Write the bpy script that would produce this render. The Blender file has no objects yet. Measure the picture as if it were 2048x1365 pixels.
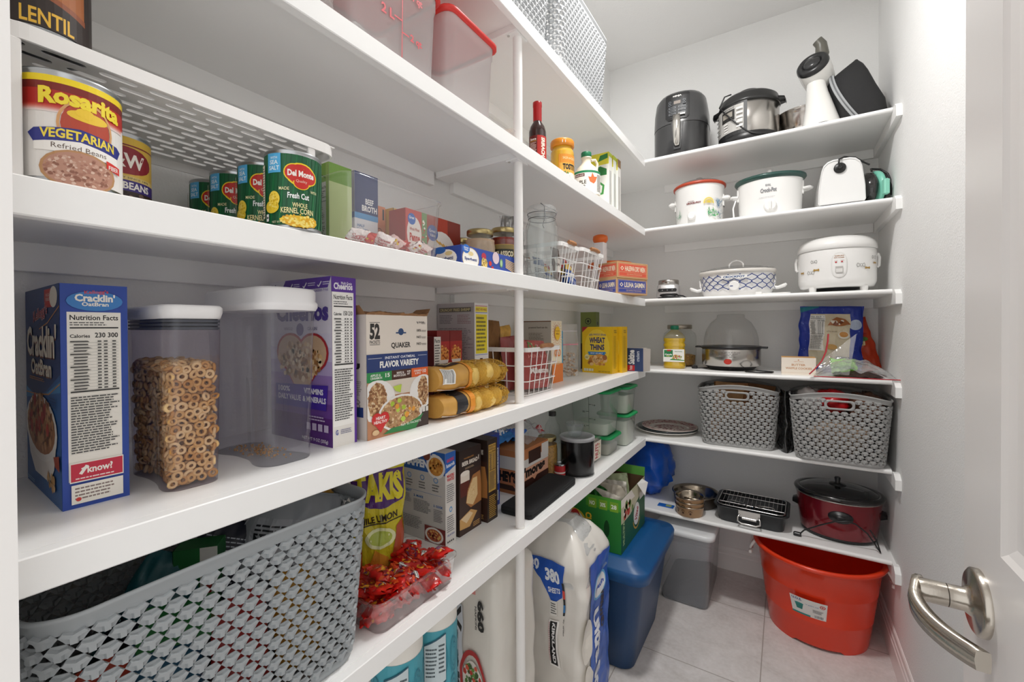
import bpy, math, random
from mathutils import Vector, Matrix, noise
D = bpy.data
C = bpy.context.scene.collection
PI = math.pi
sc = bpy.context.scene

# ------------------------------------------------------------------ camera
EYE = 1.377
def camera():
    yaw, roll, pitch, f = 0.56622, 0.0053, -0.008416, 857.6
    def w(X, F, Z):
        X, Z = X * math.cos(roll) + Z * math.sin(roll), Z * math.cos(roll) - X * math.sin(roll)
        F, Z = F * math.cos(pitch) - Z * math.sin(pitch), Z * math.cos(pitch) + F * math.sin(pitch)
        return Vector((X * math.cos(yaw) - F * math.sin(yaw), X * math.sin(yaw) + F * math.cos(yaw), Z))
    r, fw, u = w(1, 0, 0), w(0, 1, 0), w(0, 0, 1)
    m = Matrix((r, u, -fw)).transposed().to_4x4()
    m.translation = (0, 0, EYE)
    cd = D.cameras.new('camera'); o = D.objects.new('camera', cd); C.objects.link(o)
    o.matrix_world = m
    cd.sensor_width = 36; cd.lens = f / 2048 * 36
    cd.shift_y = (663.9 - 682.5) / 2048
    cd.clip_start = 0.02
    sc.camera = o
camera()

# ------------------------------------------------------------------ light and exposure
wd = D.worlds.new('world'); sc.world = wd; wd.use_nodes = True
wd.node_tree.nodes['Background'].inputs[0].default_value = (1.0, 0.99, 0.975, 1)
wd.node_tree.nodes['Background'].inputs[1].default_value = 1.0
def area(name, loc, rot, size, power, col, shape='DISK', sy=None):
    l = D.lights.new(name, 'AREA'); l.shape = shape; l.size = size
    if sy: l.size_y = sy
    l.energy = power; l.color = col
    o = D.objects.new(name, l); C.objects.link(o); o.location = loc; o.rotation_euler = rot
    return o
area('ceiling_lamp_light', (-0.32, 1.33, 2.985), (0, 0, 0), 0.22, 18.5, (1.0, 0.985, 0.965))
sc.view_settings.view_transform = 'Standard'
sc.view_settings.look = 'None'
sc.view_settings.gamma = 1
sc.view_settings.use_curve_mapping = False
sc.view_settings.exposure = 0.29
try:
    sc.cycles.max_bounces = 16; sc.cycles.diffuse_bounces = 12; sc.cycles.transparent_max_bounces = 24
    sc.cycles.sample_clamp_indirect = 6
except Exception: pass

# ------------------------------------------------------------------ materials
def lin(h):
    h = h.lstrip('#'); r = []
    for i in (0, 2, 4):
        c = int(h[i:i + 2], 16) / 255
        r.append(c / 12.92 if c <= .04045 else ((c + .055) / 1.055) ** 2.4)
    return (*r, 1)
MC = {}
def mat(hexc, rough=.5, metal=0., bump=0., bscale=200., name=None, spec=.5, coat=0., vary=0., vscale=4., trans=0.):
    key = (hexc, rough, metal, bump, bscale, spec, coat, vary, vscale, trans)
    if key in MC: return MC[key]
    m = D.materials.new(name or 'surface'); m.use_nodes = True
    nt = m.node_tree; b = nt.nodes['Principled BSDF']
    b.inputs['Base Color'].default_value = lin(hexc)
    b.inputs['Roughness'].default_value = rough
    b.inputs['Metallic'].default_value = metal
    b.inputs['Specular IOR Level'].default_value = spec
    b.inputs['Coat Weight'].default_value = coat
    if trans: b.inputs['Transmission Weight'].default_value = trans
    if bump or vary:
        tc = nt.nodes.new('ShaderNodeTexCoord')
    if bump:
        n = nt.nodes.new('ShaderNodeTexNoise'); n.inputs['Scale'].default_value = bscale
        n.inputs['Detail'].default_value = 2
        bp = nt.nodes.new('ShaderNodeBump'); bp.inputs['Strength'].default_value = bump
        bp.inputs['Distance'].default_value = .002
        nt.links.new(tc.outputs['Object'], n.inputs['Vector'])
        nt.links.new(n.outputs['Fac'], bp.inputs['Height'])
        nt.links.new(bp.outputs['Normal'], b.inputs['Normal'])
    if vary:
        n2 = nt.nodes.new('ShaderNodeTexNoise'); n2.inputs['Scale'].default_value = vscale
        n2.inputs['Detail'].default_value = 4
        hs = nt.nodes.new('ShaderNodeHueSaturation'); hs.inputs['Color'].default_value = lin(hexc)
        mr = nt.nodes.new('ShaderNodeMapRange'); mr.inputs['From Min'].default_value = .3; mr.inputs['From Max'].default_value = .7
        mr.inputs['To Min'].default_value = 1 - vary; mr.inputs['To Max'].default_value = 1 + vary
        nt.links.new(tc.outputs['Object'], n2.inputs['Vector'])
        nt.links.new(n2.outputs['Fac'], mr.inputs['Value'])
        nt.links.new(mr.outputs['Result'], hs.inputs['Value'])
        nt.links.new(hs.outputs['Color'], b.inputs['Base Color'])
    MC[key] = m
    return m
def clear(tint='ffffff', body=0.06, rough=.05, hexb='ffffff', gloss=1.0, name='clear_plastic', bump=0, bscale=40):
    """thin walled clear or frosted plastic / glass: transparent, with a little body and a fresnel sheen"""
    key = ('clear', tint, body, rough, hexb, gloss, bump)
    if key in MC: return MC[key]
    m = D.materials.new(name); m.use_nodes = True; nt = m.node_tree; N = nt.nodes; N.clear()
    out = N.new('ShaderNodeOutputMaterial'); tr = N.new('ShaderNodeBsdfTransparent'); tr.inputs[0].default_value = lin(tint)
    df = N.new('ShaderNodeBsdfPrincipled'); df.inputs['Base Color'].default_value = lin(hexb); df.inputs['Roughness'].default_value = .5
    gl = N.new('ShaderNodeBsdfGlossy'); gl.inputs['Roughness'].default_value = rough
    lw = N.new('ShaderNodeLayerWeight'); lw.inputs[0].default_value = .5
    pw = N.new('ShaderNodeMath'); pw.operation = 'POWER'; pw.inputs[1].default_value = 4.5
    ad = N.new('ShaderNodeMath'); ad.operation = 'MULTIPLY_ADD'; ad.inputs[1].default_value = .85; ad.inputs[2].default_value = .045
    m1 = N.new('ShaderNodeMixShader'); m1.inputs[0].default_value = body
    m2 = N.new('ShaderNodeMixShader')
    mu = N.new('ShaderNodeMath'); mu.operation = 'MULTIPLY'; mu.inputs[1].default_value = gloss
    L = nt.links.new
    L(tr.outputs[0], m1.inputs[1]); L(df.outputs[0], m1.inputs[2])
    L(lw.outputs['Facing'], pw.inputs[0]); L(pw.outputs[0], ad.inputs[0]); L(ad.outputs[0], mu.inputs[0]); L(mu.outputs[0], m2.inputs[0]); L(m1.outputs[0], m2.inputs[1]); L(gl.outputs[0], m2.inputs[2])
    L(m2.outputs[0], out.inputs[0])
    if bump:
        tc = N.new('ShaderNodeTexCoord'); n = N.new('ShaderNodeTexNoise'); n.inputs['Scale'].default_value = bscale
        bp = N.new('ShaderNodeBump'); bp.inputs['Strength'].default_value = bump; bp.inputs['Distance'].default_value = .01
        L(tc.outputs['Object'], n.inputs['Vector']); L(n.outputs['Fac'], bp.inputs['Height'])
        L(bp.outputs['Normal'], gl.inputs['Normal']); L(bp.outputs['Normal'], lw.inputs['Normal'])
    MC[key] = m
    return m

# ------------------------------------------------------------------ mesh builder
class MB:
    def __init__(s):
        s.v = []; s.f = []; s.mi = []; s.sm = []; s.ms = []; s.M = Matrix.Identity(4)
    def slot(s, m):
        if m not in s.ms: s.ms.append(m)
        return s.ms.index(m)
    def add(s, vs, fs, m, smooth=False):
        o = len(s.v); k = s.slot(m)
        M = s.M
        s.v.extend([tuple(M @ Vector(p)) for p in vs])
        for f in fs:
            s.f.append([o + i for i in f]); s.mi.append(k); s.sm.append(smooth)
    def box(s, x0, x1, y0, y1, z0, z1, m):
        v = [(x0, y0, z0), (x1, y0, z0), (x1, y1, z0), (x0, y1, z0), (x0, y0, z1), (x1, y0, z1), (x1, y1, z1), (x0, y1, z1)]
        s.add(v, [(0, 3, 2, 1), (4, 5, 6, 7), (0, 1, 5, 4), (1, 2, 6, 5), (2, 3, 7, 6), (3, 0, 4, 7)], m)
    def bbox(s, x0, x1, y0, y1, z0, z1, m, b=.001):
        """box with chamfered vertical and horizontal edges"""
        def rr(i): return [(x0 + i + b, y0 + i, 0), (x1 - i - b, y0 + i, 0), (x1 - i, y0 + i + b, 0), (x1 - i, y1 - i - b, 0), (x1 - i - b, y1 - i, 0), (x0 + i + b, y1 - i, 0), (x0 + i, y1 - i - b, 0), (x0 + i, y0 + i + b, 0)]
        rings = []
        for i, z in ((b, z0), (0, z0 + b), (0, z1 - b), (b, z1)):
            rings.append([(p[0], p[1], z) for p in rr(i)])
        s.loft(rings, m, smooth=False)
    def loft(s, rings, m, cap0=True, cap1=True, smooth=True, closed=True):
        n = len(rings[0]); vs = [p for r in rings for p in r]; fs = []
        for i in range(len(rings) - 1):
            for j in range(n if closed else n - 1):
                k = (j + 1) % n
                fs.append((i * n + j, i * n + k, (i + 1) * n + k, (i + 1) * n + j))
        s.add(vs, fs, m, smooth)
        if cap0: s.add(rings[0], [tuple(range(n))[::-1]], m)
        if cap1: s.add(rings[-1], [tuple(range(n))], m)
    def lathe(s, prof, m, c=(0, 0), n=32, cap0=True, cap1=True, sx=1, sy=1, smooth=True):
        rings = [[(c[0] + r * sx * math.cos(2 * PI * j / n), c[1] + r * sy * math.sin(2 * PI * j / n), z) for j in range(n)] for r, z in prof]
        s.loft(rings, m, cap0, cap1, smooth)
    def tube(s, pts, r, m, n=8, closed=False, smooth=True, flat=1.0):
        pts = [Vector(p) for p in pts]; N = len(pts); rings = []; up = None
        for i in range(N):
            if closed: t = pts[(i + 1) % N] - pts[i - 1]
            else: t = pts[min(i + 1, N - 1)] - pts[max(i - 1, 0)]
            if t.length < 1e-9: t = Vector((0, 0, 1))
            t.normalize()
            if up is None:
                up = Vector((0, 0, 1)) if abs(t.z) < .9 else Vector((1, 0, 0))
            up = (up - t * up.dot(t)); up.normalize()
            b = t.cross(up)
            rr = r[i] if isinstance(r, (list, tuple)) else r
            rings.append([tuple(pts[i] + (up * math.cos(2 * PI * j / n) * flat + b * math.sin(2 * PI * j / n)) * rr) for j in range(n)])
        if closed: rings.append(rings[0])
        s.loft(rings, m, not closed, not closed, smooth)
    def grid(s, fn, nu, nv, m, smooth=True, flip=False):
        vs = [tuple(fn(i / nu, j / nv)) for j in range(nv + 1) for i in range(nu + 1)]
        fs = []
        for j in range(nv):
            for i in range(nu):
                a = j * (nu + 1) + i; q = (a, a + 1, a + nu + 2, a + nu + 1)
                fs.append(q[::-1] if flip else q)
        s.add(vs, fs, m, smooth)
    def blob(s, c, r, m, seed=0, amp=.15, nu=10, nv=7, fr=1.5):
        rx, ry, rz = (r, r, r) if not isinstance(r, (tuple, list)) else r
        o = Vector((seed * 3.7, seed * 1.3, seed * 5.1))
        def P(u, v):
            a = 2 * PI * (u % 1.0); b = PI * v
            d = Vector((math.cos(a) * math.sin(b), math.sin(a) * math.sin(b), -math.cos(b)))
            k = 1 + amp * noise.noise(d * fr + o)
            return Vector((c[0] + d.x * rx * k, c[1] + d.y * ry * k, c[2] + d.z * rz * k))
        s.grid(P, nu, nv, m)
    def build(s, name, parent=None, label=None, loc=None, rz=0, kind=None):
        me = D.meshes.new(name); me.from_pydata(s.v, [], s.f)
        for m in s.ms: me.materials.append(m)
        me.polygons.foreach_set('material_index', s.mi); me.polygons.foreach_set('use_smooth', s.sm)
        me.update()
        o = D.objects.new(name, me); C.objects.link(o)
        if parent: o.parent = parent
        if label: o['label'] = label
        if kind: o['kind'] = kind
        if loc is not None: o.location = loc
        if rz: o.rotation_euler = (0, 0, rz)
        return o
def tag(o, label=None, cat=None, group=None, kind=None):
    if label: o['label'] = label
    if cat: o['category'] = cat
    if group: o['group'] = group
    if kind: o['kind'] = kind
    return o
def thing(name, label, cat, loc=(0, 0, 0), rz=0, group=None, rot=None):
    o = D.objects.new(name, None); C.objects.link(o); o.empty_display_size = .05
    o.location = loc; o.rotation_euler = rot or (0, 0, rz)
    return tag(o, label, cat, group)
def dup(root, loc, rz=None, label=None, rot=None):
    r = root.copy(); C.objects.link(r); r.location = loc
    if rz is not None: r.rotation_euler = (0, 0, rz)
    if rot is not None: r.rotation_euler = rot
    if label: r['label'] = label
    for ch in list(root.children):
        c = ch.copy(); C.objects.link(c); c.parent = r
        for g in list(ch.children):
            d = g.copy(); C.objects.link(d); d.parent = c
    return r
def rrect(w, d, r, z=0, n=4, cx=0, cy=0):
    r = min(r, w / 2 - 1e-4, d / 2 - 1e-4); p = []
    for qx, qy, a0 in ((1, -1, -PI / 2), (1, 1, 0), (-1, 1, PI / 2), (-1, -1, PI)):
        for i in range(n + 1):
            a = a0 + PI / 2 * i / n
            p.append((cx + qx * (w / 2 - r) + r * math.cos(a), cy + qy * (d / 2 - r) + r * math.sin(a), z))
    return p

# ------------------------------------------------------------------ printing on surfaces
TC = {}
def glyphs(txt, bold):
    k = (txt, bold)
    if k in TC: return TC[k]
    cu = D.curves.new('t', 'FONT'); cu.body = txt; cu.size = 1; cu.offset = bold; cu.resolution_u = 2
    ob = D.objects.new('t', cu); C.objects.link(ob)
    dg = bpy.context.evaluated_depsgraph_get(); ev = ob.evaluated_get(dg); me = ev.to_mesh()
    vs = [(v.co.x, v.co.y) for v in me.vertices]; fs = [list(p.vertices) for p in me.polygons]
    ev.to_mesh_clear(); D.objects.remove(ob); D.curves.remove(cu)
    if not vs: vs = [(0, 0), (1, 0), (1, 1)]; fs = []
    x0 = min(v[0] for v in vs); x1 = max(v[0] for v in vs); y0 = min(v[1] for v in vs); y1 = max(v[1] for v in vs)
    vs = [((x - x0) / (x1 - x0 + 1e-9), (y - y0) / (y1 - y0 + 1e-9)) for x, y in vs]
    TC[k] = (vs, fs)
    return TC[k]
def clipax(poly, ax, a, b):
    for lim, sg in ((a, 1), (b, -1)):
        out = []
        for i in range(len(poly)):
            p, q = poly[i - 1], poly[i]
            dp, dq = sg * (p[ax] - lim), sg * (q[ax] - lim)
            if (dp < 0) != (dq < 0):
                t = dp / (dp - dq); out.append((p[0] + t * (q[0] - p[0]), p[1] + t * (q[1] - p[1])))
            if dq >= 0: out.append(q)
        poly = out
        if len(poly) < 3: return []
    return poly
class Art:
    """flat ink shapes in 0..1 face coordinates, laid on a surface P(x, y, lift)"""
    def __init__(s, mb, P, aspect=1.0, du=None, dv=None, step=.00005, e0=.0002, rough=.45):
        s.mb = mb; s.P = P; s.du = du; s.dv = dv; s.e = e0; s.st = step; s.asp = aspect; s.rough = rough
        s.rnd = random.Random(7)
    def put(s, polys, col):
        m = mat(col, s.rough, name='ink') if isinstance(col, str) else col
        s.e += s.st
        for d, ax in ((s.du, 0), (s.dv, 1)):
            if d:
                out = []
                for p in polys:
                    lo = math.floor(min(q[ax] for q in p) / d); hi = math.ceil(max(q[ax] for q in p) / d)
                    if hi - lo <= 1: out.append(p); continue
                    for k in range(lo, hi):
                        c = clipax(p, ax, k * d, (k + 1) * d)
                        if c: out.append(c)
                polys = out
        vs = []; fs = []
        for p in polys:
            o = len(vs); vs.extend([s.P(x, y, s.e) for x, y in p]); fs.append(list(range(o, o + len(p))))
        s.mb.add(vs, fs, m)
    def rect(s, x, y, w, h, col): s.put([[(x, y), (x + w, y), (x + w, y + h), (x, y + h)]], col)
    def poly(s, pts, col): s.put([pts], col)
    def ell(s, cx, cy, rx, ry, col, n=20, a0=0, a1=360, rot=0):
        c, sn = math.cos(rot), math.sin(rot); p = []
        for i in range(n + (a1 - a0 < 360)):
            a = math.radians(a0 + (a1 - a0) * i / n); x = rx * math.cos(a) * s.asp; y = ry * math.sin(a)
            p.append((cx + (x * c - y * sn) / s.asp, cy + x * sn + y * c))
        s.put([p], col)
    def circ(s, cx, cy, r, col, n=20): s.ell(cx, cy, r, r * s.asp, col, n)   # r in widths
    def ring(s, cx, cy, rx, ry, t, col, n=24, a0=0, a1=360):
        q = []
        for i in range(n):
            a = math.radians(a0 + (a1 - a0) * i / n); b = math.radians(a0 + (a1 - a0) * (i + 1) / n)
            q.append([(cx + rx * math.cos(a), cy + ry * math.sin(a)), (cx + rx * math.cos(b), cy + ry * math.sin(b)),
                      (cx + rx * (1 - t) * math.cos(b), cy + ry * (1 - t) * math.sin(b)), (cx + rx * (1 - t) * math.cos(a), cy + ry * (1 - t) * math.sin(a))])
        s.put(q, col)
    def text(s, t, x, y, w, h, col, bold=0.0, shear=0, rot=0, arc=0):
        vs, fs = glyphs(t, bold); pt = []
        for a, b in vs:
            X = a * w + shear * b * h; Y = b * h + arc * (1 - (2 * a - 1) ** 2)
            if rot == 90: X, Y = (1 - b) * w, a * h
            elif rot == -90: X, Y = b * w, (1 - a) * h
            elif rot:
                X -= w / 2; Y -= h / 2; X *= s.asp; c, sn = math.cos(rot), math.sin(rot)
                X, Y = (X * c - Y * sn) / s.asp + w / 2, X * sn + Y * c + h / 2
            pt.append((x + X, y + Y))
        s.put([[pt[i] for i in f] for f in fs], col)
    def line(s, x0, y0, x1, y1, t, col):
        dx, dy = (x1 - x0) * s.asp, y1 - y0; L = math.hypot(dx, dy) + 1e-9; nx, ny = -dy / L * t / 2 / s.asp, dx / L * t / 2
        s.put([[(x0 + nx, y0 + ny), (x0 - nx, y0 - ny), (x1 - nx, y1 - ny), (x1 + nx, y1 + ny)]], col)
    def lines(s, x, y, w, h, n, col, fill=.45):
        """fine print as broken rules"""
        q = []
        for i in range(n):
            yy = y + h * (i + .3) / n; X = x; e = x + w * s.rnd.uniform(.75, 1)
            while X < e:
                L = w * s.rnd.uniform(.05, .16); X2 = min(X + L, e)
                q.append([(X, yy), (X2, yy), (X2, yy + h / n * fill), (X, yy + h / n * fill)]); X = X2 + w * .02
        s.put(q, col)
    def blobs(s, cx, cy, rx, ry, n, sz, cols, half=None):
        for c in cols:
            q = []
            for i in range(n // len(cols)):
                a = s.rnd.uniform(0, 2 * PI); r = math.sqrt(s.rnd.random())
                x, y = cx + rx * r * math.cos(a), cy + ry * r * math.sin(a)
                k = s.rnd.uniform(.6, 1.2) * sz; a0 = s.rnd.uniform(0, 3)
                q.append([(x + k * math.cos(a0 + b) * s.rnd.uniform(.6, 1), y + k * s.asp * math.sin(a0 + b) * s.rnd.uniform(.6, 1)) for b in (0, 1.05, 2.1, 3.14, 4.2, 5.25)])
            s.put(q, c)
    def bars(s, x, y, w, h, col='1a1a1a', n=14, vert=True):
        q = []; X = x
        s.rect(x - w * .06, y - h * .08, w * 1.12, h * 1.16, 'f4f4f2')
        for i in range(n):
            b = w / n * s.rnd.uniform(.25, .7)
            if vert: q.append([(x + w * i / n, y), (x + w * i / n + b, y), (x + w * i / n + b, y + h), (x + w * i / n, y + h)])
            else:
                b = h / n * s.rnd.uniform(.25, .7); q.append([(x, y + h * i / n), (x + w, y + h * i / n), (x + w, y + h * i / n + b), (x, y + h * i / n + b)])
        s.put(q, col)
    def nutrition(s, x, y, w, h, cal=('230', '300'), bg='f2f0ec', ink='1c1c1c', title=True):
        if bg: s.rect(x, y, w, h, bg)
        m = w * .05; W = w - 2 * m; X = x + m
        s.text('Nutrition Facts', X, y + h * .945, W, h * .035, ink, .02)
        s.lines(X, y + h * .905, W * .9, h * .03, 2, '555555')
        s.rect(X, y + h * .888, W, h * .009, ink)
        s.text('Calories', X, y + h * .825, W * .4, h * .024, ink, .02)
        for i, c in enumerate(cal): s.text(c, X + W * (.5 + .27 * i) if len(cal) > 1 else X + W * .7, y + h * .825, W * .22, h * .035, ink, .02)
        q = []
        for i in range(16):
            yy = y + h * (.79 - i * .0215); s.rect(X, yy, W, h * .0012, '777777')
            q += [[(X + (W * .07 if i % 4 else 0), yy + h * .006), (X + W * s.rnd.uniform(.3, .45), yy + h * .006), (X + W * .35, yy + h * .014), (X + (W * .07 if i % 4 else 0), yy + h * .014)]]
            for k in (.55, .68, .86): q += [[(X + W * k, yy + h * .006), (X + W * (k + .08), yy + h * .006), (X + W * (k + .08), yy + h * .014), (X + W * k, yy + h * .014)]]
        s.put(q, '3a3a3a')
        s.rect(X, y + h * .455, W, h * .009, ink)
        s.lines(X, y + h * .04, W, h * .39, 22, '4a4a4a')

def plane(O, U, V, Nn):
    O, U, V, Nn = Vector(O), Vector(U), Vector(V), Vector(Nn)
    return lambda x, y, e: O + U * x + V * y + Nn * e
def boxfaces(w, d, h):
    """origin at the near front left base corner; +x right, +y back"""
    return {'front': plane((0, 0, 0), (w, 0, 0), (0, 0, h), (0, -1, 0)),
            'left': plane((0, d, 0), (0, -d, 0), (0, 0, h), (-1, 0, 0)),
            'right': plane((w, 0, 0), (0, d, 0), (0, 0, h), (1, 0, 0)),
            'top': plane((0, 0, h), (w, 0, 0), (0, d, 0), (0, 0, 1))}
def carton(name, label, cat, loc, rz, w, d, h, col, arts, group=None, open_top=None, rough=.45, extra=None):
    """a printed card box; arts: {'front': fn(art), 'left': fn(art), ...}"""
    t = thing(name, label, cat, loc, rz, group)
    mb = MB(); m = mat(col, rough, name='printed_card')
    if open_top:
        th = .0008; brown = mat(open_top, .8, name='raw_card')
        for x0, x1, y0, y1 in ((0, w, 0, th), (0, w, d - th, d), (0, th, 0, d), (w - th, w, 0, d)): mb.box(x0, x1, y0, y1, 0, h, m)
        mb.box(th, w - th, th, d - th, 0, .001, brown)
        for x0, x1, y0, y1 in ((th, w - th, th, th * 1.6), (th, w - th, d - th * 1.6, d - th), (th, th * 1.6, th, d - th), (w - th * 1.6, w - th, th, d - th)): mb.box(x0, x1, y0, y1, .001, h, brown)
    else: mb.bbox(0, w, 0, d, 0, h, m, .0008)
    F = boxfaces(w, d, h)
    for k, fn in arts.items():
        asp = {'front': w / h, 'left': d / h, 'right': d / h, 'top': w / d}[k]
        fn(Art(mb, F[k], asp))
    mb.build('printed_box', t)
    if extra: extra(t)
    return t
def cyl(R, H, z0=0, span=2.0, mid=0.0, c=(0, 0)):
    """label map round a cylinder: x 0..1 covers 'span' radians centred on angle 'mid'"""
    def P(x, y, e):
        a = mid + (x - .5) * span
        return Vector((c[0] + (R + e) * math.cos(a), c[1] + (R + e) * math.sin(a), z0 + y * H))
    return P
def pillow(w, h, t, seed=0, wr=.004, taper=.0, z0=0):
    """front and back maps of a filled pouch standing upright, front facing -y"""
    o = Vector((seed * 2.3, seed * 4.1, seed))
    def mk(sg):
        def P(x, y, e=0):
            px = max(0, min(1, x)); py = max(0, min(1, y))
            k = (max(0, math.sin(PI * px)) ** .55) * (max(0, math.sin(PI * min(1, .12 + py * .88) if py < .5 else PI * (.5 + (py - .5)))) ** .6)
            kk = w * (1 - taper * abs(2 * py - 1) ** 2)
            q = Vector(((px - .5) * kk, 0, z0 + py * h))
            nz = noise.noise(Vector((px * 4, py * 5, sg)) + o) + .5 * noise.noise(Vector((px * 11, py * 9, sg)) + o)
            q.y = -sg * (t / 2 * k + e) + nz * wr
            q.x += .6 * wr * noise.noise(Vector((py * 6, px * 3, 4)) + o)
            return q
        return P
    return mk(1), mk(-1)
def pouch(name, label, cat, loc, rot, w, h, t, m, fn=None, seed=0, wr=.004, group=None, part='bag_body', taper=0, mback=None, rough=.3):
    T = thing(name, label, cat, loc, 0, group, rot)
    mb = MB(); F, B = pillow(w, h, t, seed, wr, taper)
    mb.grid(lambda u, v: F(u, v), 26, 34, m); mb.grid(lambda u, v: B(u, v), 20, 26, mback or m, flip=True)
    if fn: fn(Art(mb, F, w / h, du=1 / 26, dv=1 / 34, e0=.0006, step=.00028, rough=rough))
    mb.build(part, T)
    return T
# ------------------------------------------------------------------ the room
XL, XR, YF, YB, CH = -0.956, 0.383, 0.08, 2.707, 3.04
SZ = [2.252, 1.893, 1.526, 1.159, 0.798, 0.43]          # shelf tops, high to low
XE, YE = -0.613, 2.2625                                  # front edges of left and back shelves
WALL = mat('ebebea', .75, bump=.55, bscale=210, name='orange_peel_paint')
CEIL = mat('ecebea', .8, bump=.35, bscale=160, name='ceiling_paint')
PAINT = mat('f4f4f3', .38, bump=.12, bscale=60, name='semi_gloss_white')
TRIM = mat('efedeb', .3, name='trim_paint')
def struct(name, fn, m=WALL):
    mb = MB(); fn(mb); o = mb.build(name); o['kind'] = 'structure'; return o
def tile_mat():
    m = D.materials.new('porcelain_tile'); m.use_nodes = True; nt = m.node_tree; b = nt.nodes['Principled BSDF']; N = nt.nodes; L = nt.links.new
    tc = N.new('ShaderNodeTexCoord'); mp = N.new('ShaderNodeMapping'); mp.inputs['Location'].default_value = (.08, .15, 0)
    L(tc.outputs['Object'], mp.inputs['Vector'])
    br = N.new('ShaderNodeTexBrick'); br.offset = 0; br.squash = 1
    br.inputs['Scale'].default_value = 1; br.inputs['Brick Width'].default_value = .5; br.inputs['Row Height'].default_value = .5
    br.inputs['Mortar Size'].default_value = .0022; br.inputs['Mortar Smooth'].default_value = .2
    br.inputs['Color1'].default_value = (1, 1, 1, 1); br.inputs['Color2'].default_value = (1, 1, 1, 1); br.inputs['Mortar'].default_value = (0, 0, 0, 1)
    L(mp.outputs[0], br.inputs['Vector'])
    n1 = N.new('ShaderNodeTexNoise'); n1.inputs['Scale'].default_value = 5; n1.inputs['Detail'].default_value = 8; n1.inputs['Roughness'].default_value = .65; n1.inputs['Distortion'].default_value = 1.2
    L(tc.outputs['Object'], n1.inputs['Vector'])
    cr = N.new('ShaderNodeValToRGB'); cr.color_ramp.elements[0].position = .3; cr.color_ramp.elements[0].color = lin('c9c4c1'); cr.color_ramp.elements[1].position = .7; cr.color_ramp.elements[1].color = lin('e0dcda')
    L(n1.outputs['Fac'], cr.inputs[0])
    n2 = N.new('ShaderNodeTexNoise'); n2.inputs['Scale'].default_value = 60; n2.inputs['Detail'].default_value = 3
    L(tc.outputs['Object'], n2.inputs['Vector'])
    mx0 = N.new('ShaderNodeMixRGB'); mx0.blend_type = 'OVERLAY'; mx0.inputs[0].default_value = .25
    L(cr.outputs[0], mx0.inputs[1]); L(n2.outputs['Fac'], mx0.inputs[2])
    mx = N.new('ShaderNodeMixRGB'); L(br.outputs['Color'], mx.inputs[0]); mx.inputs[1].default_value = lin('a8a09a'); L(mx0.outputs[0], mx.inputs[2])
    L(mx.outputs[0], b.inputs['Base Color']); b.inputs['Roughness'].default_value = .55
    bp = N.new('ShaderNodeBump'); bp.inputs['Strength'].default_value = .4; bp.inputs['Distance'].default_value = .002
    L(br.outputs['Color'], bp.inputs['Height']); L(bp.outputs[0], b.inputs['Normal'])
    return m
struct('floor', lambda b: b.box(XL - .1, XR + .1, -.6, YB + .1, -.05, 0, tile_mat()))
struct('ceiling', lambda b: b.box(XL - .1, XR + .1, -.04, YB + .1, CH, CH + .05, CEIL))
struct('wall_left', lambda b: b.box(XL - .1, XL, YF, YB + .1, 0, CH, WALL))
struct('wall_back', lambda b: b.box(XL, XR, YB, YB + .1, 0, CH, WALL))
struct('wall_right', lambda b: b.box(XR, XR + .1, YF, YB + .1, 0, CH, WALL))
DX0, DX1, DH = -0.578, 0.215, 2.06                        # rough door opening
def wf(b):
    b.box(XL - .1, DX0, -.035, YF, 0, CH, WALL); b.box(DX1, XR + .1, -.035, YF, 0, CH, WALL); b.box(DX0, DX1, -.035, YF, DH, CH, WALL)
struct('wall_front', wf)
def jamb(b):
    b.box(DX0, DX0 + .018, -.04, YF + .002, 0, DH, TRIM); b.box(DX1 - .018, DX1, -.04, YF + .002, 0, DH, TRIM)
    b.box(DX0 + .018, DX1 - .018, -.04, YF + .002, DH - .018, DH, TRIM)
struct('trim_1', jamb)
def base(run, N):
    """baseboard profile swept along a straight run"""
    (x0, y0), (x1, y1) = run; pr = [(0, 0), (.014, 0), (.014, .085), (.011, .09), (.011, .104), (.008, .108), (.006, .125), (.002, .13), (0, .13)]
    def fn(b):
        r0 = [(x0 + N[0] * a, y0 + N[1] * a, z) for a, z in pr]; r1 = [(x1 + N[0] * a, y1 + N[1] * a, z) for a, z in pr]
        b.loft([r0, r1], TRIM, smooth=False)
    return fn
struct('baseboard_back', base(((XL, YB), (XR, YB)), (0, -1)))
struct('baseboard_right', base(((XR, YB - .014), (XR, YF)), (-1, 0)))
struct('baseboard_left', base(((XL, YF), (XL, YB - .014)), (1, 0)))

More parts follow.
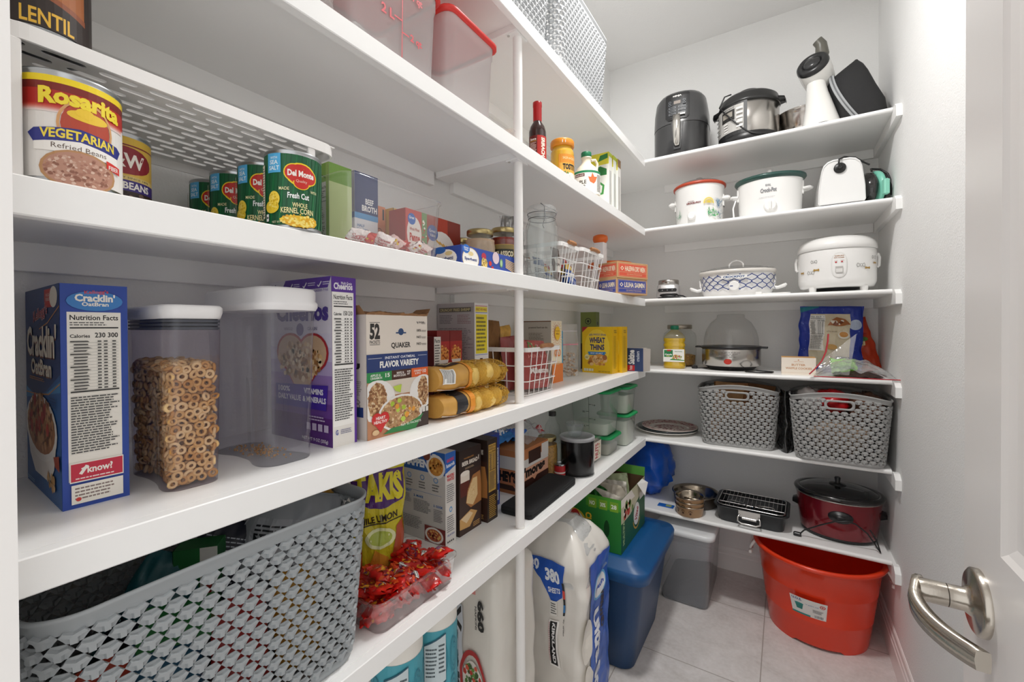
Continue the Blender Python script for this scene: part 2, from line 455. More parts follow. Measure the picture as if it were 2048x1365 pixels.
# ------------------------------------------------------------------ fixed shelving
ORD = ['topmost', 'second from the top', 'third from the top', 'fourth from the top', 'fifth from the top', 'lowest']
TH = .019; LG = .043
for i in range(5):
    z = SZ[i]
    t = thing('wall_shelf', 'long white painted shelf on the left wall, %s' % (ORD[i] if i < 4 else 'lowest of the five'), 'shelf', (XL, YF, z - .04), group='white shelves along the left wall')
    o = Vector((-XL, -YF, -(z - .04)))
    def P(name, fn, lab=None):
        b = MB(); b.M = Matrix.Translation(o); fn(b); return b.build(name, t, lab)
    P('shelf_board', lambda b: (b.box(XL, XE - TH, YF + .001, YB, z - TH, z, PAINT), b.box(XE - TH, XE, YE, YB, z - TH, z, PAINT)))
    P('front_edge', lambda b: b.bbox(XE - TH, XE, YF + .001, YE, z - .0386, z, PAINT, .0015))
    P('ledger_strip', lambda b: b.bbox(XL, XL + .019, YF + .001, 1.02, z - TH - LG, z - TH, PAINT, .001))
    P('ledger_strip', lambda b: b.bbox(XL, XL + .019, 1.115, YB, z - TH - LG, z - TH, PAINT, .001))
    P('cross_brace', lambda b: b.bbox(XL + .02, XE - TH - .001, 1.025, 1.09, z - TH - .019, z - TH, PAINT, .001))
    if i < 5:
        def hw(b):
            st = mat('c9c7c3', .35, .6)
            b.box(-.672, -.634, 1.03, 1.088, z - TH - .0215, z - TH - .019, PAINT)
            for yy in (1.036, 1.082): b.lathe([(.004, z - TH - .0232), (.004, z - TH - .0215)], st, (-.665, yy), 8)
        P('pole_flange', hw)
for i in range(6):
    z = SZ[i]; x0 = XE if i < 5 else XL
    t = thing('wall_shelf', 'white painted shelf across the back wall, %s' % (ORD[i] if i < 5 else 'lowest of the six'), 'shelf', (x0, YB, z - .04), group='white shelves across the back wall')
    o = Vector((-x0, -YB, -(z - .04)))
    def P(name, fn, lab=None):
        b = MB(); b.M = Matrix.Translation(o); fn(b); return b.build(name, t, lab)
    def board(b):
        pr = [(YB, z - TH), (YB, z)] + [(YE + .0095 - .0095 * math.sin(a * PI / 8), z - .0095 + .0095 * math.cos(a * PI / 8)) for a in range(9)]
        b.loft([[(x0, y, zz) for y, zz in pr], [(XR - .019, y, zz) for y, zz in pr]], PAINT, smooth=False)
    P('shelf_board', board)
    P('ledger_strip', lambda b: b.bbox(max(x0, XL + .02), XR - .02, YB - .019, YB, z - TH - LG, z - TH, PAINT, .001))
    P('side_cleat', lambda b: b.loft([[(x, YB, z - TH - .043), (x, YB, z - TH), (x, YE - .002, z - TH), (x, YE - .002, z - .004), (x, YE - .03, z - .004), (x, 2.205, z - .022), (x, 2.205, z - TH - .043)] for x in (XR - .019, XR)], PAINT, smooth=False))
PX, PY, PR = -0.6485, 1.058, .0133
lv = SZ[:5] + [0]
nm = ['top shelf and the one below it', 'second and third left shelves', 'third and fourth left shelves', 'fourth and lowest left shelves', 'lowest left shelf and the floor']
for i in range(5):
    z0 = lv[i + 1]; z1 = lv[i] - TH - .0215
    b = MB(); b.lathe([(PR, 0), (PR, z1 - z0)], mat('eeecea', .35, name='pole_paint'), n=24)
    b.lathe([(PR + .0012, 0), (PR + .0012, .003)], mat('e4e2de', .5), n=24)
    o = b.build('support_pole', loc=(PX, PY, z0)); tag(o, 'round white support pole between the ' + nm[i], 'pole', 'white support pole sections')

# ------------------------------------------------------------------ ceiling lamp
t = thing('ceiling_lamp', 'round flush ceiling lamp above the pantry', 'lamp', (-.32, 1.33, CH))
b = MB(); b.lathe([(.14, 0), (.14, -.015), (.12, -.022)], mat('e8e6e2', .3), n=32); b.build('lamp_base', t)

# ------------------------------------------------------------------ open door with lever handle
def door():
    W, H, T = .72, 2.03, .035
    t = D.objects.new('door_1', None); C.objects.link(t); t.location = (.2, .075, .008); t['kind'] = 'structure'
    dm = mat('e9e6e4', .28, name='door_paint')
    b = MB()
    # face normal -x, door runs along +y
    b.box(0, T, 0, W, 0, H, dm)
    st, rail = .113, .12
    panels = [(st, W - st, .25, .86), (st, W - st, 1.115, H - rail)]
    b2 = MB()
    # raised stile frame around recessed panels
    b.v = []; b.f = []; b.mi = []; b.sm = []
    b.box(.008, T, 0, W, 0, H, dm)
    ys = [(0, st), (W - st, W)]
    for a, c in ys: b.box(0, .008, a, c, 0, H, dm)
    for a, c in ((0, .25), (.86, 1.115), (H - rail, H)): b.box(0, .008, st, W - st, a, c, dm)
    b.build('door_leaf', t)
    for k, (y0, y1, z0, z1) in enumerate(panels):
        q = MB(); rings = []
        for ins, x in ((0, .0002), (.006, .004), (.016, .0075), (.028, .0078), (.045, .003)):
            rings.append([(x, y0 + ins, z0 + ins), (x, y1 - ins, z0 + ins), (x, y1 - ins, z1 - ins), (x, y0 + ins, z1 - ins)])
        q.loft([[p for p in r][::-1] for r in rings], dm, cap0=False, cap1=True, smooth=False)
        q.build('door_panel', t)
    ni = mat('b9b2a8', .24, 1.0, name='satin_nickel', bump=.05, bscale=400)
    hd = D.objects.new('door_handle', None); C.objects.link(hd); hd.parent = t; hd.location = (0, W - .06, 1.035)
    q = MB(); q.M = Matrix.Rotation(-PI / 2, 4, 'Y')
    q.lathe([(.0385, 0), (.0385, .006), (.035, .0085), (.018, .010), (.0135, .016), (.0135, .03)], ni, n=40)
    q.lathe([(.0125, .029), (.0125, .031)], mat('55504a', .4, 1), n=30)
    q.lathe([(.0135, .031), (.0135, .052), (.0125, .056)], ni, n=30); q.build('rosette', hd)
    q = MB(); pts = []; wdt = []
    import itertools
    ring = []
    for i in range(17):
        s_ = i / 16
        y = .012 - .097 * s_; x = -.054 - .012 * math.sin(s_ * PI * .9) + .034 * max(0, s_ - .25) ** 1.4 * 1.6; zc = .004 - .022 * math.sin(min(1, s_ * 1.1) * PI * .5) - .006 * s_
        hw = .0115 if i < 16 else .011; th = .0055 if i else .003
        if i == 0: hw = .009
        ring.append([(x - th, y, zc + hw), (x + th, y, zc + hw), (x + th * 1.1, y, zc), (x + th, y, zc - hw), (x - th, y, zc - hw), (x - th * 1.3, y, zc)])
    q.loft(ring, ni, smooth=True); q.build('lever', hd)
    for z in (.2, 1.0, 1.8):
        q = MB(); q.lathe([(.007, 0), (.007, .09)], ni, (.004, -.006), 12); q.M = Matrix.Identity(4); o = q.build('hinge', t); o.location = (0, 0, z)
door()
# ------------------------------------------------------------------ helpers for common groceries
TIN = mat('b9bcbf', .28, 1.0, name='tinplate')
GOLD = mat('b8a676', .3, 1.0, name='gold_lid')
CLR = clear(body=.035, name='clear_acrylic')
GLASS = clear(tint='fbfdfd', body=.02, rough=.02, name='clear_glass')
def can(label, loc, R, H, fn, mid, group=None, name='food_can', cat='can'):
    t = thing(name, label, cat, loc, group=group)
    b = MB(); pr = [(R * .93, .0015), (R * .97, 0), (R * 1.005, .0015), (R * 1.005, .003), (R * .975, .005)]
    pr += [(R * .98, .006), (R * .98, H - .006), (R * .975, H - .005), (R * 1.005, H - .003), (R * 1.005, H - .001), (R * .985, H), (R * .95, H - .001), (R * .94, H - .004)]
    b.lathe(pr, TIN, n=40); b.build('tin_body', t)
    q = MB(); a = Art(q, cyl(R * .99, H - .013, .0065, 2 * PI, mid), 2 * PI * R / H, du=1 / 40)
    fn(a); q.build('paper_label', t); return t
def lid_ring(b, R, z, h, m, n=40): b.lathe([(R * .97, z), (R, z + h * .1), (R, z + h * .85), (R * .96, z + h), (R * .9, z + h), (R * .88, z + h * .93)], m, n=n)
def jar(label, loc, R, H, lidm, cont, name='glass_jar', cat='jar', group=None, fn=None, mid=0, neck=.82, lidh=.016, fill=.88, span=2.2, ly=(.15, .6), gm=None):
    t = thing(name, label, cat, loc, group=group)
    zs = H - lidh
    pr = [(R * .86, 0), (R * .97, .004), (R, .012), (R, zs * .72), (R * .97, zs * .8), (R * neck * 1.02, zs * .93), (R * neck, zs * .95), (R * neck, zs)]
    b = MB(); b.lathe(pr, gm or GLASS, n=32, cap1=False); b.build('glass_body', t)
    q = MB(); lid_ring(q, R * neck * 1.06, zs - .002, lidh, lidm); q.build('lid', t)
    if cont:
        c = MB(); k = .965
        pf = [(r * k, max(.003, z)) for r, z in pr if z <= zs * fill]; pf.append((pf[-1][0], zs * fill))
        c.lathe(pf, cont, n=28); o = c.build('contents', t)
    if fn:
        l = MB(); fn(Art(l, cyl(R * 1.003, (ly[1] - ly[0]) * H, ly[0] * H, span, mid), span * R / ((ly[1] - ly[0]) * H), du=1 / 16)); l.build('paper_label', t)
    return t
def frost_box(b, w, d, h, m, r=.02, k=.9, z0=0, lip=None):
    """open food storage box, origin at the centre of its base"""
    rings = [rrect(w * k * .9, d * k * .9, r, z0)]; rings.append(rrect(w * k, d * k, r, z0 + .004))
    rings.append(rrect(w * (k + (1 - k) * .9), d * (k + (1 - k) * .9), r, z0 + h * .86))
    if lip: rings.append(rrect(w * (k + (1 - k) * .9) + lip, d * (k + (1 - k) * .9) + lip, r, z0 + h * .865))
    rings.append(rrect(w + (lip or 0), d + (lip or 0), r, z0 + h))
    b.loft(rings, m, cap0=True, cap1=False)

# ------------------------------------------------------------------ third shelf: riser and cans
def riser():
    x0, x1, y0, y1, zt = -.925, -.632, .083, .452, 1.681
    t = thing('shelf_riser', 'white metal riser with a slotted top on the third left shelf, carrying a soup can', 'riser', ((x0 + x1) / 2, (y0 + y1) / 2, SZ[2]))
    cx, cy = (x0 + x1) / 2, (y0 + y1) / 2; w, d = x1 - x0, y1 - y0; H = zt - SZ[2]
    m = mat('eceae8', .4, name='powder_coated_white')
    b = MB()
    ro = rrect(w, d, .022, n=5); ri = rrect(w - .006, d - .006, .019, n=5)
    b.loft([[(p[0], p[1], H - .0165) for p in ro], [(p[0], p[1], H - .001) for p in ro], [(p[0], p[1], H) for p in rrect(w - .002, d - .002, .021, n=5)], [(p[0], p[1], H) for p in ri], [(p[0], p[1], H - .0165) for p in ri], [(p[0], p[1], H - .0165) for p in ro]], m, False, False, smooth=False)
    # slotted plate
    rows = 13; pitch = (w - .03) / rows; za, zb = H - .002, H - .0006
    L = .036; gap = .011; per = L + gap
    bx0 = -w / 2 + .003; 
    for i in range(rows + 1):
        xc = -w / 2 + .015 + i * pitch; a = xc - pitch * .26 if i else -w / 2 + .003; c = xc + pitch * .26 if i < rows else w / 2 - .003
        b.box(a, c, -d / 2 + .003, d / 2 - .003, za, zb, m)
        if i == rows: break
        s0 = xc + pitch * .26; s1 = xc + pitch * .74; off = (i % 2) * per / 2; y = -d / 2 + .003 + off - per; rad = (s1 - s0) / 2
        while y < d / 2:
            ya, yb = y, y + gap
            if yb > -d / 2 + .003 and ya < d / 2 - .003:
                lo, hi = max(ya, -d / 2 + .003), min(yb, d / 2 - .003); pts = []
                for k in range(7):
                    an = PI * k / 6; pts.append((s0 + rad - rad * math.cos(an), max(lo, min(hi, ya - rad + rad + rad * 0)) - (rad * (1 - math.sin(an)) if lo > -d / 2 + .004 else 0)))
                for k in range(7):
                    an = PI * k / 6; pts.append((s1 - rad + rad * math.cos(an), hi + (rad * (1 - math.sin(an)) if hi < d / 2 - .004 else 0)))
                top = [(p[0], max(-d / 2 + .003, min(d / 2 - .003, p[1])), zb) for p in pts]; bot = [(p[0], p[1], za) for p in top]
                b.loft([bot, top], m, smooth=False)
            y += per
    b.build('slotted_top', t)
    for (xx, yy) in ((w / 2 - .004, -d / 2 + .016), (w / 2 - .004, d / 2 - .045), (-w / 2 + .006, -d / 2 + .016), (-w / 2 + .006, d / 2 - .045)):
        q = MB(); q.bbox(xx - .003, xx + .003, yy - .014 if yy < 0 else yy - .006, yy + .001 if yy < 0 else yy + .006, 0, H - .0165, m, .001); q.build('leg', t)
riser()
def beanbowl(a, cx, cy, rx, ry, base, cols, n=160, sz=.012):
    a.ell(cx, cy, rx / a.asp * a.asp, ry, 'c8a27a'); a.ell(cx, cy, rx * .93, ry * .9, base); a.blobs(cx, cy, rx * .88, ry * .84, n, sz, cols)
def lentil(a):
    a.rect(0, 0, 1, 1, '2a1d18'); a.rect(.37, .22, .27, .78, 'a8612f'); a.rect(.375, .5, .26, .5, '7c3f22')
    a.ell(.5, .75, .105 / a.asp * 2.1, .27, 'd9a860'); a.ell(.505, .78, .092 / a.asp * 2.1, .22, '7a4a2c'); a.blobs(.505, .8, .08, .17, 130, .009, ['8c5a34', 'b4713c', 'd98b4a', '4a3020', '6a7a34', 'c9552c'])
    a.circ(.40, .56, .022, 'f0efe8'); a.rect(.384, .5, .032, .05, '4d8a4f'); a.circ(.40, .56, .012, 'e8efe4')
    a.poly([(.37, .2), (.64, .2), (.64, .26), (.5, .34), (.37, .4)], '8c4b2a'); a.poly([(.37, 0), (.64, 0), (.64, .2), (.5, .29), (.37, .33)], '2a1d18')
    a.text('LENTIL', .425, .015, .165, .15, 'e2b23c', .02); a.text('SOUP', .46, .9, .1, .08, 'e2b23c', .02); a.lines(.3, .35, .055, .5, 16, '9a8f86')
can('brown labelled can of lentil soup on the slotted riser', (-.679, .122, 1.6812), .039, .12, lentil, math.radians(-6))
def rosa(a):
    a.rect(0, 0, 1, 1, 'e9e6e2'); a.rect(0, .70, 1, .3, 'b3241c'); a.rect(0, .86, 1, .14, '7c1c16'); a.rect(0, .935, 1, .065, 'f2d51b')
    for i in range(6): a.rect(.33, .70 - .012 * i, .34, .013, ['c0392b', 'c95446', 'd27568', 'dc9a90', 'e3bdb6', 'e8d6d2'][i])
    a.ell(.52, .55, .075, .24, 'b5452f'); a.ring(.52, .55, .086, .27, .1, 'd6a06a')
    a.ell(.525, .66, .062, .055, 'efc838'); a.ell(.515, .69, .028, .05, 'efc838')
    a.text('Rosarita', .385, .71, .255, .17, 'f5d62c', .05, arc=.02); a.text('Rosarita', .387, .715, .25, .16, 'f3dc3a', .03, arc=.02)
    a.poly([(.37, .33), (.63, .33), (.65, .43), (.63, .47), (.5, .52), (.37, .47), (.35, .42)], '2b3283')
    a.text('VEGETARIAN', .388, .38, .225, .095, 'f0d84a', .03, arc=.02)
    a.poly([(.37, .26), (.63, .26), (.63, .34), (.5, .39), (.37, .34)], 'f4f1ec'); a.text('Refried Beans', .42, .295, .16, .05, '6b5a50', .0)
    a.ell(.5, .1, .115, .2, 'b88a5e'); a.ell(.5, .1, .105, .18, 'b98a76'); a.blobs(.5, .1, .098, .15, 150, .008, ['c9a18e', 'a87664', 'd8b8a6', '8f5e4c'])
    a.poly([(.58, .2), (.64, .17), (.64, .25), (.58, .28)], 'd6322a'); a.text('FIBER', .588, .195, .045, .045, 'f2e6e0', .02, shear=-.0)
    a.lines(.1, .1, .18, .6, 24, '6a6a6a')
can('large red and white can of vegetarian refried beans with a yellow rim', (-.662, .1395, SZ[2]), .0425, .116, rosa, math.radians(-2))
def sw(a):
    a.rect(0, 0, 1, 1, '7b1d24'); a.rect(0, .9, 1, .1, 'd9b441'); a.rect(.3, .45, .45, .43, 'd8b24a'); a.ell(.53, .68, .15, .19, '8c1f2a'); a.text('S&W', .43, .58, .2, .2, 'efe9e0', .03)
    a.rect(.3, .41, .45, .06, 'd9c07a'); a.text('SUN QUALITY SINCE 1896', .38, .425, .28, .03, '4a3420', .0)
    a.rect(.3, .26, .45, .15, '3a2a78'); a.text('BLACK BEANS', .36, .285, .3, .1, 'f0ece6', .03); a.rect(.3, 0, .45, .26, '33231f'); a.blobs(.53, .13, .2, .11, 90, .018, ['241613', '4b3630', '6a544c', '1a100e'])
can('purple banded can of black beans beside the big refried bean can', (-.752, .201, SZ[2]), .0365, .107, sw, math.radians(-12))
def corn(a):
    a.rect(0, 0, 1, 1, '0f5a35'); 
    for i in range(14):
        x = .3 + .03 * i; a.poly([(x, .0), (x + .012, 0), (x + .05, 1), (x + .046, 1)], ['16703f', '0c4c2c'][i % 2])
    a.rect(.355, .73, .085, .27, '52aee0'); a.text('WITH', .375, .92, .045, .035, 'e8f4fa', .01); a.text('SEA', .372, .845, .052, .06, 'eaf6fc', .02); a.text('SALT', .366, .765, .066, .06, 'eaf6fc', .02)
    for c, k in (('f3d21f', 1.0), ('c8251d', .88)):
        a.ell(.55, .72, .085 * k, .17 * k, c); a.ell(.51, .74, .055 * k, .13 * k, c); a.ell(.592, .71, .05 * k, .12 * k, c); a.ell(.55, .6, .045 * k, .09 * k, c)
    a.text('Del Monte', .477, .69, .145, .09, 'f6f1ea', .04); a.text('Quality', .52, .60, .06, .05, 'e9c9b8', 0, shear=.01)
    a.text('MADE', .43, .485, .055, .045, 'e9e3b0', .01); a.text('WITH', .60, .485, .04, .04, 'e9e3b0', .01)
    a.text('Fresh Cut', .475, .375, .115, .085, 'f2f6f4', .03, shear=.012)
    a.text('WHOLE', .50, .255, .08, .065, 'f0e6a8', .02); a.text('KERNEL CORN', .44, .165, .175, .08, 'f0e6a8', .02)
    a.ell(.40, .36, .035, .11, 'f0d34a', rot=0); a.ell(.385, .25, .045, .09, 'e8c733'); a.blobs(.395, .32, .03, .12, 50, .006, ['f7e27a', 'd9b21f'])
    a.ell(.54, .06, .1, .08, 'e9b92a'); a.blobs(.54, .07, .1, .09, 120, .010, ['f6d13a', 'e3a91c', 'f9e27a'])
    a.rect(.345, .05, .02, .1, 'eeeeee'); a.circ(.355, .1, .007, '222222'); a.rect(.3, .1, .03, .75, 'e9e2c8'); a.lines(.302, .12, .026, .7, 20, '4a4a3a'); a.text('NET WT', .39, .02, .05, .03, 'e8e4c0', 0)
for i, (x, y) in enumerate(((-.653, .388), (-.735, .388), (-.815, .381), (-.893, .381))):
    can(['green can of whole kernel corn at the front of its row, beside the riser end', 'second green corn can back from the shelf edge', 'third green corn can back from the shelf edge', 'rearmost green corn can, nearest the wall'][i],
        (x, y, SZ[2]), .0405, .119, corn, math.atan2(-y, -x) + (-.05 if i == 0 else -.28), 'row of green corn cans')

# ------------------------------------------------------------------ third shelf: clear bin with soup cartons
def bin_box(b, w, d, h, m, r=.025, k=.93, t=.002):
    ro = [rrect(w * k, d * k, r, 0, 5), rrect(w * k + .004, d * k + .004, r, .004, 5), rrect(w, d, r, h - .006, 5), rrect(w + .008, d + .008, r + .003, h - .004, 5), rrect(w + .008, d + .008, r + .003, h, 5), rrect(w - .003, d - .003, r, h, 5), rrect(w - .005, d - .005, r, h - .008, 5), rrect(w * k, d * k, r, .005, 5)]
    b.loft(ro, m)
def loop(b, c, w, h, m, ax='x', r=.0022):
    pts = []
    for p in rrect(w, h, h * .45, 0, 6): pts.append((c[0], c[1] + p[0], c[2] + p[1]) if ax == 'x' else (c[0] + p[0], c[1], c[2] + p[1]))
    b.tube(pts, r, m, 8, closed=True)
t = thing('storage_bin', 'clear acrylic bin with oval grips holding soup cartons and candy on the third left shelf', 'bin', (-.782, .602, SZ[2]))
b = MB(); bin_box(b, .285, .25, .128, CLR); b.build('bin_body', t)
b = MB(); loop(b, (0, -.126, .085), .10, .05, CLR, 'y', .003); b.build('grip', t)
b = MB(); loop(b, (0.02, .126, .08), .10, .05, CLR, 'y', .003); b.build('grip', t)
def soup1(a):
    a.rect(0, .78, 1, .22, '7fa844'); a.circ(.25, .88, .1, 'e8efe2'); a.circ(.25, .88, .06, '5d6a55'); a.line(0, .78, .6, .9, .01, '4a6a2c'); a.line(.6, .9, 1, .78, .01, '4a6a2c'); a.text('Nonfat  such', .08, .7, .8, .035, '4a4a48', .01); a.lines(.06, .08, .82, .6, 26, '6f6d69'); a.rect(.88, 0, .12, 1, '9bb95f')
B0 = SZ[2] + .0052
carton('soup_carton', 'green topped food carton standing at the near end of the clear bin', 'carton', (-.80, .500, B0), 0, .075, .05, .162, 'd9d8d2', {'front': soup1, 'right': lambda a: (a.rect(0, .78, 1, .22, '6f983a'), a.rect(0, 0, 1, .78, 'b9c98e'))}, 'cartons in the clear bin')
def broth(a):
    a.rect(0, .5, 1, .5, '33406f'); a.rect(0, .44, 1, .07, '5c9fd4'); a.text('BEEF', .45, .63, .35, .07, 'f0f0f0', .03); a.text('BROTH', .30, .54, .65, .075, 'f0f0f0', .04); a.text('HALF', .1, .34, .3, .035, '5b86b5', .01); a.lines(.08, .24, .5, .09, 4, '7f9dbd'); a.lines(.08, .05, .8, .16, 7, '9aaec4')
carton('broth_carton', 'tall navy and pale blue beef broth carton inside the clear bin', 'carton', (-.745, .572, B0), PI / 2, .06, .06, .172, 'e3e7ec', {'front': broth, 'left': lambda a: (a.rect(0, .5, 1, .5, '8f9099'), a.rect(0, .44, 1, .07, '3c5f94'), a.rect(.1, .1, .7, .3, 'd5dbe3'), a.lines(.15, .12, .6, .26, 8, '8a95a5'))}, 'cartons in the clear bin')
def oran(a): a.rect(.7, .75, .15, .2, '3b4654'); a.ring(.4, .45, .32, .14, .12, '8a3a1c'); a.text('SOUP', .2, .41, .4, .08, '7a3218', .02); a.text('BROTH', .08, .06, .84, .07, 'f3ebe2', .03); a.lines(.15, .2, .6, .12, 4, 'c9673f')
carton('broth_carton', 'small orange soup carton inside the clear bin', 'carton', (-.762, .638, B0), PI / 2, .03, .06, .12, 'd98a62', {'front': oran, 'left': lambda a: a.rect(0, 0, 1, 1, 'cf7d55')}, 'cartons in the clear bin')
def yel(a): a.rect(.65, .8, .18, .14, '3b4654'); a.ring(.45, .45, .3, .18, .1, '7a6a3a'); a.ring(.25, .75, .12, .06, .3, '5d5030'); a.text('BROTH', .08, .08, .8, .06, 'f3ebe2', .02); a.text('CHICKEN', .18, .4, .5, .08, '6a5a2c', .02); a.rect(0, 0, .07, 1, '5a5348')
carton('broth_carton', 'small yellow soup carton inside the clear bin, right of the orange one', 'carton', (-.742, .672, B0), PI / 2, .032, .06, .118, 'e2b95c', {'front': yel, 'left': lambda a: a.rect(0, 0, 1, 1, 'd8ad52')}, 'cartons in the clear bin')
def penne(col):
    def f(a):
        a.rect(0, .12, .82, .88, col); a.ell(.42, .52, .36, .34, 'e9e2dc'); a.ell(.3, .8, .16, .1, '2c5fae'); a.text('Great', .2, .8, .2, .05, 'f0f0f0', .02); a.text('Value', .21, .74, .18, .05, 'f0f0f0', .02)
        a.text('Whole Wheat', .18, .56, .48, .06, 'b0402c', .01); a.text('Penne', .2, .38, .46, .14, 'b5301f', .04); a.rect(.82, 0, .18, 1, '6f8f5c'); a.rect(0, 0, 1, .12, 'd9d2cc'); a.ell(.9, .5, .07, .35, 'c94a3a')
    return f
rnd = random.Random(3)
RED = mat('c3201c', .28, name='foil_red')
WHT = mat('efe9e6', .3, name='wrapper_white')
for i in range(7):
    y = .515 + i * .028; x = -.668 - rnd.uniform(0, .02)
    mm = ['efe6e4', 'd9473f', 'efe6e4', 'e9c9c6', 'cf3a35', 'efe6e4', 'f0dcd8'][i]
    T = pouch('candy_packet', 'small pink and white crinkled candy packet lying in the clear bin', 'candy', (x, y, B0 + .012), (PI / 2 - .5, rnd.uniform(-.4, .4), PI / 2 + rnd.uniform(-.6, .6)), .036, .03, .012, mat(mm, .3, name='wrapper_foil'),
              (lambda a: (a.text('Caramel', .15, .5, .7, .2, 'b5303a', .02), a.text('Swirls', .2, .25, .6, .2, 'b5303a', .02), a.rect(0, 0, 1, .1, 'c9302c'))) if i % 2 == 0 else (lambda a: (a.blobs(.5, .5, .4, .4, 20, .08, ['f3efe8', 'b02020', 'e8c83a']),)), seed=i, wr=.003, group='candy packets in the clear bin', part='wrapper')
# boxes and jars beyond the bin
def penneA(a):
    a.rect(0, .1, 1, .9, 'b83a1e'); a.rect(.6, .55, .4, .45, '8c2a18'); a.ell(.42, .42, .42, .36, 'efe9e2'); a.ell(.16, .72, .15, .13, '2c5fae'); a.text('Great', .06, .73, .2, .05, 'f0f0f0', .02); a.text('Value', .08, .66, .16, .05, 'f0f0f0', .02)
    a.text('Whole Wheat', .12, .42, .6, .07, 'c04a2c', .01); a.text('Penne', .1, .2, .62, .15, 'c0301c', .04)
    for k in range(5): a.line(.25 + .1 * k, .62 - .02 * k, .38 + .1 * k, .56 - .03 * k, .03, 'dfae5a')
carton('pasta_box', 'red and orange whole wheat penne box standing against the wall behind the spaghetti', 'box', (-.862, .905, SZ[2]), PI / 2, .15, .035, .178, 'a83a20', {'front': penneA, 'right': lambda a: a.rect(0, 0, 1, 1, 'c24a28')})
def penneB(a):
    a.rect(0, 0, 1, 1, 'b9453f'); a.ell(.4, .5, .34, .36, 'dcd4ce'); a.ell(.28, .8, .18, .12, '2c5fae'); a.text('Great', .16, .8, .24, .06, 'f0f0f0', .02)
    a.text('Whole Wheat', .18, .56, .46, .07, 'b0402c', .01); a.text('Penne', .18, .34, .48, .17, 'b5301f', .04); a.rect(.75, 0, .25, 1, '6d8a58'); a.blobs(.87, .5, .1, .4, 20, .05, ['c8443a', 'dfe6d6'])
carton('pasta_box', 'small red penne box in front of the soup cartons inside the clear bin', 'box', (-.678, .648, B0), PI / 2, .064, .05, .103, 'b9453f', {'front': penneB, 'left': lambda a: a.rect(0, 0, 1, 1, 'a84038')}, 'cartons in the clear bin')
def spag(a):
    a.rect(0, 0, 1, 1, '2d4a9e'); a.ell(.14, .45, .13, .5, 'efece6'); a.ring(.14, .45, .13, .5, .06, 'c9b27a'); a.ell(.07, .86, .055, .2, '2f6cc0'); a.text('Great', .035, .87, .07, .08, 'f4f4f4', .02); a.text('Value', .04, .78, .06, .08, 'f4f4f4', .02)
    a.text('Spaghetti', .045, .33, .19, .17, '28407e', .03); a.ell(.14, .68, .04, .1, 'e3cf98')
    a.ell(.36, .35, .05, .3, 'e4c674'); a.ell(.35, .7, .04, .16, 'b5344a'); a.blobs(.36, .35, .05, .28, 40, .012, ['f0dc9a', 'caa650']); a.circ(.46, .42, .025, 'c9322a'); a.circ(.5, .2, .022, 'c9322a'); a.ell(.56, .75, .06, .3, 'd9c3cb'); a.ell(.66, .55, .03, .22, '6f9a6a'); a.ell(.66, .55, .018, .15, 'a9c79a')
    for k in range(6): a.line(.74, .8 - .08 * k, .98, .62 - .1 * k, .05, 'd9bd86')
carton('spaghetti_box', 'long flat blue spaghetti box lying along the front of the third left shelf', 'box', (-.66, .812, SZ[2]), PI / 2, .26, .10, .0545, '2d4a9e', {'front': spag, 'left': lambda a: (a.ell(.5, .45, .36, .42, 'efece6'), a.ell(.3, .85, .2, .16, '2f6cc0'), a.text('Spaghetti', .24, .34, .5, .2, '28407e', .03), a.ell(.6, .68, .12, .1, 'e3cf98'))})
sauce = mat('c9ab8c', .4, name='alfredo_sauce', vary=.1, vscale=60)
tom = mat('7c2415', .35, name='tomato_sauce', vary=.25, vscale=50)
jar('squat glass jar of pale tan sauce with a gold lid behind the blue spaghetti box', (-.785, 1.056, SZ[2]), .047, .15, GOLD, sauce, fn=lambda a: (a.rect(.2, 0, .6, .9, '2a2623'), a.rect(.22, .6, .56, .1, 'c9983a'), a.text('SAUCE', .3, .25, .4, .2, 'e6dcc8', .03)), mid=-.7, ly=(.1, .42), cat='jar')
def classico(a): a.rect(.1, 0, .8, 1, 'c9a24a'); a.rect(.12, .02, .76, .96, '2e2f22'); a.rect(.12, .8, .76, .18, '8c7a45'); a.text('CLASSICO', .15, .48, .7, .24, 'efe4c0', .04); a.ell(.3, .2, .12, .18, 'd9d2bc'); a.ell(.62, .16, .14, .2, 'b8301c')
jar('glass jar of red pasta sauce with a dark classico label and gold lid', (-.76, 1.150, SZ[2]), .046, .17, GOLD, tom, fn=classico, mid=-.95, ly=(.22, .66), span=1.8)
jar('small glass jar of pale sauce with a gold lid, tucked beside the penne box', (-.885, 1.09, SZ[2]), .035, .142, GOLD, sauce, mid=-.7)
pouch('foil_pouch', 'clear and silver foil pouch standing against the wall behind the sauce jars', 'pouch', (-.80, 1.262, SZ[2]), (0, 0, .75), .085, .24, .02, mat('9a9896', .25, .7, name='foil_silver'), seed=5, wr=.01)

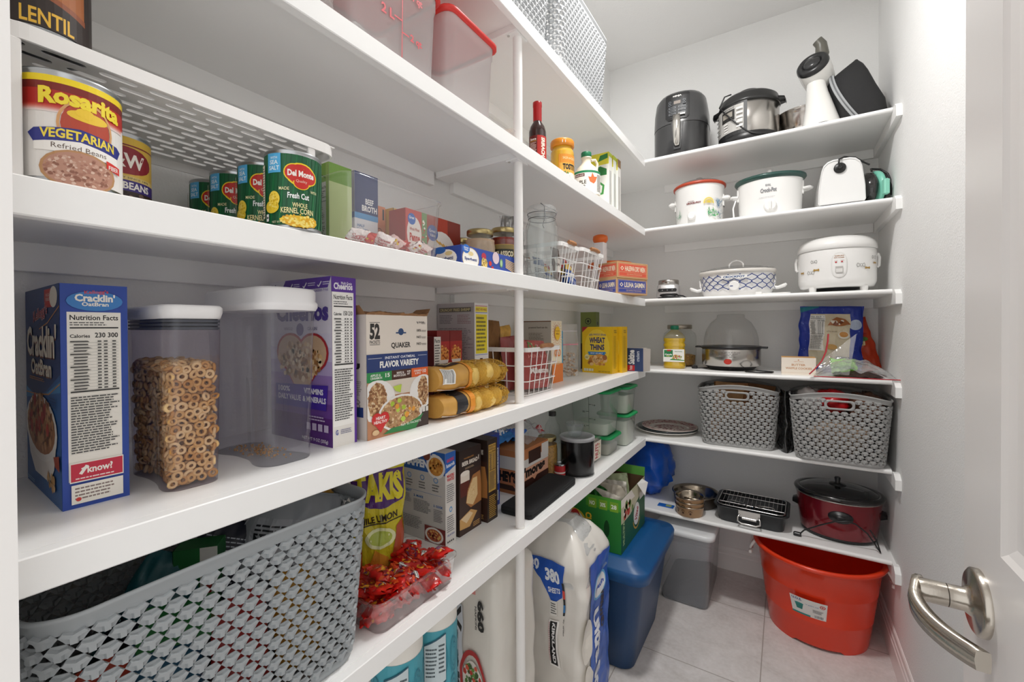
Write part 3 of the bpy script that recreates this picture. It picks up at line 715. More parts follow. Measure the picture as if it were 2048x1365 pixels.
# ------------------------------------------------------------------ third shelf: clamp jar, wire baskets, noodle boxes
t = thing('clamp_jar', 'large clear clip top glass jar just right of the white pole', 'jar', (-.672, 1.243, SZ[2]))
b = MB(); R = .053
pr = [(.045, 0), (.051, .004), (R, .012), (R, .17), (.051, .185), (.044, .203), (.042, .21), (.046, .213), (.046, .219)]
b.lathe(pr, GLASS, n=36, cap1=False); b.lathe([(R * .93, .008), (R * .93, .168), (.04, .2), (.038, .218)], GLASS, n=36, cap1=False, cap0=True); b.build('glass_body', t)
b = MB(); b.lathe([(.047, .221), (.048, .226), (.048, .24), (.042, .247), (.03, .249), (.028, .244)], clear(body=.16, rough=.03, hexb='dfe4e4', name='thick_glass'), n=36); b.build('lid', t)
st = mat('8f9294', .3, 1, name='steel_wire')
b = MB()
b.tube([(.0475 * math.cos(a * PI / 12), .0475 * math.sin(a * PI / 12), .222) for a in range(24)], .0013, st, 6, True)
b.tube([(.044 * math.cos(a * PI / 12), .044 * math.sin(a * PI / 12), .206) for a in range(24)], .0013, st, 6, True)
b.tube([(.03, -.036, .222), (.034, -.045, .235), (.022, -.046, .246), (.012, -.03, .2505), (.008, 0, .252), (.012, .03, .2505), (.022, .046, .246), (.034, .045, .235), (.03, .036, .222)], .0013, st, 6)
b.tube([(.03, -.036, .222), (.038, -.046, .2), (.03, -.05, .175), (.034, -.048, .165)], .0013, st, 6)
b.build('wire_clamp', t)
def wire_basket(label, loc, rz, w, d, h, group=None, n_w=5, n_d=6):
    """origin centre of the base; grip on the +x end"""
    t = thing('wire_basket', label, 'basket', loc, rz, group)
    m = mat('f0eeec', .4, name='white_wire'); k = .84; wood = mat('a8744a', .5, name='light_wood', vary=.2, vscale=60)
    b = MB()
    def band(z0, z1, s, wave=0):
        ro = rrect(w * s, d * s, .018, 0, 4); r1 = []
        for z, o in ((z0, 0), (z1, 0), (z1, -.0012), (z0, -.0012)):
            q = rrect(w * s + o * 2, d * s + o * 2, .018, 0, 4)
            r1.append([(p[0], p[1], z + (wave * max(0, 1 - (p[1] / (d * .36)) ** 2) if abs(p[0]) > w * .4 else 0)) for p in q])
        b.loft(r1 + [r1[0]], m, False, False, smooth=False)
    band(h - .014, h, 1.0, .006); b.build('rim', t)
    b = MB()
    def S(z): return k + (1 - k) * z / h
    for z in (h * .30, h * .62): b.tube([(p[0] * S(z), p[1] * S(z), z) for p in rrect(w, d, .018, 0, 4)], .0018, m, 6, True)
    b.tube([(p[0] * k, p[1] * k, .002) for p in rrect(w, d, .018, 0, 4)], .002, m, 6, True)
    for i in range(n_w):
        x = (-.5 + (i + .5) / n_w) * w * .96
        b.tube([(x, -d / 2, h - .005), (x * S(h / 2), -d / 2 * S(h / 2), h / 2), (x * k, -d / 2 * k, .004), (x * k, 0, .002), (x * k, d / 2 * k, .004), (x, d / 2, h - .005)], .0016, m, 6)
    for i in range(n_d):
        y = (-.5 + (i + .5) / n_d) * d * .96
        b.tube([(-w / 2, y, h - .005), (-w / 2 * k, y * k, .004), (0, y * k, .002), (w / 2 * k, y * k, .004), (w / 2, y, h - .005)], .0016, m, 6)
    b.build('wire_frame', t)
    for sx in (1, -1):
        b = MB(); pts = [(sx * (w / 2 + .003), y, h + .001 + .004 * math.cos(y * 30)) for y in [(-.5 + i / 10) * d * .36 for i in range(11)]]
        b.tube(pts, [.006] + [.0075] * 9 + [.006], wood, 10); b.build('wooden_grip', t)
    return t
wire_basket('white wire basket with a wooden grip right beside the glass clip top jar', (-.78, 1.382, SZ[2] + .001), 0, .30, .158, .142, 'white wire baskets on the third shelf')
wire_basket('white wire basket with a wooden grip beside the noodle boxes', (-.78, 1.597, SZ[2] + .001), 0, .30, .235, .15, 'white wire baskets on the third shelf')
def packet(a):
    a.rect(0, 0, 1, 1, '2350a0'); a.rect(0, .55, 1, .25, 'e2b52c'); a.ell(.5, .67, .3, .1, 'f0dc8a'); a.rect(0, .8, 1, .2, 'b52222'); a.text('NOODLE', .1, .3, .8, .14, 'f0f0e8', .03); a.lines(.1, .08, .8, .15, 4, 'd9dcea')
for i, (x, y, rr, sd) in enumerate(((-.70, 1.54, .25, 1), (-.74, 1.60, -.1, 2), (-.79, 1.52, .1, 3))):
    pouch('noodle_packet', ['blue and yellow noodle packet leaning at the front of the right wire basket', 'blue and yellow noodle packet in the middle of the right wire basket', 'blue and yellow noodle packet at the back of the right wire basket'][i], 'packet', (x, y, SZ[2] + .012), (-.25, rr, PI / 2 + .1), .11, .10, .025, mat('2350a0', .3, name='wrapper_foil'), packet, seed=sd, group='noodle packets in the wire basket', part='wrapper')
pouch('seasoning_packet', 'dark brown packet standing in the left wire basket', 'packet', (-.69, 1.40, SZ[2] + .012), (-.12, 0, PI / 2), .06, .13, .015, mat('4a3226', .35, name='wrapper_foil'), lambda a: (a.rect(.15, .3, .7, .4, 'e8e2da'), a.text('JERKY', .2, .45, .6, .1, '2a1a14', .02)), seed=9, part='wrapper')
pouch('seasoning_packet', 'white and grey packet standing in the left wire basket', 'packet', (-.76, 1.385, SZ[2] + .012), (-.12, 0, PI / 2), .10, .115, .02, mat('d9d6d2', .35, name='wrapper_foil'), lambda a: (a.rect(.1, .6, .8, .25, '5a6a8a'), a.lines(.15, .1, .7, .4, 8, '6a6a6a')), seed=10, part='wrapper')
def noodle(txt, sub, c):
    def f(a):
        a.rect(.04, .1, .92, .8, c); a.rect(.06, .15, .88, .7, c); a.ring(.5, .5, 0.001, .001, .5, c)
        for x, y, w, h in ((.055, .13, .89, .012), (.055, .86, .89, .012), (.055, .13, .006, .74), (.94, .13, .006, .74), (.055, .36, .89, .015)): a.rect(x, y, w, h, 'd8bb92')
        a.text(txt, .24, .44, .66, .32, 'ecdcc0', .03); a.text(sub, .3, .2, .5, .1, 'd8bb92', 0); a.ell(.15, .6, .055, .14, 'ecdcc0', n=4); a.ell(.15, .6, .03, .08, c, n=4)
    return f
NB = 'c29a6c'
for k, (z, txt, c, lab) in enumerate(((SZ[2], 'LILIHA SAIMIN', '3a4796', 'brown card noodle box with a blue label, lower of the two'), (SZ[2] + .0725, 'HALEIWA DRY MEIN', 'd9573e', 'brown card noodle box with a red label, stacked on the blue one'))):
    carton('noodle_box', lab, 'box', (-.625 + .003 * k, 1.845, z), 1.152, .205, .115, .072, NB,
           {'front': noodle(txt, 'OLD HAWAII STYLE NOODLES', c), 'left': noodle(txt, 'OLD HAWAII STYLE', c)}, 'stacked noodle boxes', rough=.7)
t = thing('round_container', 'round clear tub with an orange lid behind the noodle boxes', 'container', (-.78, 2.20, SZ[2]))
b = MB(); b.lathe([(.085, 0), (.1, .01), (.105, .17)], clear(body=.25, name='frosted_plastic'), n=40, cap1=False); b.build('tub_body', t)
b = MB(); b.lathe([(.108, .165), (.116, .17), (.116, .186), (.11, .19), (.06, .191)], mat('e06a24', .4, name='orange_plastic'), n=40); b.build('lid', t)
t = thing('food_chopper', 'white square food pusher with a round orange knob standing by the noodle boxes', 'utensil', (-.745, 1.965, SZ[2]))
b = MB(); b.loft([rrect(.05, .05, .006, 0), rrect(.05, .05, .006, .255)], mat('e3dfe2', .4, name='white_plastic')); b.build('shaft', t)
b = MB(); b.lathe([(.026, .255), (.034, .265), (.036, .275), (.033, .288), (.02, .294)], mat('d9661f', .4, name='orange_plastic'), n=28); b.build('knob', t)
# ------------------------------------------------------------------ fourth shelf, left to right
Z4 = SZ[3]
def crk_front(a):
    a.rect(0, 0, 1, 1, '2a5f9e'); a.poly([(0, .5), (.3, .47), (.6, .5), (1, .6), (1, 1), (0, 1)], '203a6e'); a.poly([(0, .78), (.4, .82), (.7, .92), (1, .95), (1, 1), (0, 1)], '27457f')
    a.poly([(0, .44), (1, .52), (1, .57), (.6, .49), (.3, .46), (0, .5)], '3f86bd')
    for x0, y0, x1, y1 in ((.0, .47, .35, .475), (.35, .475, .7, .495), (.7, .495, 1, .56), (.45, .80, .7, .83), (.7, .83, 1, .90)): a.line(x0, y0, x1, y1, .006, 'c98a4a')
    a.rect(.62, .90, .22, .085, 'c8332c'); a.ell(.86, .945, .10, .048, 'e9e2d2'); a.text('HIGH', .66, .95, .12, .015, 'e8c8c0', .01); a.text('FIBER', .66, .93, .12, .015, 'e8c8c0', .01)
    a.text("Kellogg's", .28, .835, .42, .075, 'cfc8cf', .05, shear=.03, rot=.12); a.text("Kellogg's", .28, .838, .42, .07, 'b5343c', .02, shear=.03, rot=.12)
    for c, bb, o in (('8a4a2c', .05, -.006), ('f1ead8', .035, 0)):
        a.text("Cracklin'", .07 + o, .665 + o, .86, .155, c, bb); a.text('OatBran', .20 + o, .575 + o, .60, .08, c, bb)
    a.lines(.15, .545, .55, .018, 2, 'c98a4a')
    a.poly([(.02, .32), (.92, .32), (.84, .16), (.72, .085), (.30, .085), (.14, .16)], 'e8e4de'); a.ell(.47, .32, .46, .16, 'efece6'); a.ell(.47, .325, .41, .13, 'a9744f')
    a.blobs(.47, .35, .38, .13, 240, .034, ['a8744a', 'c08c5c', '8c5a38', 'b98258', '6f4229', 'd0a070']); a.blobs(.45, .37, .3, .1, 12, .05, ['b5382e', 'a02c28'])
    a.poly([(.84, .22), (.98, .24), (.99, .17), (.88, .18)], '9c3a22'); a.blobs(.78, .10, .10, .03, 18, .03, ['d9b27a', 'c99a5c'])
    a.lines(.75, .44, .2, .05, 4, '24406f'); a.lines(.05, .02, .3, .02, 2, '8fb0cf')
def crk_side(a):
    a.rect(0, 0, 1, 1, '2848a0'); a.rect(.09, .12, .80, .755, 'efebe2'); a.nutrition(.09, .215, .80, .66, bg=None)
    a.ell(.5, .925, .42, .045, '3a7fc4'); a.text("Kellogg's", .34, .955, .36, .02, 'c9434a', .02, rot=.08); a.text("Cracklin'", .2, .922, .6, .035, 'f3efe6', .04); a.text('OatBran', .30, .902, .4, .018, 'f3efe6', .03)
    a.rect(.10, .115, .80, .088, 'efebe2'); a.rect(.115, .12, .77, .078, 'c62a44'); a.text('know?', .35, .15, .38, .033, 'f4efe8', .03); a.line(.25, .15, .35, .185, .012, 'f4efe8'); a.line(.27, .17, .37, .18, .012, 'f4efe8'); a.lines(.18, .125, .62, .012, 1, 'f0d8d8')
    a.rect(.12, .02, .77, .085, 'efebe2'); a.lines(.17, .035, .6, .06, 4, '8a7a74'); a.circ(.22, .04, .04, 'd04038')
carton('cereal_box', 'tall blue oat bran cereal box at the left end of the fourth shelf', 'box', (-.732, .143, Z4), PI / 2 - .03, .062, .212, .275, '2848a0', {'front': crk_side, 'left': crk_front})
RINGS = [mat(c, .7, name='toasted_oat', bump=.4, bscale=300) for c in ('deb67a', 'd4a562', 'c48f4c', 'e6c48e')]
def oat_rings(t, w, d, h, seed, n, k0=.9):
    """cereal rings packed against the walls of the container and heaped on top"""
    r = random.Random(seed); b = MB()
    b.loft([rrect(w * k0 - .034, d * k0 - .034, .01, .006), rrect(w * (k0 + .04) - .034, d * (k0 + .04) - .034, .01, h - .016)], mat('8f6836', .8, bump=1, bscale=150, name='toasted_oat', vary=.3, vscale=120))
    def torus(c, nrm, R, rr, m):
        z = Vector(nrm).normalized(); x = z.orthogonal().normalized(); y = z.cross(x); vs = []; fs = []
        A, B = 10, 5
        for i in range(A):
            for j in range(B):
                a, e = 2 * PI * i / A, 2 * PI * j / B
                q = Vector(c) + (x * math.cos(a) + y * math.sin(a)) * (R + rr * math.cos(e)) + z * rr * math.sin(e)
                vs.append(q); fs.append((i * B + j, ((i + 1) % A) * B + j, ((i + 1) % A) * B + (j + 1) % B, i * B + (j + 1) % B))
        b.add(vs, fs, m, True)
    sp = .0118
    def wall(along, fixed, nrm, depth):
        z = .010
        row = 0
        while z < h - .004:
            kk = k0 + (1 - k0) * z / .24; ww, dd = w * kk / 2 - .0085 - depth, d * kk / 2 - .0085 - depth
            L_ = ww if along == 'x' else dd; u = -L_ + (row % 2) * sp / 2
            while u <= L_:
                j = sp * .24; a_, z_ = u + r.uniform(-j, j), z + r.uniform(-j, j)
                wst = math.exp(-(a_ / (w * .24)) ** 4) * .009 if along == 'x' else 0
                c = (a_, fixed * (dd - wst), z_) if along == 'x' else (fixed * ww, a_, z_)
                v = Vector(nrm) + Vector((r.uniform(-1, 1), r.uniform(-1, 1), r.uniform(-1, 1))) * r.choice([.15, .3, .5, 1.0])
                torus(c, v, r.uniform(.0043, .0050), r.uniform(.0019, .0024), r.choice(RINGS)); u += sp
            z += sp * .88; row += 1
    for dp in (0, .007):
        wall('x', -1, (0, -1, 0), dp); wall('y', 1, (1, 0, 0), dp)
    wall('x', 1, (0, 1, 0), 0); wall('y', -1, (-1, 0, 0), 0)
    for i in range(260):
        torus((r.uniform(-1, 1) * (w * .47 - .010), r.uniform(-1, 1) * (d * .47 - .010), h - .010 + r.uniform(-.004, .006)), Vector((r.uniform(-1, 1), r.uniform(-1, 1), 1.2)), .0047, .0022, r.choice(RINGS))
    o = b.build('cereal_rings', t, 'toasted oat cereal rings'); o['kind'] = 'stuff'
    return o
def pour_box(label, cx, cy, rz, w, d, h, fill, lidw=.004, tint='f4f1f6'):
    t = thing('cereal_container', label, 'container', (cx, cy, Z4), rz)
    pl = clear(tint=tint, body=.035, rough=.04, hexb='d9d2dc', name='clear_plastic')
    b = MB(); k = .91
    def rg(z, g=0):
        kk = k + (1 - k) * z / h; W, Dd = w * kk - g, d * kk - g; p = []
        for q in rrect(W, Dd, .02, z, 5):
            x, y = q[0], q[1]
            # waisted grip on the long sides below the shoulder
            s = max(0, 1 - abs(x / (W * .30)) ** 3) * max(0, min(1, (h * .62 - z) / .02)) * .012
            y -= math.copysign(s, y) if abs(y) > Dd * .4 else 0
            p.append((x, y, z))
        return p
    def dense(f):
        out = []
        for z in [0, .003] + [h * i / 14 for i in range(1, 13)]: out.append(f(z))
        return out
    def rs(z):
        base = rg(z); out = []
        n = len(base)
        for i in range(n):
            a, c = base[i], base[(i + 1) % n]; m = 8 if i % 6 == 5 else 1
            for j in range(m):
                x = a[0] + (c[0] - a[0]) * j / m; y = a[1] + (c[1] - a[1]) * j / m
                kk = k + (1 - k) * z / h; W, Dd = w * kk, d * kk
                s = math.exp(-(x / (W * .24)) ** 4) * (.5 - .5 * math.cos(PI * max(0, min(1, (h * .62 - z) / .05)))) * .006
                if abs(y) > Dd * .42: y -= math.copysign(s, y)
                out.append((x, y, z))
        return out
    zs = [0, .003] + [(h - .034) * i / 12 for i in range(1, 13)]
    rings = [rs(z) for z in zs]
    inner = [(p[0] * .94, p[1] * .94, .0) for p in rings[0]]
    b.loft([inner] + rings, pl, cap1=False); b.build('clear_body', t)
    g = MB(); m2 = mat('4a4d56', .3, name='grey_seal')
    for q in (.032, .027, .022): g.loft([rrect(w * .985, d * .975, .02, h - q - .0016, 5), rrect(w * .985, d * .975, .02, h - q + .0016, 5)], m2, True, True)
    g.loft([rrect(w * .96, d * .93, .02, h - .034, 5), rrect(w * .96, d * .93, .02, h - .018, 5)], clear(tint='8a8c96', body=.3, hexb='6a6c78', name='smoky_plastic'), False, False)
    g.build('seal', t)
    l = MB(); wm = mat('efeeee', .3, name='white_lid')
    l.loft([rrect(w * .965, d * .965, .02, h - .019, 5), rrect(w * .99, d * .99, .02, h - .018, 5), rrect(w + lidw, d + lidw, .022, h - .010, 5), rrect(w + lidw, d + lidw, .022, h - .003, 5), rrect(w + lidw - .006, d + lidw - .006, .019, h, 5), rrect(w - .02, d - .02, .015, h, 5), rrect(w - .024, d - .024, .014, h - .003, 5)], wm)
    l.build('lid', t)
    return t
t = pour_box('clear cereal container with a white lid, two thirds full of oat rings', -.768, .268, -.04, .175, .072, .252, True)
oat_rings(t, .175, .072, .176, 4, 2500)
t = thing('cereal_container', 'nearly empty tall clear container with a wide white pouring lid', 'container', (-.777, .398, Z4), 0)
pl = clear(tint='f1f1f4', body=.05, rough=.05, hexb='cfd0d6', name='clear_plastic')
b = MB(); W, Dd, H = .215, .095, .285
def er(z, g=0):
    kk = .90 + .10 * z / H; out = []
    base = rrect(W * kk - g, Dd * kk - g, .028, z, 6); n = len(base)
    for i in range(n):
        a, c = base[i], base[(i + 1) % n]; m = 10 if i % 7 == 6 else 1
        for j in range(m):
            x = a[0] + (c[0] - a[0]) * j / m; y = a[1] + (c[1] - a[1]) * j / m
            s = math.exp(-(x / (W * .2)) ** 4) * (.5 - .5 * math.cos(PI * max(0, min(1, (H * .66 - z) / .07)))) * .011
            if abs(y) > Dd * .40: y -= math.copysign(s, y)
            out.append((x, y, z))
    return out
rings = [er(z) for z in [0, .003] + [(H - .045) * i / 12 for i in range(1, 13)]]
b.loft([[(p[0] * .93, p[1] * .93, 0) for p in rings[0]]] + rings + [[(p[0] * 1.03, p[1] * 1.05, H - .03) for p in rings[-1]]], pl, cap1=False); b.build('clear_body', t)
l = MB(); wm = mat('eeedee', .32, name='white_lid')
l.loft([rrect(W * 1.01, Dd * 1.04, .03, H - .036, 6), rrect(W * 1.04, Dd * 1.10, .032, H - .030, 6), rrect(W * 1.04, Dd * 1.10, .032, H - .024, 6), rrect(W * 1.01, Dd * 1.04, .03, H - .02, 6), rrect(W * 1.01, Dd * 1.04, .03, H - .004, 6), rrect(W * .98, Dd * .98, .028, H, 6), rrect(W * .85, Dd * .8, .025, H + .002, 6)], wm); l.build('lid', t)
c = MB(); r = random.Random(5)
for i in range(160): 
    s = r.uniform(.0008, .0022); x, y = r.gauss(0, .04), r.gauss(0, .016)
    if abs(x) < .08 and abs(y) < .03: c.blob((x, y, .004 + s), s, RINGS[2], i, nu=5, nv=3)
o = c.build('cereal_crumbs', t, 'tan cereal crumbs'); o['kind'] = 'stuff'
def chf(a):
    for i in range(12): a.rect(0, i / 12, 1, 1 / 12 + .001, ['5a2a7e', '5a2878', '6a3f92', '7d58a4', '9478b4', 'b0a0c8', 'c3bad6', 'd0cbdc', 'd6d2de', 'd9d6e0', 'dbd8e2', 'dcdae3'][i])
    a.poly([(.2, .93), (.95, .935), (1, 1), (.28, 1)], '5b3a9c'); a.text('big G', .03, .945, .08, .035, '2a2a6a', .02)
    for i in range(3): a.line(.34 + .23 * i, .955, .36 + .23 * i, .945, .008, 'f0f0f4'); a.line(.36 + .23 * i, .945, .40 + .23 * i, .975, .008, 'f0f0f4'); a.lines(.42 + .23 * i, .95, .12, .025, 2, 'dcd6ee')
    a.text('Gluten Free', .76, .915, .2, .022, '8a7ab0', .01); a.text('Cheerios', .12, .74, .84, .12, '4a3a8c', .05)
    a.text('WHOLE', .25, .685, .15, .02, '6a6080', .0); a.circ(.52, .69, .06, '6a5a90'); a.text('GRAIN', .64, .685, .15, .02, '6a6080', 0)
    for c, k in (('a8222c', 1.0), ('c9a987', .88)):
        a.ell(.36, .55, .24 * k, .12 * k, c); a.ell(.72, .55, .24 * k, .12 * k, c); a.poly([(.54 - .40 * k, .53), (.54 + .40 * k, .53), (.54 + .1, .33 + .04 * (1 - k)), (.54 - .1, .33 + .04 * (1 - k))], c)
    a.blobs(.52, .5, .36, .12, 160, .035, ['b5864f', 'dcb782', 'a06e3c', 'ead2a8'])
    a.poly([(.1, .21), (.92, .21), (.95, .36), (.1, .345)], '4326a0'); a.text('100%', .15, .30, .2, .035, 'e9e6f2', .03); a.text('DAILY VALUE', .15, .25, .38, .035, 'e9e6f2', .03); a.text('VITAMINS', .58, .30, .3, .035, 'f2f0f8', .04); a.text('& MINERALS', .56, .25, .36, .035, 'f2f0f8', .04)
    a.lines(.66, .14, .28, .035, 2, 'c9b8d8')
    for i in range(4): a.rect(.62 + .09 * i, .085, .065, .042, 'cbbcd9')
    a.text('NET WT 9 OZ (255g)', .55, .015, .4, .025, 'e4dcea', .02)
def chs(a):
    a.rect(0, 0, 1, 1, 'e6e2dc'); a.rect(.9, 0, .1, 1, '5a2f96'); a.rect(0, .91, .92, .09, '5a2f96'); a.text('Multi Grain', .38, .955, .45, .018, 'e9e2f2', .02); a.text('Cheerios', .08, .925, .78, .04, 'f2eef6', .04)
    a.nutrition(.03, .12, .86, .79, ('150', '210')); a.text('G', .1, .07, .1, .03, '3a4a9c', .03); a.lines(.3, .07, .5, .03, 3, '7a7a9a')
carton('cereal_box', 'tall purple and grey cereal box with a nutrition side panel behind the empty container', 'box', (-.697, .484, Z4), PI / 2, .052, .205, .315, '5a2f96', {'front': chs, 'left': chf})
def oat(a):
    a.rect(0, 0, 1, 1, 'ddd3c8'); a.text('52', .05, .80, .15, .13, '2b2826', .05); a.text('PACKETS', .05, .765, .15, .028, '2b2826', .02); a.rect(.05, .935, .15, .004, '2b2826'); a.rect(.05, .755, .15, .004, '2b2826')
    a.text('QUAKER', .37, .715, .32, .055, '2b2826', .03); a.ell(.53, .86, .045, .03, '25426e'); a.rect(.445, .845, .17, .012, '25426e')
    for y, s in ((.93, '9g SUGAR'), (.86, '100%'), (.80, 'NO'), (.74, 'NO')): a.text(s, .80, y, .14 if len(s) > 4 else .08, .022, '3a3634', .02); a.lines(.89, y - .005, .09, .02, 2, '6a6460')
    a.rect(0, .535, 1, .145, '263a70'); a.text('INSTANT OATMEAL', .27, .635, .5, .022, 'dfe0e6', .02); a.rect(.02, .645, .2, .003, 'dfe0e6'); a.rect(.82, .645, .16, .003, 'dfe0e6'); a.text('FLAVOR VARIETY', .19, .565, .64, .055, 'f2f0ec', .04)
    a.rect(0, .455, .37, .08, '2f8a4c'); a.rect(.37, .455, .33, .08, '4a2b20'); a.rect(.70, .455, .30, .08, 'e0632c')
    a.text('APPLES &', .05, .50, .15, .02, 'eef0e8', .02); a.text('CINNAMON', .05, .477, .17, .02, 'eef0e8', .02); a.text('15', .27, .485, .07, .035, 'eef0e8', .03)
    a.text('MAPLE &', .45, .50, .12, .02, 'eee6e0', .02); a.text('BROWN SUGAR', .40, .477, .2, .02, 'eee6e0', .02); a.text('27', .62, .485, .06, .035, 'eee6e0', .03)
    a.text('CINNAMON', .74, .50, .14, .018, 'f4e6dc', .02); a.text('& SPICE', .76, .477, .1, .018, 'f4e6dc', .02); a.text('10', .90, .485, .06, .035, 'f4e6dc', .03)
    a.rect(0, 0, 1, .455, 'b8805c'); a.rect(.6, 0, .4, .3, '3c2c28'); a.poly([(.2, .455), (.8, .455), (.7, .33), (.3, .33)], 'd9cdbf')
    for cx, cy, rx, ry in ((.15, .30, .27, .17), (.9, .32, .24, .15), (.52, .17, .37, .155)):
        a.ell(cx, cy, rx, ry, 'e9e6e2') if cx - rx > 0 and cx + rx < 1 else a.poly([(max(0, min(1, cx + rx * math.cos(i * .2618))), cy + ry * math.sin(i * .2618)) for i in range(24)], 'e9e6e2')
        a.rnd.seed(int(cx * 100)); q = min(rx, cx, 1 - cx) if cx - rx < 0 or cx + rx > 1 else rx
        a.ell(cx if q == rx else (q if cx < .5 else 1 - q), cy, q * .92, ry * .88, 'b08a5e')
        a.blobs(cx if q == rx else (q if cx < .5 else 1 - q), cy, q * .9, ry * .86, 240, .021, ['c9a078', 'e3c9a4', 'b98a62', 'a87850', 'dbb98c', '8f6240'])
    a.blobs(.52, .19, .27, .1, 14, .042, ['a9c23c', 'b8cf52', 'e09a3a']); a.poly([(.38, .40), (.52, .41), (.5, .34), (.42, .36)], 'b9cf4e')
    a.poly([(.22, .02), (.75, .0), (.9, .12), (.78, .09), (.55, .055), (.35, .055)], '2f8044'); a.text('NET 52 PACKETS', .5, .05, .35, .018, 'e4ece2', .01)
    a.ell(.13, .155, .075, .05, 'c92a2a'); a.ell(.24, .155, .075, .05, 'c92a2a'); a.poly([(.06, .15), (.31, .15), (.185, .04)], 'c92a2a'); a.text('HEART', .115, .15, .14, .025, 'f6e6e2', .03); a.text('HEALTHY', .085, .118, .20, .025, 'f6e6e2', .03)
    a.ell(.11, .05, .05, .022, 'd9b88c')
    for i in range(3): a.rect(.82 + .06 * i, .13, .045, .045, 'dcd8d2')
def oat_side(a): a.rect(0, 0, 1, 1, 'd6cdc4'); a.text('U', .2, .56, .5, .05, '2b2826', .05); a.rect(.1, .18, .75, .08, '263a70'); a.lines(.1, .35, .7, .12, 8, '8a827a'); a.ring(.5, .30, .2, .02, .2, '6a645e'); a.ring(.5, .27, .2, .02, .2, '6a645e')
t = carton('oatmeal_box', 'cream and navy oatmeal variety box with a torn open top on the fourth shelf', 'box', (-.684, .549, Z4), PI / 2 + .02, .172, .06, .246, 'ddd3c8', {'front': oat, 'left': oat_side}, open_top='9c7650')
b = MB(); br = mat('8c6644', .85, name='torn_card', vary=.2, vscale=80); r = random.Random(2)
for (p0, p1, out) in (((0, 0), (.172, 0), (0, -.004)), ((0, .06), (.172, .06), (0, .012))):
    n = 24; lo = []; hi = []
    for i in range(n + 1):
        f = i / n; x = p0[0] + (p1[0] - p0[0]) * f; lo.append((x, p0[1], .2455)); hh = .003 + .009 * abs(noise.noise(Vector((i * .9, p0[1] * 50, 0)))) + (.006 if p0[1] else 0)
        hi.append((x, p0[1] + out[1], .246 + hh))
    b.loft([lo, hi], br, False, False, smooth=False, closed=False)
for x, s in ((0, -.45), (.172, 1)):
    b.add([(x, 0, .246), (x, .06, .246), (x + s * .022, .055, .262), (x + s * .02, .008, .264)], [(0, 1, 2, 3)], br)
b.build('torn_flap', t)

# potatoes in two net bags
NET = mat('caa03a', .6, name='orange_netting')
PAPER = mat('c9984a', .45, name='kraft_band', vary=.12, vscale=20)
SKIN = mat('dcb964', .5, bump=.4, bscale=90, name='potato_skin', vary=.12, vscale=50)
r = random.Random(8)
def net_bag(lab, x, y, z, h, spots, lab2, ln):
    t = thing('net_bag', lab, 'bag', (x, y, z), PI / 2, 'net bags of potatoes')
    # bag lies along its local x; body = tapered tube round the potatoes, printed band on the left half
    b = MB(); fab = clear(tint='fdf6dc', body=.04, rough=.4, hexb='d9b040', gloss=.15, name='orange_net_film')
    def sec(f, g=0):
        return (.82 + .18 * math.sin(f * PI)) if f < .78 else max(.16, math.sqrt(max(0, 1 - ((f - .78) / .235) ** 2)))
    def ring(f, g=0, n=26):
        k = sec(f); X = (f - .5) * ln; p = []
        for i in range(n):
            a = 2 * PI * i / n; c, s_ = math.cos(a), math.sin(a)
            yy = math.copysign(abs(c) ** .8, c) * (.048 * k + g); zz = h / 2 + math.copysign(abs(s_) ** .8, s_) * (h / 2 * k + g)
            nz = .0035 * noise.noise(Vector((X * 40, yy * 40, zz * 40 + z)))
            p.append((X, yy + nz, max(.0015, zz + nz)))
        return p
    b = MB(); b.loft([ring(f / 20 * .37) for f in range(21)], PAPER)
    o = b.build('printed_band', t)
    bb = MB()
    def bandP(x_, y_, e):
        f = .02 + x_ * .35; n = 26; rg = ring(f, .0012 + e); a = (-.5 + y_ * 1.4) * PI * .62; 
        i = ((a - 0) / (2 * PI) * n) % n
        # front of the bag faces -y: walk from low to high on that side
        i = (n * .5 - (y_ - .35) * n * .5) % n
        i0 = int(i); fr = i - i0; A, B = rg[i0 % n], rg[(i0 + 1) % n]
        return Vector([A[q] + (B[q] - A[q]) * fr for q in range(3)])
    ar = Art(bb, bandP, 1.2, du=1 / 10, dv=1 / 14, e0=0, step=.0002, rough=.5)
    if lab2 == 1:
        ar.rect(.30, .72, .55, .26, '33231a'); ar.text('YELLOW', .4, .80, .36, .1, 'e9d9a8', .04); ar.bars(.08, .28, .34, .3, n=16); ar.rect(.9, 0, .1, 1, 'e0902c'); ar.rect(0, .06, .9, .03, 'eee9de')
    else:
        ar.rect(.38, .15, .34, .8, '1c1c22'); ar.text('GOLD', .3, .7, .4, .12, '1c1c22', .04); ar.rect(0, .06, .95, .05, 'eee9de'); ar.rect(.82, 0, .18, 1, 'e0902c')
    bb.build('print', o)
    b = MB()
    rg = [ring(f / 30 * .64 + .36, .001, 22) for f in range(31)]
    for k in range(22):
        for dr in (1, -1):
            pts = [rg[j][(k + dr * j // 2) % 22] for j in range(31)]
            b.tube(pts, .00045, NET, 4, smooth=False)
    b.loft(rg, fab, False, False)
    b.build('netting', t)
    tip = MB(); tip.blob((ln / 2 + .012, 0, h / 2 - .004), (.022, .012, .01), NET, 3, .4); tip.build('gathered_end', t)
    for i, (px, py, pz, s) in enumerate(spots):
        q = MB(); q.blob((0, 0, 0), (s * 1.1, s * .98, s * .95), SKIN, r.random() * 9, .14, 14, 10)
        o = q.build('potato', loc=(x - py, y + px, z + pz)); o.rotation_euler = (r.uniform(0, 1), r.uniform(-.4, .4), r.uniform(0, 3))
        tag(o, 'yellow potato inside the %s net bag' % lab2_name[lab2], 'potato', 'potatoes in the %s net bag' % lab2_name[lab2])
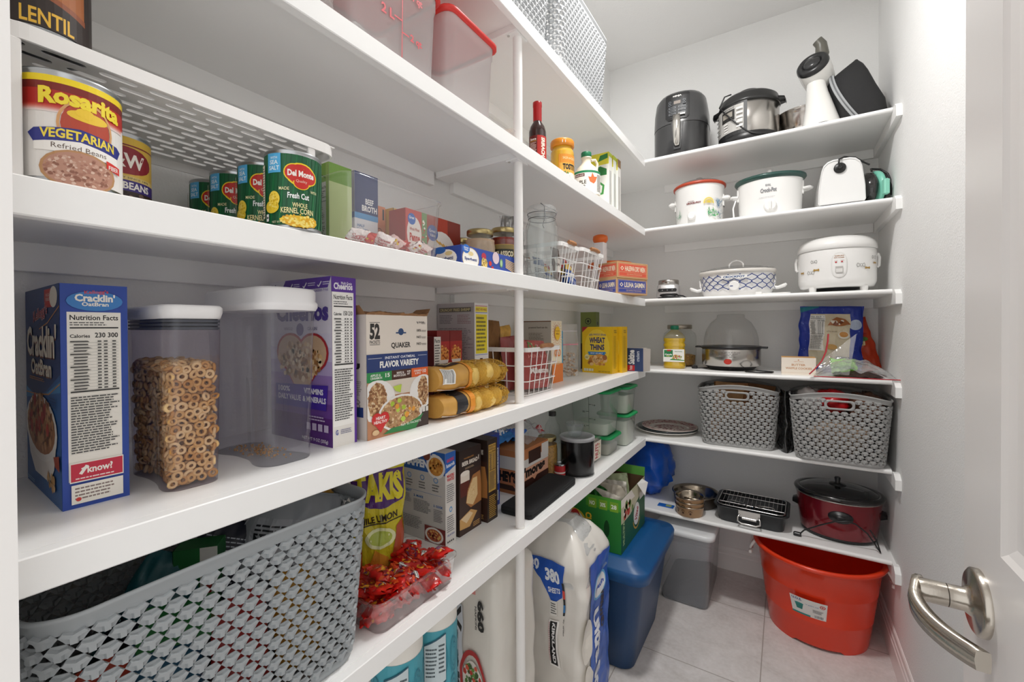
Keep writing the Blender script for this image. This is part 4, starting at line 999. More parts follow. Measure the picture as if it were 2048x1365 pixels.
lab2_name = {1: 'upper', 2: 'lower'}
net_bag('lower net bag of yellow potatoes, lying right of the oatmeal box', -.705, .90, Z4, .062, [(-.018, -.022, .031, .029), (.034, -.021, .030, .028), (.082, -.017, .029, .026), (-.015, .030, .032, .026), (.038, .029, .03, .026), (.084, .028, .03, .022), (.122, .002, .026, .020)], 2, .30)
net_bag('upper net bag of yellow potatoes, stacked on the other bag', -.71, .895, Z4 + .063, .068, [(-.020, -.021, .034, .031), (.036, -.020, .036, .030), (.088, -.014, .034, .027), (-.018, .034, .035, .025), (.036, .034, .036, .024), (.088, .032, .034, .022), (.128, .002, .030, .020)], 1, .31)

# boxes behind the potatoes
def shrimp(a):
    a.rect(0, 0, 1, 1, 'b9b6b8'); a.rect(.03, .90, .94, .06, 'aaa6a4'); a.rect(.05, .908, .86, .045, '5c5850'); a.text('CRUNCHY FRIED SHRIMP', .07, .915, .82, .03, 'd9cf9a', .02)
    a.lines(.06, .78, .38, .1, 6, '77737a'); a.lines(.55, .78, .38, .1, 6, '9a7a7c'); a.lines(.05, .38, .9, .36, 20, '8a868c'); a.rect(.62, .35, .36, .03, 'c9b03c'); a.lines(.05, .05, .9, .27, 14, '9a868c')
def shrimp_s(a):
    a.rect(0, 0, 1, 1, 'e9e7e6'); a.rect(.06, .905, .86, .055, 'efe04a'); a.text('PERFECT WITH WINGS', .1, .918, .78, .025, 'a8402c', .02); a.rect(.06, .895, .86, .006, '4a5ab0'); a.rect(.06, .965, .86, .006, 'c9443c')
    a.rect(.08, .47, .82, .41, 'ecd92c'); a.lines(.13, .49, .72, .37, 9, '6a6230', .5); a.rect(.03, .455, .9, .005, '4a5ab0')
    a.poly([(.36, .42), (.56, .42), (.58, .33), (.70, .26), (.70, 0), (.28, 0), (.28, .26), (.36, .33)], '3c1a14'); a.rect(.37, .30, .2, .1, 'a8322c'); a.rect(.28, .10, .42, .1, 'b83a30'); a.text('SAUCE', .32, .12, .34, .05, 'eadfd6', .03)
carton('breading_box', 'tall grey box with a yellow recipe strip and sauce bottle print, behind the potato bags', 'box', (-.80, 1.045, Z4), PI / 2, .072, .15, .297, 'e9e7e6', {'front': shrimp_s, 'left': shrimp})
def helper(a):
    a.rect(0, 0, 1, 1, 'a8221e'); a.rect(0, .86, 1, .14, '7c1a18'); a.ell(.5, .66, .42, .12, 'd98a3c'); a.blobs(.5, .7, .4, .12, 70, .07, ['c9702c', 'e8a850', 'a8501c']); a.poly([(.1, .62), (.9, .62), (.65, .45), (.35, .45)], 'dcd6d2')
    a.text('HAMBURGER', .2, .345, .6, .035, 'f2e9e2', .02); a.text('HELPER', .12, .27, .76, .065, 'f6efe8', .04); a.rect(.2, .0, .65, .2, 'e0552a')
HS = {'front': helper, 'left': lambda a: (a.rect(0, 0, 1, 1, '8c1a1a'), a.lines(.1, .1, .8, .7, 6, 'a84a44', .1))}
carton('dinner_box', 'red boxed pasta dinner with a bowl print, left one of the pair behind the potatoes', 'box', (-.792, .868, Z4), PI / 2, .052, .12, .212, 'a8221e', HS, 'red pasta dinner boxes')
carton('dinner_box', 'red boxed pasta dinner with a bowl print, right one of the pair behind the potatoes', 'box', (-.792, .922, Z4), PI / 2, .052, .12, .212, 'a8221e', HS, 'red pasta dinner boxes')
carton('dinner_box', 'thin box with a white nutrition panel between the oatmeal box and the red dinner boxes', 'box', (-.775, .838, Z4), PI / 2, .026, .10, .196, '6a1c1c', {'front': lambda a: (a.rect(0, 0, 1, 1, 'd6d2cc'), a.lines(.1, .05, .8, .85, 24, '4a4644'), a.text('Facts', .1, .92, .8, .05, '2a2a2a', .02))})
# basket and dry goods right of the pole
wire_basket('white wire basket with a wooden grip on the fourth shelf, full of red pouches', (-.805, 1.265, Z4 + .001), 0, .27, .235, .155)
def herb(a): a.text('LOTUS', .18, .84, .6, .06, 'd9a8a4', .02); a.text('HERB & LOX', .12, .62, .7, .07, 'd98a84', .02); a.text('Milestone', .12, .3, .75, .12, 'e9e0dc', .04, shear=.05); a.blobs(.4, .85, .25, .08, 12, .08, ['c9c08a', '5a7a3c', 'a83a2c']); a.lines(.2, .1, .6, .15, 5, 'c98a84')
pouch('tea_pouch', 'dusty red pouch filling the front of the fourth shelf wire basket', 'pouch', (-.715, 1.285, Z4 + .012), (-.15, .05, PI / 2 - .05), .16, .165, .05, mat('a04440', .35, name='pouch_red'), herb, 3, wr=.006)
pouch('tea_pouch', 'second red pouch standing behind the front one in the fourth shelf wire basket', 'pouch', (-.785, 1.27, Z4 + .012), (-.1, -.05, PI / 2), .15, .18, .045, mat('8c3c3a', .35, name='pouch_red'), None, 6, wr=.006)
pouch('snack_pouch', 'brown paper sack standing at the back left of the fourth shelf wire basket', 'sack', (-.875, 1.205, Z4 + .012), (0, .1, PI / 2 - .5), .085, .235, .05, mat('8a6238', .8, name='kraft_paper', vary=.15, vscale=30), None, 7, wr=.008, taper=.3)
pouch('snack_pouch', 'yellow and brown crumpled pouch sticking up behind the red pouches', 'pouch', (-.865, 1.315, Z4 + .012), (0, -.1, PI / 2), .10, .215, .05, mat('c99a3c', .4, name='pouch_yellow', vary=.3, vscale=30), lambda a: (a.rect(.1, .5, .8, .25, '3a2c20'), a.text('TRAIL', .2, .58, .6, .1, 'e8c85a', .03)), 8, wr=.008)
def simple(a):
    a.rect(0, 0, 1, 1, 'efe3c8')
    for i in range(26):
        for k in range(4):
            an = i * .2417 + k * .12; rr = .17 + .075 * k; x = .5 + rr * math.cos(an) * 1.25; y = .78 + rr * math.sin(an) * .62
            if 0.03 < x < .97 and .3 < y < .97: a.put([[(x - .018, y), (x, y - .012), (x + .018, y), (x, y + .012)]], ['e8a02c', 'd9742c', 'b85a24', 'ecc050'][k])
    a.ell(.5, .80, .26, .11, 'f2c22c'); a.text('Simple', .3, .82, .38, .03, 'a8702c', .02); a.text('Mills', .36, .775, .28, .03, 'a8702c', .02)
    a.rect(0, 0, 1, .3, 'e07a2c'); a.ring(.4, .48, .18, .06, .3, 'e07a2c'); a.ring(.62, .48, .18, .06, .3, 'e07a2c'); a.lines(.15, .28, .6, .06, 3, 'e9b070')
def simple_l(a): a.rect(0, 0, 1, 1, 'b9b2a6'); a.text('powered food can do.', .30, .87, .6, .04, '4a4238', .02); a.lines(.3, .55, .5, .26, 12, '7a7264'); a.rect(0, 0, .04, 1, 'd9a23c'); a.blobs(.6, .4, .2, .1, 20, .03, ['c9822c', 'a85a24']); a.rect(0, .985, 1, .015, '6a3c1c')
carton('cracker_box', 'white and orange almond cracker box with a sunburst design, right of the wire basket', 'box', (-.772, 1.50, Z4), PI / 2, .095, .145, .246, 'efe3c8', {'front': simple, 'left': simple_l})
carton('snack_box', 'thin bright blue box standing beside the sunburst cracker box', 'box', (-.80, 1.612, Z4), PI / 2 - .12, .042, .13, .205, '2a8fb4', {'front': lambda a: (a.rect(.05, .05, .3, .85, 'd9d2c4'), a.lines(.08, .1, .24, .7, 20, '3a3a3a')), 'left': lambda a: (a.rect(0, 0, 1, 1, '2a8fb4'), a.rect(.84, .1, .14, .8, 'd9d2c4'))})
pouch('zip_bag', 'clear zip bag half filled with nuts between the blue box and the yellow cracker boxes', 'bag', (-.815, 1.735, Z4), (-.02, 0, PI / 2 - .45), .13, .235, .035, clear(body=.16, rough=.15, hexb='e6dfda', name='zip_bag_film', bump=.6, bscale=35), lambda a: (a.rect(0, .60, 1, .025, 'cf8a96'), a.rect(0, .86, 1, .012, 'd9d2d6')), 4, wr=.010)
nm = MB(); r = random.Random(12)
for i in range(110): nm.blob((r.uniform(-.05, .05), r.uniform(-.012, .012), .004 + r.random() ** 1.5 * .10), (.0045, .007, .0045), mat(r.choice(['cbb08c', 'b08a62', 'dcc8ae']), .6), i, .2, 6, 4)
o = nm.build('mixed_nuts', loc=(-.815, 1.735, Z4 + .002), rz=PI / 2 - .45); tag(o, 'mixed chopped nuts lying in the bottom of the clear zip bag', 'nuts', kind='stuff')
def green(a): a.rect(0, 0, 1, 1, '7c8a48'); a.circ(.5, .84, .2, '2a3020'); a.circ(.5, .84, .15, '8c9a58'); a.circ(.5, .84, .09, '2a3020'); a.rect(0, 0, 1, .45, '3a2420'); a.text('this', .2, .2, .6, .12, 'e9e2d8', .04); a.lines(.1, .05, .8, .1, 3, 'a85a4c')
carton('cracker_box', 'olive green box standing in the back corner behind the yellow cracker boxes', 'box', (-.915, 2.12, Z4), 0, .085, .05, .30, '7c8a48', {'front': green, 'right': lambda a: (a.rect(0, 0, 1, 1, '6f7c40'), a.circ(.5, .8, .2, '3a4028'), a.rect(0, .0, 1, .4, '33302c'))})
def thins(a):
    a.rect(0, 0, 1, 1, 'e9bd12'); a.ell(.5, .55, .42, .4, 'f2cf3a'); a.poly([(0, .88), (0, 1), (.2, 1)], 'a8242c'); a.text('100% WHOLE GRAIN', .24, .80, .56, .045, '3a3f8c', .02, arc=.012)
    a.text('WHEAT', .25, .64, .52, .125, '2a2f6a', .04, arc=.01); a.text('THINS', .27, .50, .48, .125, '2a2f6a', .04, arc=-.01)
    a.poly([(.19, .42), (.21, .46), (.78, .46), (.81, .42), (.76, .43), (.78, .39), (.21, .39), (.23, .43)], '2f7fc0'); a.text('HINT OF SALT', .28, .415, .42, .025, 'eef4fa', .03)
    a.ell(.58, .32, .22, .09, 'd99a4a'); a.blobs(.52, .26, .3, .1, 40, .07, ['e0a65a', 'c98440', 'efc488']); a.circ(.76, .34, .08, 'a86a3c'); a.circ(.17, .34, .085, 'f2e2a0'); a.lines(.11, .31, .12, .05, 4, '5a5020')
    for i in range(4): a.rect(.06 + .085 * i, .035, .07, .055, 'dfe0c8')
    a.text('NET WT 8.5 OZ', .55, .03, .38, .02, '6a5210', .01)
def thins_s(a): a.rect(0, 0, 1, 1, 'dcae10'); a.text('WHEAT', .3, .90, .5, .03, '4a4a2a', .03); a.text('THINS', .3, .86, .5, .03, '4a4a2a', .03); a.lines(.25, .1, .5, .7, 40, '9a7c10')
for k, (x, y, lb) in enumerate(((-.840, 1.965, 'yellow wheat cracker box in front, with its printed face towards the door'), (-.815, 2.032, 'yellow wheat cracker box directly behind the front one'))):
    carton('cracker_box', lb, 'box', (x, y, Z4), -.10, .158, .062, .222, 'e9bd12', {'front': thins, 'right': thins_s}, 'yellow wheat cracker boxes')
def salt(a): a.rect(0, 0, 1, 1, '243a66'); a.text('Saltine', .12, .30, .38, .62, 'eef0f2', .04, rot=90); a.text('crackers', .58, .42, .2, .45, 'c9d2e0', .02, rot=90); a.rect(.08, .02, .42, .24, 'c9242c'); a.text('Premium', .17, .05, .2, .19, 'f0e6e6', .02, rot=90)
t = carton('cracker_box', 'navy saltine cracker box with one end open beside the yellow boxes', 'box', (-.672, 2.125, Z4), PI / 2 - .55 - 1.0, .085, .07, .115, 'cfc9c4', {'front': salt, 'left': lambda a: a.rect(0, 0, 1, 1, '243a66')}, rough=.6)
b = MB(); b.add([(.085, 0, 0), (.085, 0, .115), (.118, .012, .112), (.115, .01, .004)], [(0, 1, 2, 3)], mat('a9a29c', .8, name='raw_card')); b.build('end_flap', t)
# ------------------------------------------------------------------ woven look plastic baskets
GREY = mat('a4a4a3', .42, name='grey_plastic', bump=.08, bscale=300)
def weave_basket(name, label, loc, rz, w, d, h, k=.88, r=.045, pitch=.028, row=.0172, arch=.012, group=None, m=GREY, grip=True, rot=None):
    t = thing(name, label, 'basket', loc, rz, group, rot)
    N = 14
    base = rrect(w, d, r, 0, N); pts = []
    n = len(base)
    for i in range(n):
        a, c = Vector(base[i]), Vector(base[(i + 1) % n]); L = (c - a).length; q = max(1, int(L / .012))
        for j in range(q): pts.append(a.lerp(c, j / q))
    acc = [0]
    for i in range(len(pts)): acc.append(acc[-1] + (pts[(i + 1) % len(pts)] - pts[i]).length)
    PER = acc[-1]
    import bisect
    def P(s, z, e):
        s = s % PER; i = min(len(pts) - 1, bisect.bisect_right(acc, s) - 1); a, c = pts[i], pts[(i + 1) % len(pts)]
        f = (s - acc[i]) / max(1e-9, acc[i + 1] - acc[i]); q = a.lerp(c, f); kk = k + (1 - k) * z / h
        t_ = (c - a).normalized(); nn = Vector((t_.y, -t_.x, 0))
        # smooth normals round the corners
        return Vector((q.x * kk + nn.x * e, q.y * kk + nn.y * e, z))
    def top(s):
        q = P(s, h, 0); x = abs(q.x) / (w / 2)
        return h - arch * x ** 2 * (1.0) if abs(q.y) > d / 2 - .02 else h - arch * 1.0 + .2 * arch * math.cos(q.y / d * PI)
    b = MB(); nS = 120
    # base pan and solid lower band
    b.loft([[(p.x * k * .97, p.y * k * .97, .0) for p in pts], [(p.x * k, p.y * k, .003) for p in pts], [tuple(P(acc[i], .017, 0)) for i in range(len(pts))], [tuple(P(acc[i], .017, -.0015)) for i in range(len(pts))], [(p.x * (k - .02), p.y * (k - .02), .004) for p in pts]], m, True, True)
    b.build('base_band', t); b = MB()
    # upper solid band
    tz = [top(acc[i]) for i in range(len(pts))]
    bandh = .020
    rg = []
    for dz, e in ((-bandh, 0), (-.008, .0003), (-.004, .004), (0, .0045), (.001, .002), (-.002, -.002), (-bandh, -.0018)):
        rg.append([tuple(P(acc[i], tz[i] + dz, e)) for i in range(len(pts))])
    b.loft(rg + [rg[0]], m, False, False)
    o = b.build('rim_band', t)
    # the plates of the weave
    b = MB(); cols = max(3, round(PER / pitch)); p = PER / cols; rows = int((h - bandh - arch - .017) / row) + 2
    gs = PER * 0; front_s = []
    A = w - 2 * r; B = d - 2 * r; Q = PI * r / 2
    # arc-length of the middle of the front (-y) side: rrect starts at the right front corner
    # order: front-right corner, right side, back-right corner, back, back-left, left, front-left, front
    mids = [PER - A / 2, Q + B + Q + A / 2]
    gh = h - .052; gw, ghh = .043, .0125
    for rI in range(rows):
        zc = .022 + rI * row
        for cI in range(cols):
            sc_ = (cI + (rI % 2) * .5) * p
            if zc + row * .2 > top(sc_) - bandh + .006: continue
            if grip and any(abs(((sc_ - mm + PER / 2) % PER) - PER / 2) < gw + .008 and abs(zc - gh) < ghh + .008 for mm in mids): continue
            ky = row / (.866 * p); zmax = top(sc_) - bandh + .004
            def ypts(L, wv, e, lift):
                o_ = []
                for kA in range(3):
                    an = math.radians(30 + 120 * kA); dx, dy = math.cos(an), math.sin(an)
                    for sg in (-1, 1): o_.append(((dx * L - dy * wv * sg) * p, (dy * L + dx * wv * sg) * p * ky))
                    ae = an + math.radians(60); o_.append((math.cos(ae) * e * p, math.sin(ae) * e * p * ky))
                return [P(sc_ + x, min(max(zc + y, .014), zmax), lift) for x, y in o_]
            V = ypts(.43, .262, .445, -.0006) + ypts(.43, .258, .425, .0002) + ypts(.445, .15, .20, .0003) + ypts(.42, .105, .13, .0042)
            F = [(q * 9 + i, q * 9 + (i + 1) % 9, q * 9 + 9 + (i + 1) % 9, q * 9 + 9 + i) for q in range(3) for i in range(9)]
            F += [(27, 28, 29, 35), (30, 31, 32, 29), (33, 34, 35, 32), (29, 32, 35)]
            b.add(V, F, m, False)
    if grip:
        for mm in mids:
            ro, ri = [], []
            for (W, Hh, lst) in ((gw + .010, ghh + .008, ro), (gw, ghh, ri)):
                for q in rrect(2 * W, 2 * Hh, Hh * .95, 0, 6): lst.append(P(mm + q[0], gh + q[1], .0015))
            ro2 = [P(mm + q[0], gh + q[1], -.0015) for q in rrect(2 * (gw + .010), 2 * (ghh + .008), ghh, 0, 6)]
            ri2 = [P(mm + q[0], gh + q[1], -.0015) for q in rrect(2 * gw, 2 * ghh, ghh * .95, 0, 6)]
            b.loft([ro2, ro, ri, ri2, ro2], m, False, False)
    b.build('woven_wall', t)
    return t
LG = mat('b4b6b8', .42, name='light_grey_plastic')
# fifth shelf basket in front, deep, filled with bags
weave_basket('storage_basket', 'large grey woven-look basket of snack bags at the left end of the fifth shelf', (-.770, .308, SZ[4]), PI / 2, .425, .290, .285, k=.90, r=.05, pitch=.0255, row=.0158, arch=.004, m=mat('9ba0a3', .42, name='grey_plastic'), grip=False)
Z5 = SZ[4]
def bagtxt(a): a.rect(.08, .3, .84, .5, 'aeb2b8'); a.text('Nutrition Facts', .12, .6, .76, .08, '22242a', .03); a.lines(.12, .64, .7, .12, 4, '22242a'); a.lines(.12, .34, .7, .2, 6, '22242a')
pouch('snack_bag', 'silver grey snack bag with a nutrition panel in the big grey basket', 'bag', (-.745, .385, Z5 + .055), (-.25, .25, PI / 2 - .55), .15, .235, .06, mat('a3a8ae', .35, name='silver_film'), bagtxt, 21, wr=.010)
pouch('snack_bag', 'dark navy snack bag printed with fine white text in the big grey basket', 'bag', (-.79, .268, Z5 + .03), (-.25, .40, PI / 2 - .4), .10, .24, .05, mat('1d2232', .35, name='navy_film'), lambda a: (a.lines(.1, .1, .8, .8, 30, 'b9bec8', .3),), 22, wr=.008)
pouch('snack_bag', 'teal snack bag with dotted white print at the left of the big grey basket', 'bag', (-.80, .175, Z5 + .03), (-.3, .45, PI / 2 - .6), .09, .225, .03, mat('165a62', .35, name='teal_film'), lambda a: (a.circ(.5, .75, .08, 'dfe6e6'), a.rect(.05, .2, .5, .4, '16222c'), a.blobs(.4, .45, .3, .3, 40, .02, ['9fc6cc'])), 23, wr=.006)
pouch('snack_bag', 'yellow snack bag tucked against the right end of the big grey basket', 'bag', (-.80, .462, Z5 + .05), (-.05, .2, PI / 2 - .9), .10, .225, .025, mat('d39a1c', .4, name='yellow_film'), None, 24, wr=.004)
carton('snack_box', 'small green and white box leaning in the middle of the big grey basket', 'box', (-.80, .275, Z5 + .10), PI / 2 - .7, .06, .04, .135, '1f6b34', {'front': lambda a: (a.rect(.6, 0, .4, 1, 'e2e0da'), a.ell(.8, .6, .07, .2, 'b8382a')), 'left': lambda a: a.rect(0, 0, 1, 1, '1f6b34')})
carton('snack_box', 'flat green box lying low at the left of the big grey basket', 'box', (-.70, .20, Z5 + .16), PI / 2 - .5, .08, .06, .03, '1c7a34', {'left': lambda a: a.rect(0, 0, 1, 1, 'cfcac2')})
for i, (y, c) in enumerate(((.16, 'c4442c'), (.24, '2c6a8c'), (.33, 'b8322c'), (.42, 'c9922c'))):
    pouch('snack_bag', ['red orange', 'blue', 'bright red', 'ochre'][i] + ' snack bag lying low in the big grey basket', 'bag', (-.70, y, Z5 + .008), (-.12, 0, PI / 2), .08, .16, .05, mat(c, .35, name='snack_film'), None, 30 + i, wr=.006)

# top shelf: two pale baskets and a bag
weave_basket('storage_basket', 'pale grey woven-look basket on the top left shelf, nearer the door', (-.775, 1.005, SZ[0]), PI / 2, .44, .33, .285, k=.90, r=.05, arch=.004, m=LG, group='pale baskets on the top shelf', grip=False, pitch=.0255, row=.0158)
weave_basket('storage_basket', 'pale grey woven-look basket on the top left shelf, nearer the back wall', (-.775, 1.482, SZ[0]), PI / 2, .46, .335, .285, k=.90, r=.05, arch=.004, m=LG, group='pale baskets on the top shelf', grip=False, pitch=.0255, row=.0158)
pouch('plastic_bag', 'small crumpled clear bag on the top left shelf beyond the pale baskets', 'bag', (-.655, 1.80, SZ[0]), (-.5, 0, PI / 2 - .2), .12, .085, .05, clear(body=.3, rough=.2, hexb='d9c9bf', name='crumpled_film', bump=.8, bscale=40), None, 41, wr=.018)

# ------------------------------------------------------------------ second shelf
Z2 = SZ[1]
def scale_marks(a, c, ticks, big=True):
    a.rect(.5, .10, .012, .82, c)
    for y, l, sd in ticks:
        a.rect(.5 if sd > 0 else .40, y, .11, .012, c); a.text(l, .64 if sd > 0 else .18, y - .03, .18, .07, c, .03)
FR = clear(tint='f2f0f0', body=.42, rough=.3, hexb='eceaea', gloss=.6, name='frosted_plastic')
t = thing('ribbed_jar', 'ribbed clear glass jar at the left end of the second shelf', 'jar', (-.70, .447, Z2))
b = MB()
for j in range(7): b.lathe([(.037, .002 + j * .02), (.04, .008 + j * .02), (.04, .016 + j * .02), (.037, .022 + j * .02)], clear(body=.15, hexb='d6d2cf', name='ribbed_glass'), n=30, cap0=j == 0, cap1=False)
b.build('glass_body', t); b = MB(); lid_ring(b, .038, .142, .02, mat('c9c6c2', .4, .6)); b.build('lid', t)
t = thing('flour_container', 'square translucent container with a red quart scale and flour, second left shelf', 'container', (-.765, .622, Z2))
b = MB(); W, Dd, H = .21, .232, .225; frost_box(b, W, Dd, H, FR, .025, .93, lip=.004); b.build('container_body', t)
b = MB(); q = []
for z, e in ((.004, 0),): pass
def fl(u, v):
    x, y = (u - .5) * W * .86, (v - .5) * Dd * .86
    return Vector((x, y, .050 - .02 * (v - .3) + .01 * noise.noise(Vector((x * 25, y * 25, 0)))))
flo = mat('f3f1ee', .9, bump=.5, bscale=90, name='white_flour'); b.grid(fl, 16, 16, flo)
rr = rrect(W * .88, Dd * .88, .02, 0, 4); b.loft([[(p[0], p[1], .006) for p in rr], [(p[0], p[1], .046 - .02 * (p[1] / Dd + .2)) for p in rr]], flo, True, False)
o = b.build('flour', t, 'white flour'); o['kind'] = 'stuff'
b = MB(); a = Art(b, plane((W * .467, -Dd * .35, 0), (.005, Dd * .7, 0), (.006, 0, H), (1, 0, 0)), Dd * .7 / H, e0=.0015)
a.rect(.52, .18, .012, .78, 'c8303c')
for y, l, x in ((.78, '4 qt', .58), (.40, '2 qt', .58), (.50, '2 L', .20)):
    a.rect(.52 if x > .5 else .40, y, .12, .012, 'c8303c'); a.text(l, x + .08 if x > .5 else x, y - .04, .2, .085, 'c8303c', .03)
b.build('scale_print', t, 'red quart scale')
LIDR = mat('d8352f', .4, name='red_lid'); 
def snap_lid(t, w, d, z, m, h=.014, ring=False):
    b = MB(); rg = [rrect(w + .012, d + .012, .026, z - h), rrect(w + .022, d + .022, .03, z - h + .002), rrect(w + .022, d + .022, .03, z - .004), rrect(w + .014, d + .014, .028, z), rrect(w - .02, d - .02, .02, z), rrect(w - .026, d - .026, .02, z - .005)]
    b.loft([[(p[0], p[1], z - h) for p in rrect(w + .004, d + .004, .024, 0)]] + rg, m, False, True)
    b.loft([[(p[0], p[1], z - h * .5) for p in rrect(w - .003, d - .003, .024, 0)], [(p[0] * .95, p[1] * .95, z - h * .5 + .0002) for p in rrect(w - .003, d - .003, .024, 0)]], m, True, False)
    b.build('lid', t)
snap_lid(t, W, Dd, H + .008, LIDR)
t = thing('food_container', 'square translucent container with a bright red lid beside the flour container', 'container', (-.762, .866, Z2))
W, Dd, H = .205, .19, .235
b = MB(); frost_box(b, W, Dd, H, FR, .025, .91, lip=.004); b.build('container_body', t); snap_lid(t, W, Dd, H + .008, LIDR)
t = thing('berry_box', 'low clear clamshell box of orange sweets behind the white pole on the second shelf', 'box', (-.70, 1.075, Z2), .12)
b = MB(); b.loft([rrect(.09, .12, .012, 0), rrect(.10, .13, .014, .045)], CLR, cap1=True); b.build('clamshell', t)
b = MB(); r = random.Random(4)
for i in range(26): b.blob((r.uniform(-.035, .035), r.uniform(-.05, .05), .012 + r.random() * .012), .010, mat(['d98a4a', 'c9733a', 'e0a870'][i % 3], .5), i, .2, 7, 5)
o = b.build('sweets', t, 'orange sweets'); o['kind'] = 'stuff'
t = thing('sauce_bottle', 'dark brown sauce bottle with a red neck wrap on the second shelf', 'bottle', (-.675, 1.222, Z2))
b = MB(); bt = mat('2a0f0a', .12, name='dark_glass_sauce', coat=.5)
b.lathe([(.022, 0), (.027, .004), (.028, .05), (.028, .115), (.024, .132), (.014, .148), (.0125, .155), (.0125, .20)], bt, n=30); b.build('bottle_body', t)
b = MB(); b.lathe([(.0135, .150), (.0140, .152), (.0140, .196), (.0148, .198), (.0148, .2115), (.013, .213)], mat('b3161a', .3, name='red_seal'), n=28); b.build('neck_wrap', t)
b = MB(); a = Art(b, cyl(.0283, .085, .012, 2.6, -.9), 1.0, du=1 / 14)
a.rect(0, 0, 1, 1, 'b32218'); a.rect(0, .0, .42, 1, '5c1410'); a.text('Sauce', .08, .82, .3, .09, 'f0e6e0', .03); a.lines(.06, .3, .34, .45, 10, 'dcc4bc'); a.text('SRIRACHA', .60, .08, .2, .85, 'efe0d0', .05, rot=-90); a.rect(.05, .78, .34, .012, 'e0b43c'); b.build('paper_label', t)
t = thing('queso_jar', 'yellow jar with an orange lid and a queso label on the second shelf', 'jar', (-.675, 1.405, Z2))
b = MB(); b.lathe([(.036, 0), (.041, .005), (.042, .03), (.042, .105), (.041, .112), (.036, .122), (.036, .135)], mat('d6a42c', .22, name='queso', coat=.6), n=36); b.build('jar_body', t)
b = MB(); b.lathe([(.041, .128), (.0425, .130), (.0425, .148), (.040, .152), (.034, .152), (.033, .150)], mat('dd8a22', .3, name='orange_lid'), n=36)
a = Art(b, cyl(.0425, .016, .131, 1.2, -1.0), 3); a.rect(.4, .2, .25, .6, 'e8e6e0'); b.build('lid', t)
b = MB(); a = Art(b, cyl(.0425, .088, .006, 2.9, -.85), 1.3, du=1 / 16)
a.rect(.3, 0, .7, 1, 'e0912c'); a.rect(.33, .05, .67, .6, 'e8b04a'); a.text('SALSA con QUESO', .42, .78, .45, .12, 'f0dca0', .02); a.text('TOSTITOS', .42, .38, .56, .24, '1c1a18', .06); a.ell(.7, .15, .2, .13, 'e8e2d8'); a.blobs(.55, .2, .15, .1, 16, .03, ['c9402c', '5a8a3c']); b.build('paper_label', t)
t = thing('syrup_jug', 'cream plastic maple syrup jug with a green cap and a loop handle', 'jug', (-.672, 1.62, Z2))
b = MB(); cr = mat('e9dfca', .3, name='cream_plastic'); b.lathe([(.044, 0), (.052, .005), (.054, .03), (.054, .085), (.049, .105), (.036, .125), (.022, .138), (.018, .145), (.018, .160), (.021, .162), (.021, .166), (.016, .167)], cr, n=36, sy=.92)
b.build('jug_body', t); b = MB(); b.tube([(.012, .017, .158), (.022, .038, .165), (.028, .047, .150), (.026, .045, .125), (.022, .038, .112)], .0055, cr, 10); b.build('handle', t)
b = MB(); b.lathe([(.0195, .166), (.0205, .167), (.0205, .184), (.019, .186)], mat('16744c', .4, name='green_cap'), n=28); b.build('cap', t)
b = MB(); a = Art(b, cyl(.0555, .09, .008, 2.5, -1.05), 1.4, du=1 / 16)
a.rect(0, 0, 1, 1, 'f0ede6'); a.rect(0, .9, 1, .1, '1f8458'); a.rect(.1, .74, .3, .13, '5a1c1c'); a.text('KIRKLAND', .12, .77, .26, .06, 'e8dcd8', .03); a.text('MAPLE', .05, .42, .4, .16, '3a3a38', .02); a.text('SYRUP', .12, .25, .3, .12, '3a3a38', .02)
a.poly([(.55, .5), (.50, .72), (.58, .70), (.62, .9), (.68, .72), (.78, .74), (.72, .52), (.66, .42)], 'd9713c'); a.blobs(.4, .1, .35, .1, 14, .04, ['c9501f', 'e0952c']); a.lines(.78, .1, .2, .75, 12, '6a6a66'); b.build('paper_label', t)
def soy(a):
    a.rect(0, 0, 1, 1, 'eeeee6'); a.rect(0, .80, 1, .20, 'd9cf3c'); a.poly([(.1, .62), (.9, .62), (.9, .72), (.6, .78), (.1, .72)], '2c7a3c'); a.poly([(.5, .86), (.95, .9), (.95, .98), (.6, .96)], '2c7a3c')
    a.poly([(.15, .4), (.5, .55), (.8, .45), (.75, .3), (.3, .28)], '4a9a4c'); a.poly([(.22, .40), (.5, .51), (.7, .44), (.66, .33), (.34, .32)], 'eeeee6'); a.ell(.5, .13, .3, .1, 'b8c23c'); a.ell(.5, .14, .2, .06, '8aa02c')
for k, (x, y, hh, c, lab) in enumerate(((-.655, 1.835, .262, 'eeeee8', 'white and green carton with a leaf design, nearest of the three beside the syrup'), (-.652, 1.885, .262, 'e8ebe4', 'white carton with a green top edge, middle of the three beside the syrup'), (-.648, 1.934, .262, 'e4e2dc', 'white and brown topped carton, farthest of the three beside the syrup'))):
    carton('drink_carton', lab, 'carton', (x, y, Z2), PI / 2, .042, .10, hh, c, {'front': (lambda a: (a.lines(.2, .1, .6, .6, 24, '8a8a86'), a.rect(0, .93, 1, .07, 'b8c83c'))) if k < 2 else (lambda a: (a.lines(.2, .1, .6, .6, 24, '8a8a86'), a.rect(0, .86, 1, .14, '8a6a48'))), 'left': soy}, 'cartons beside the syrup jug')
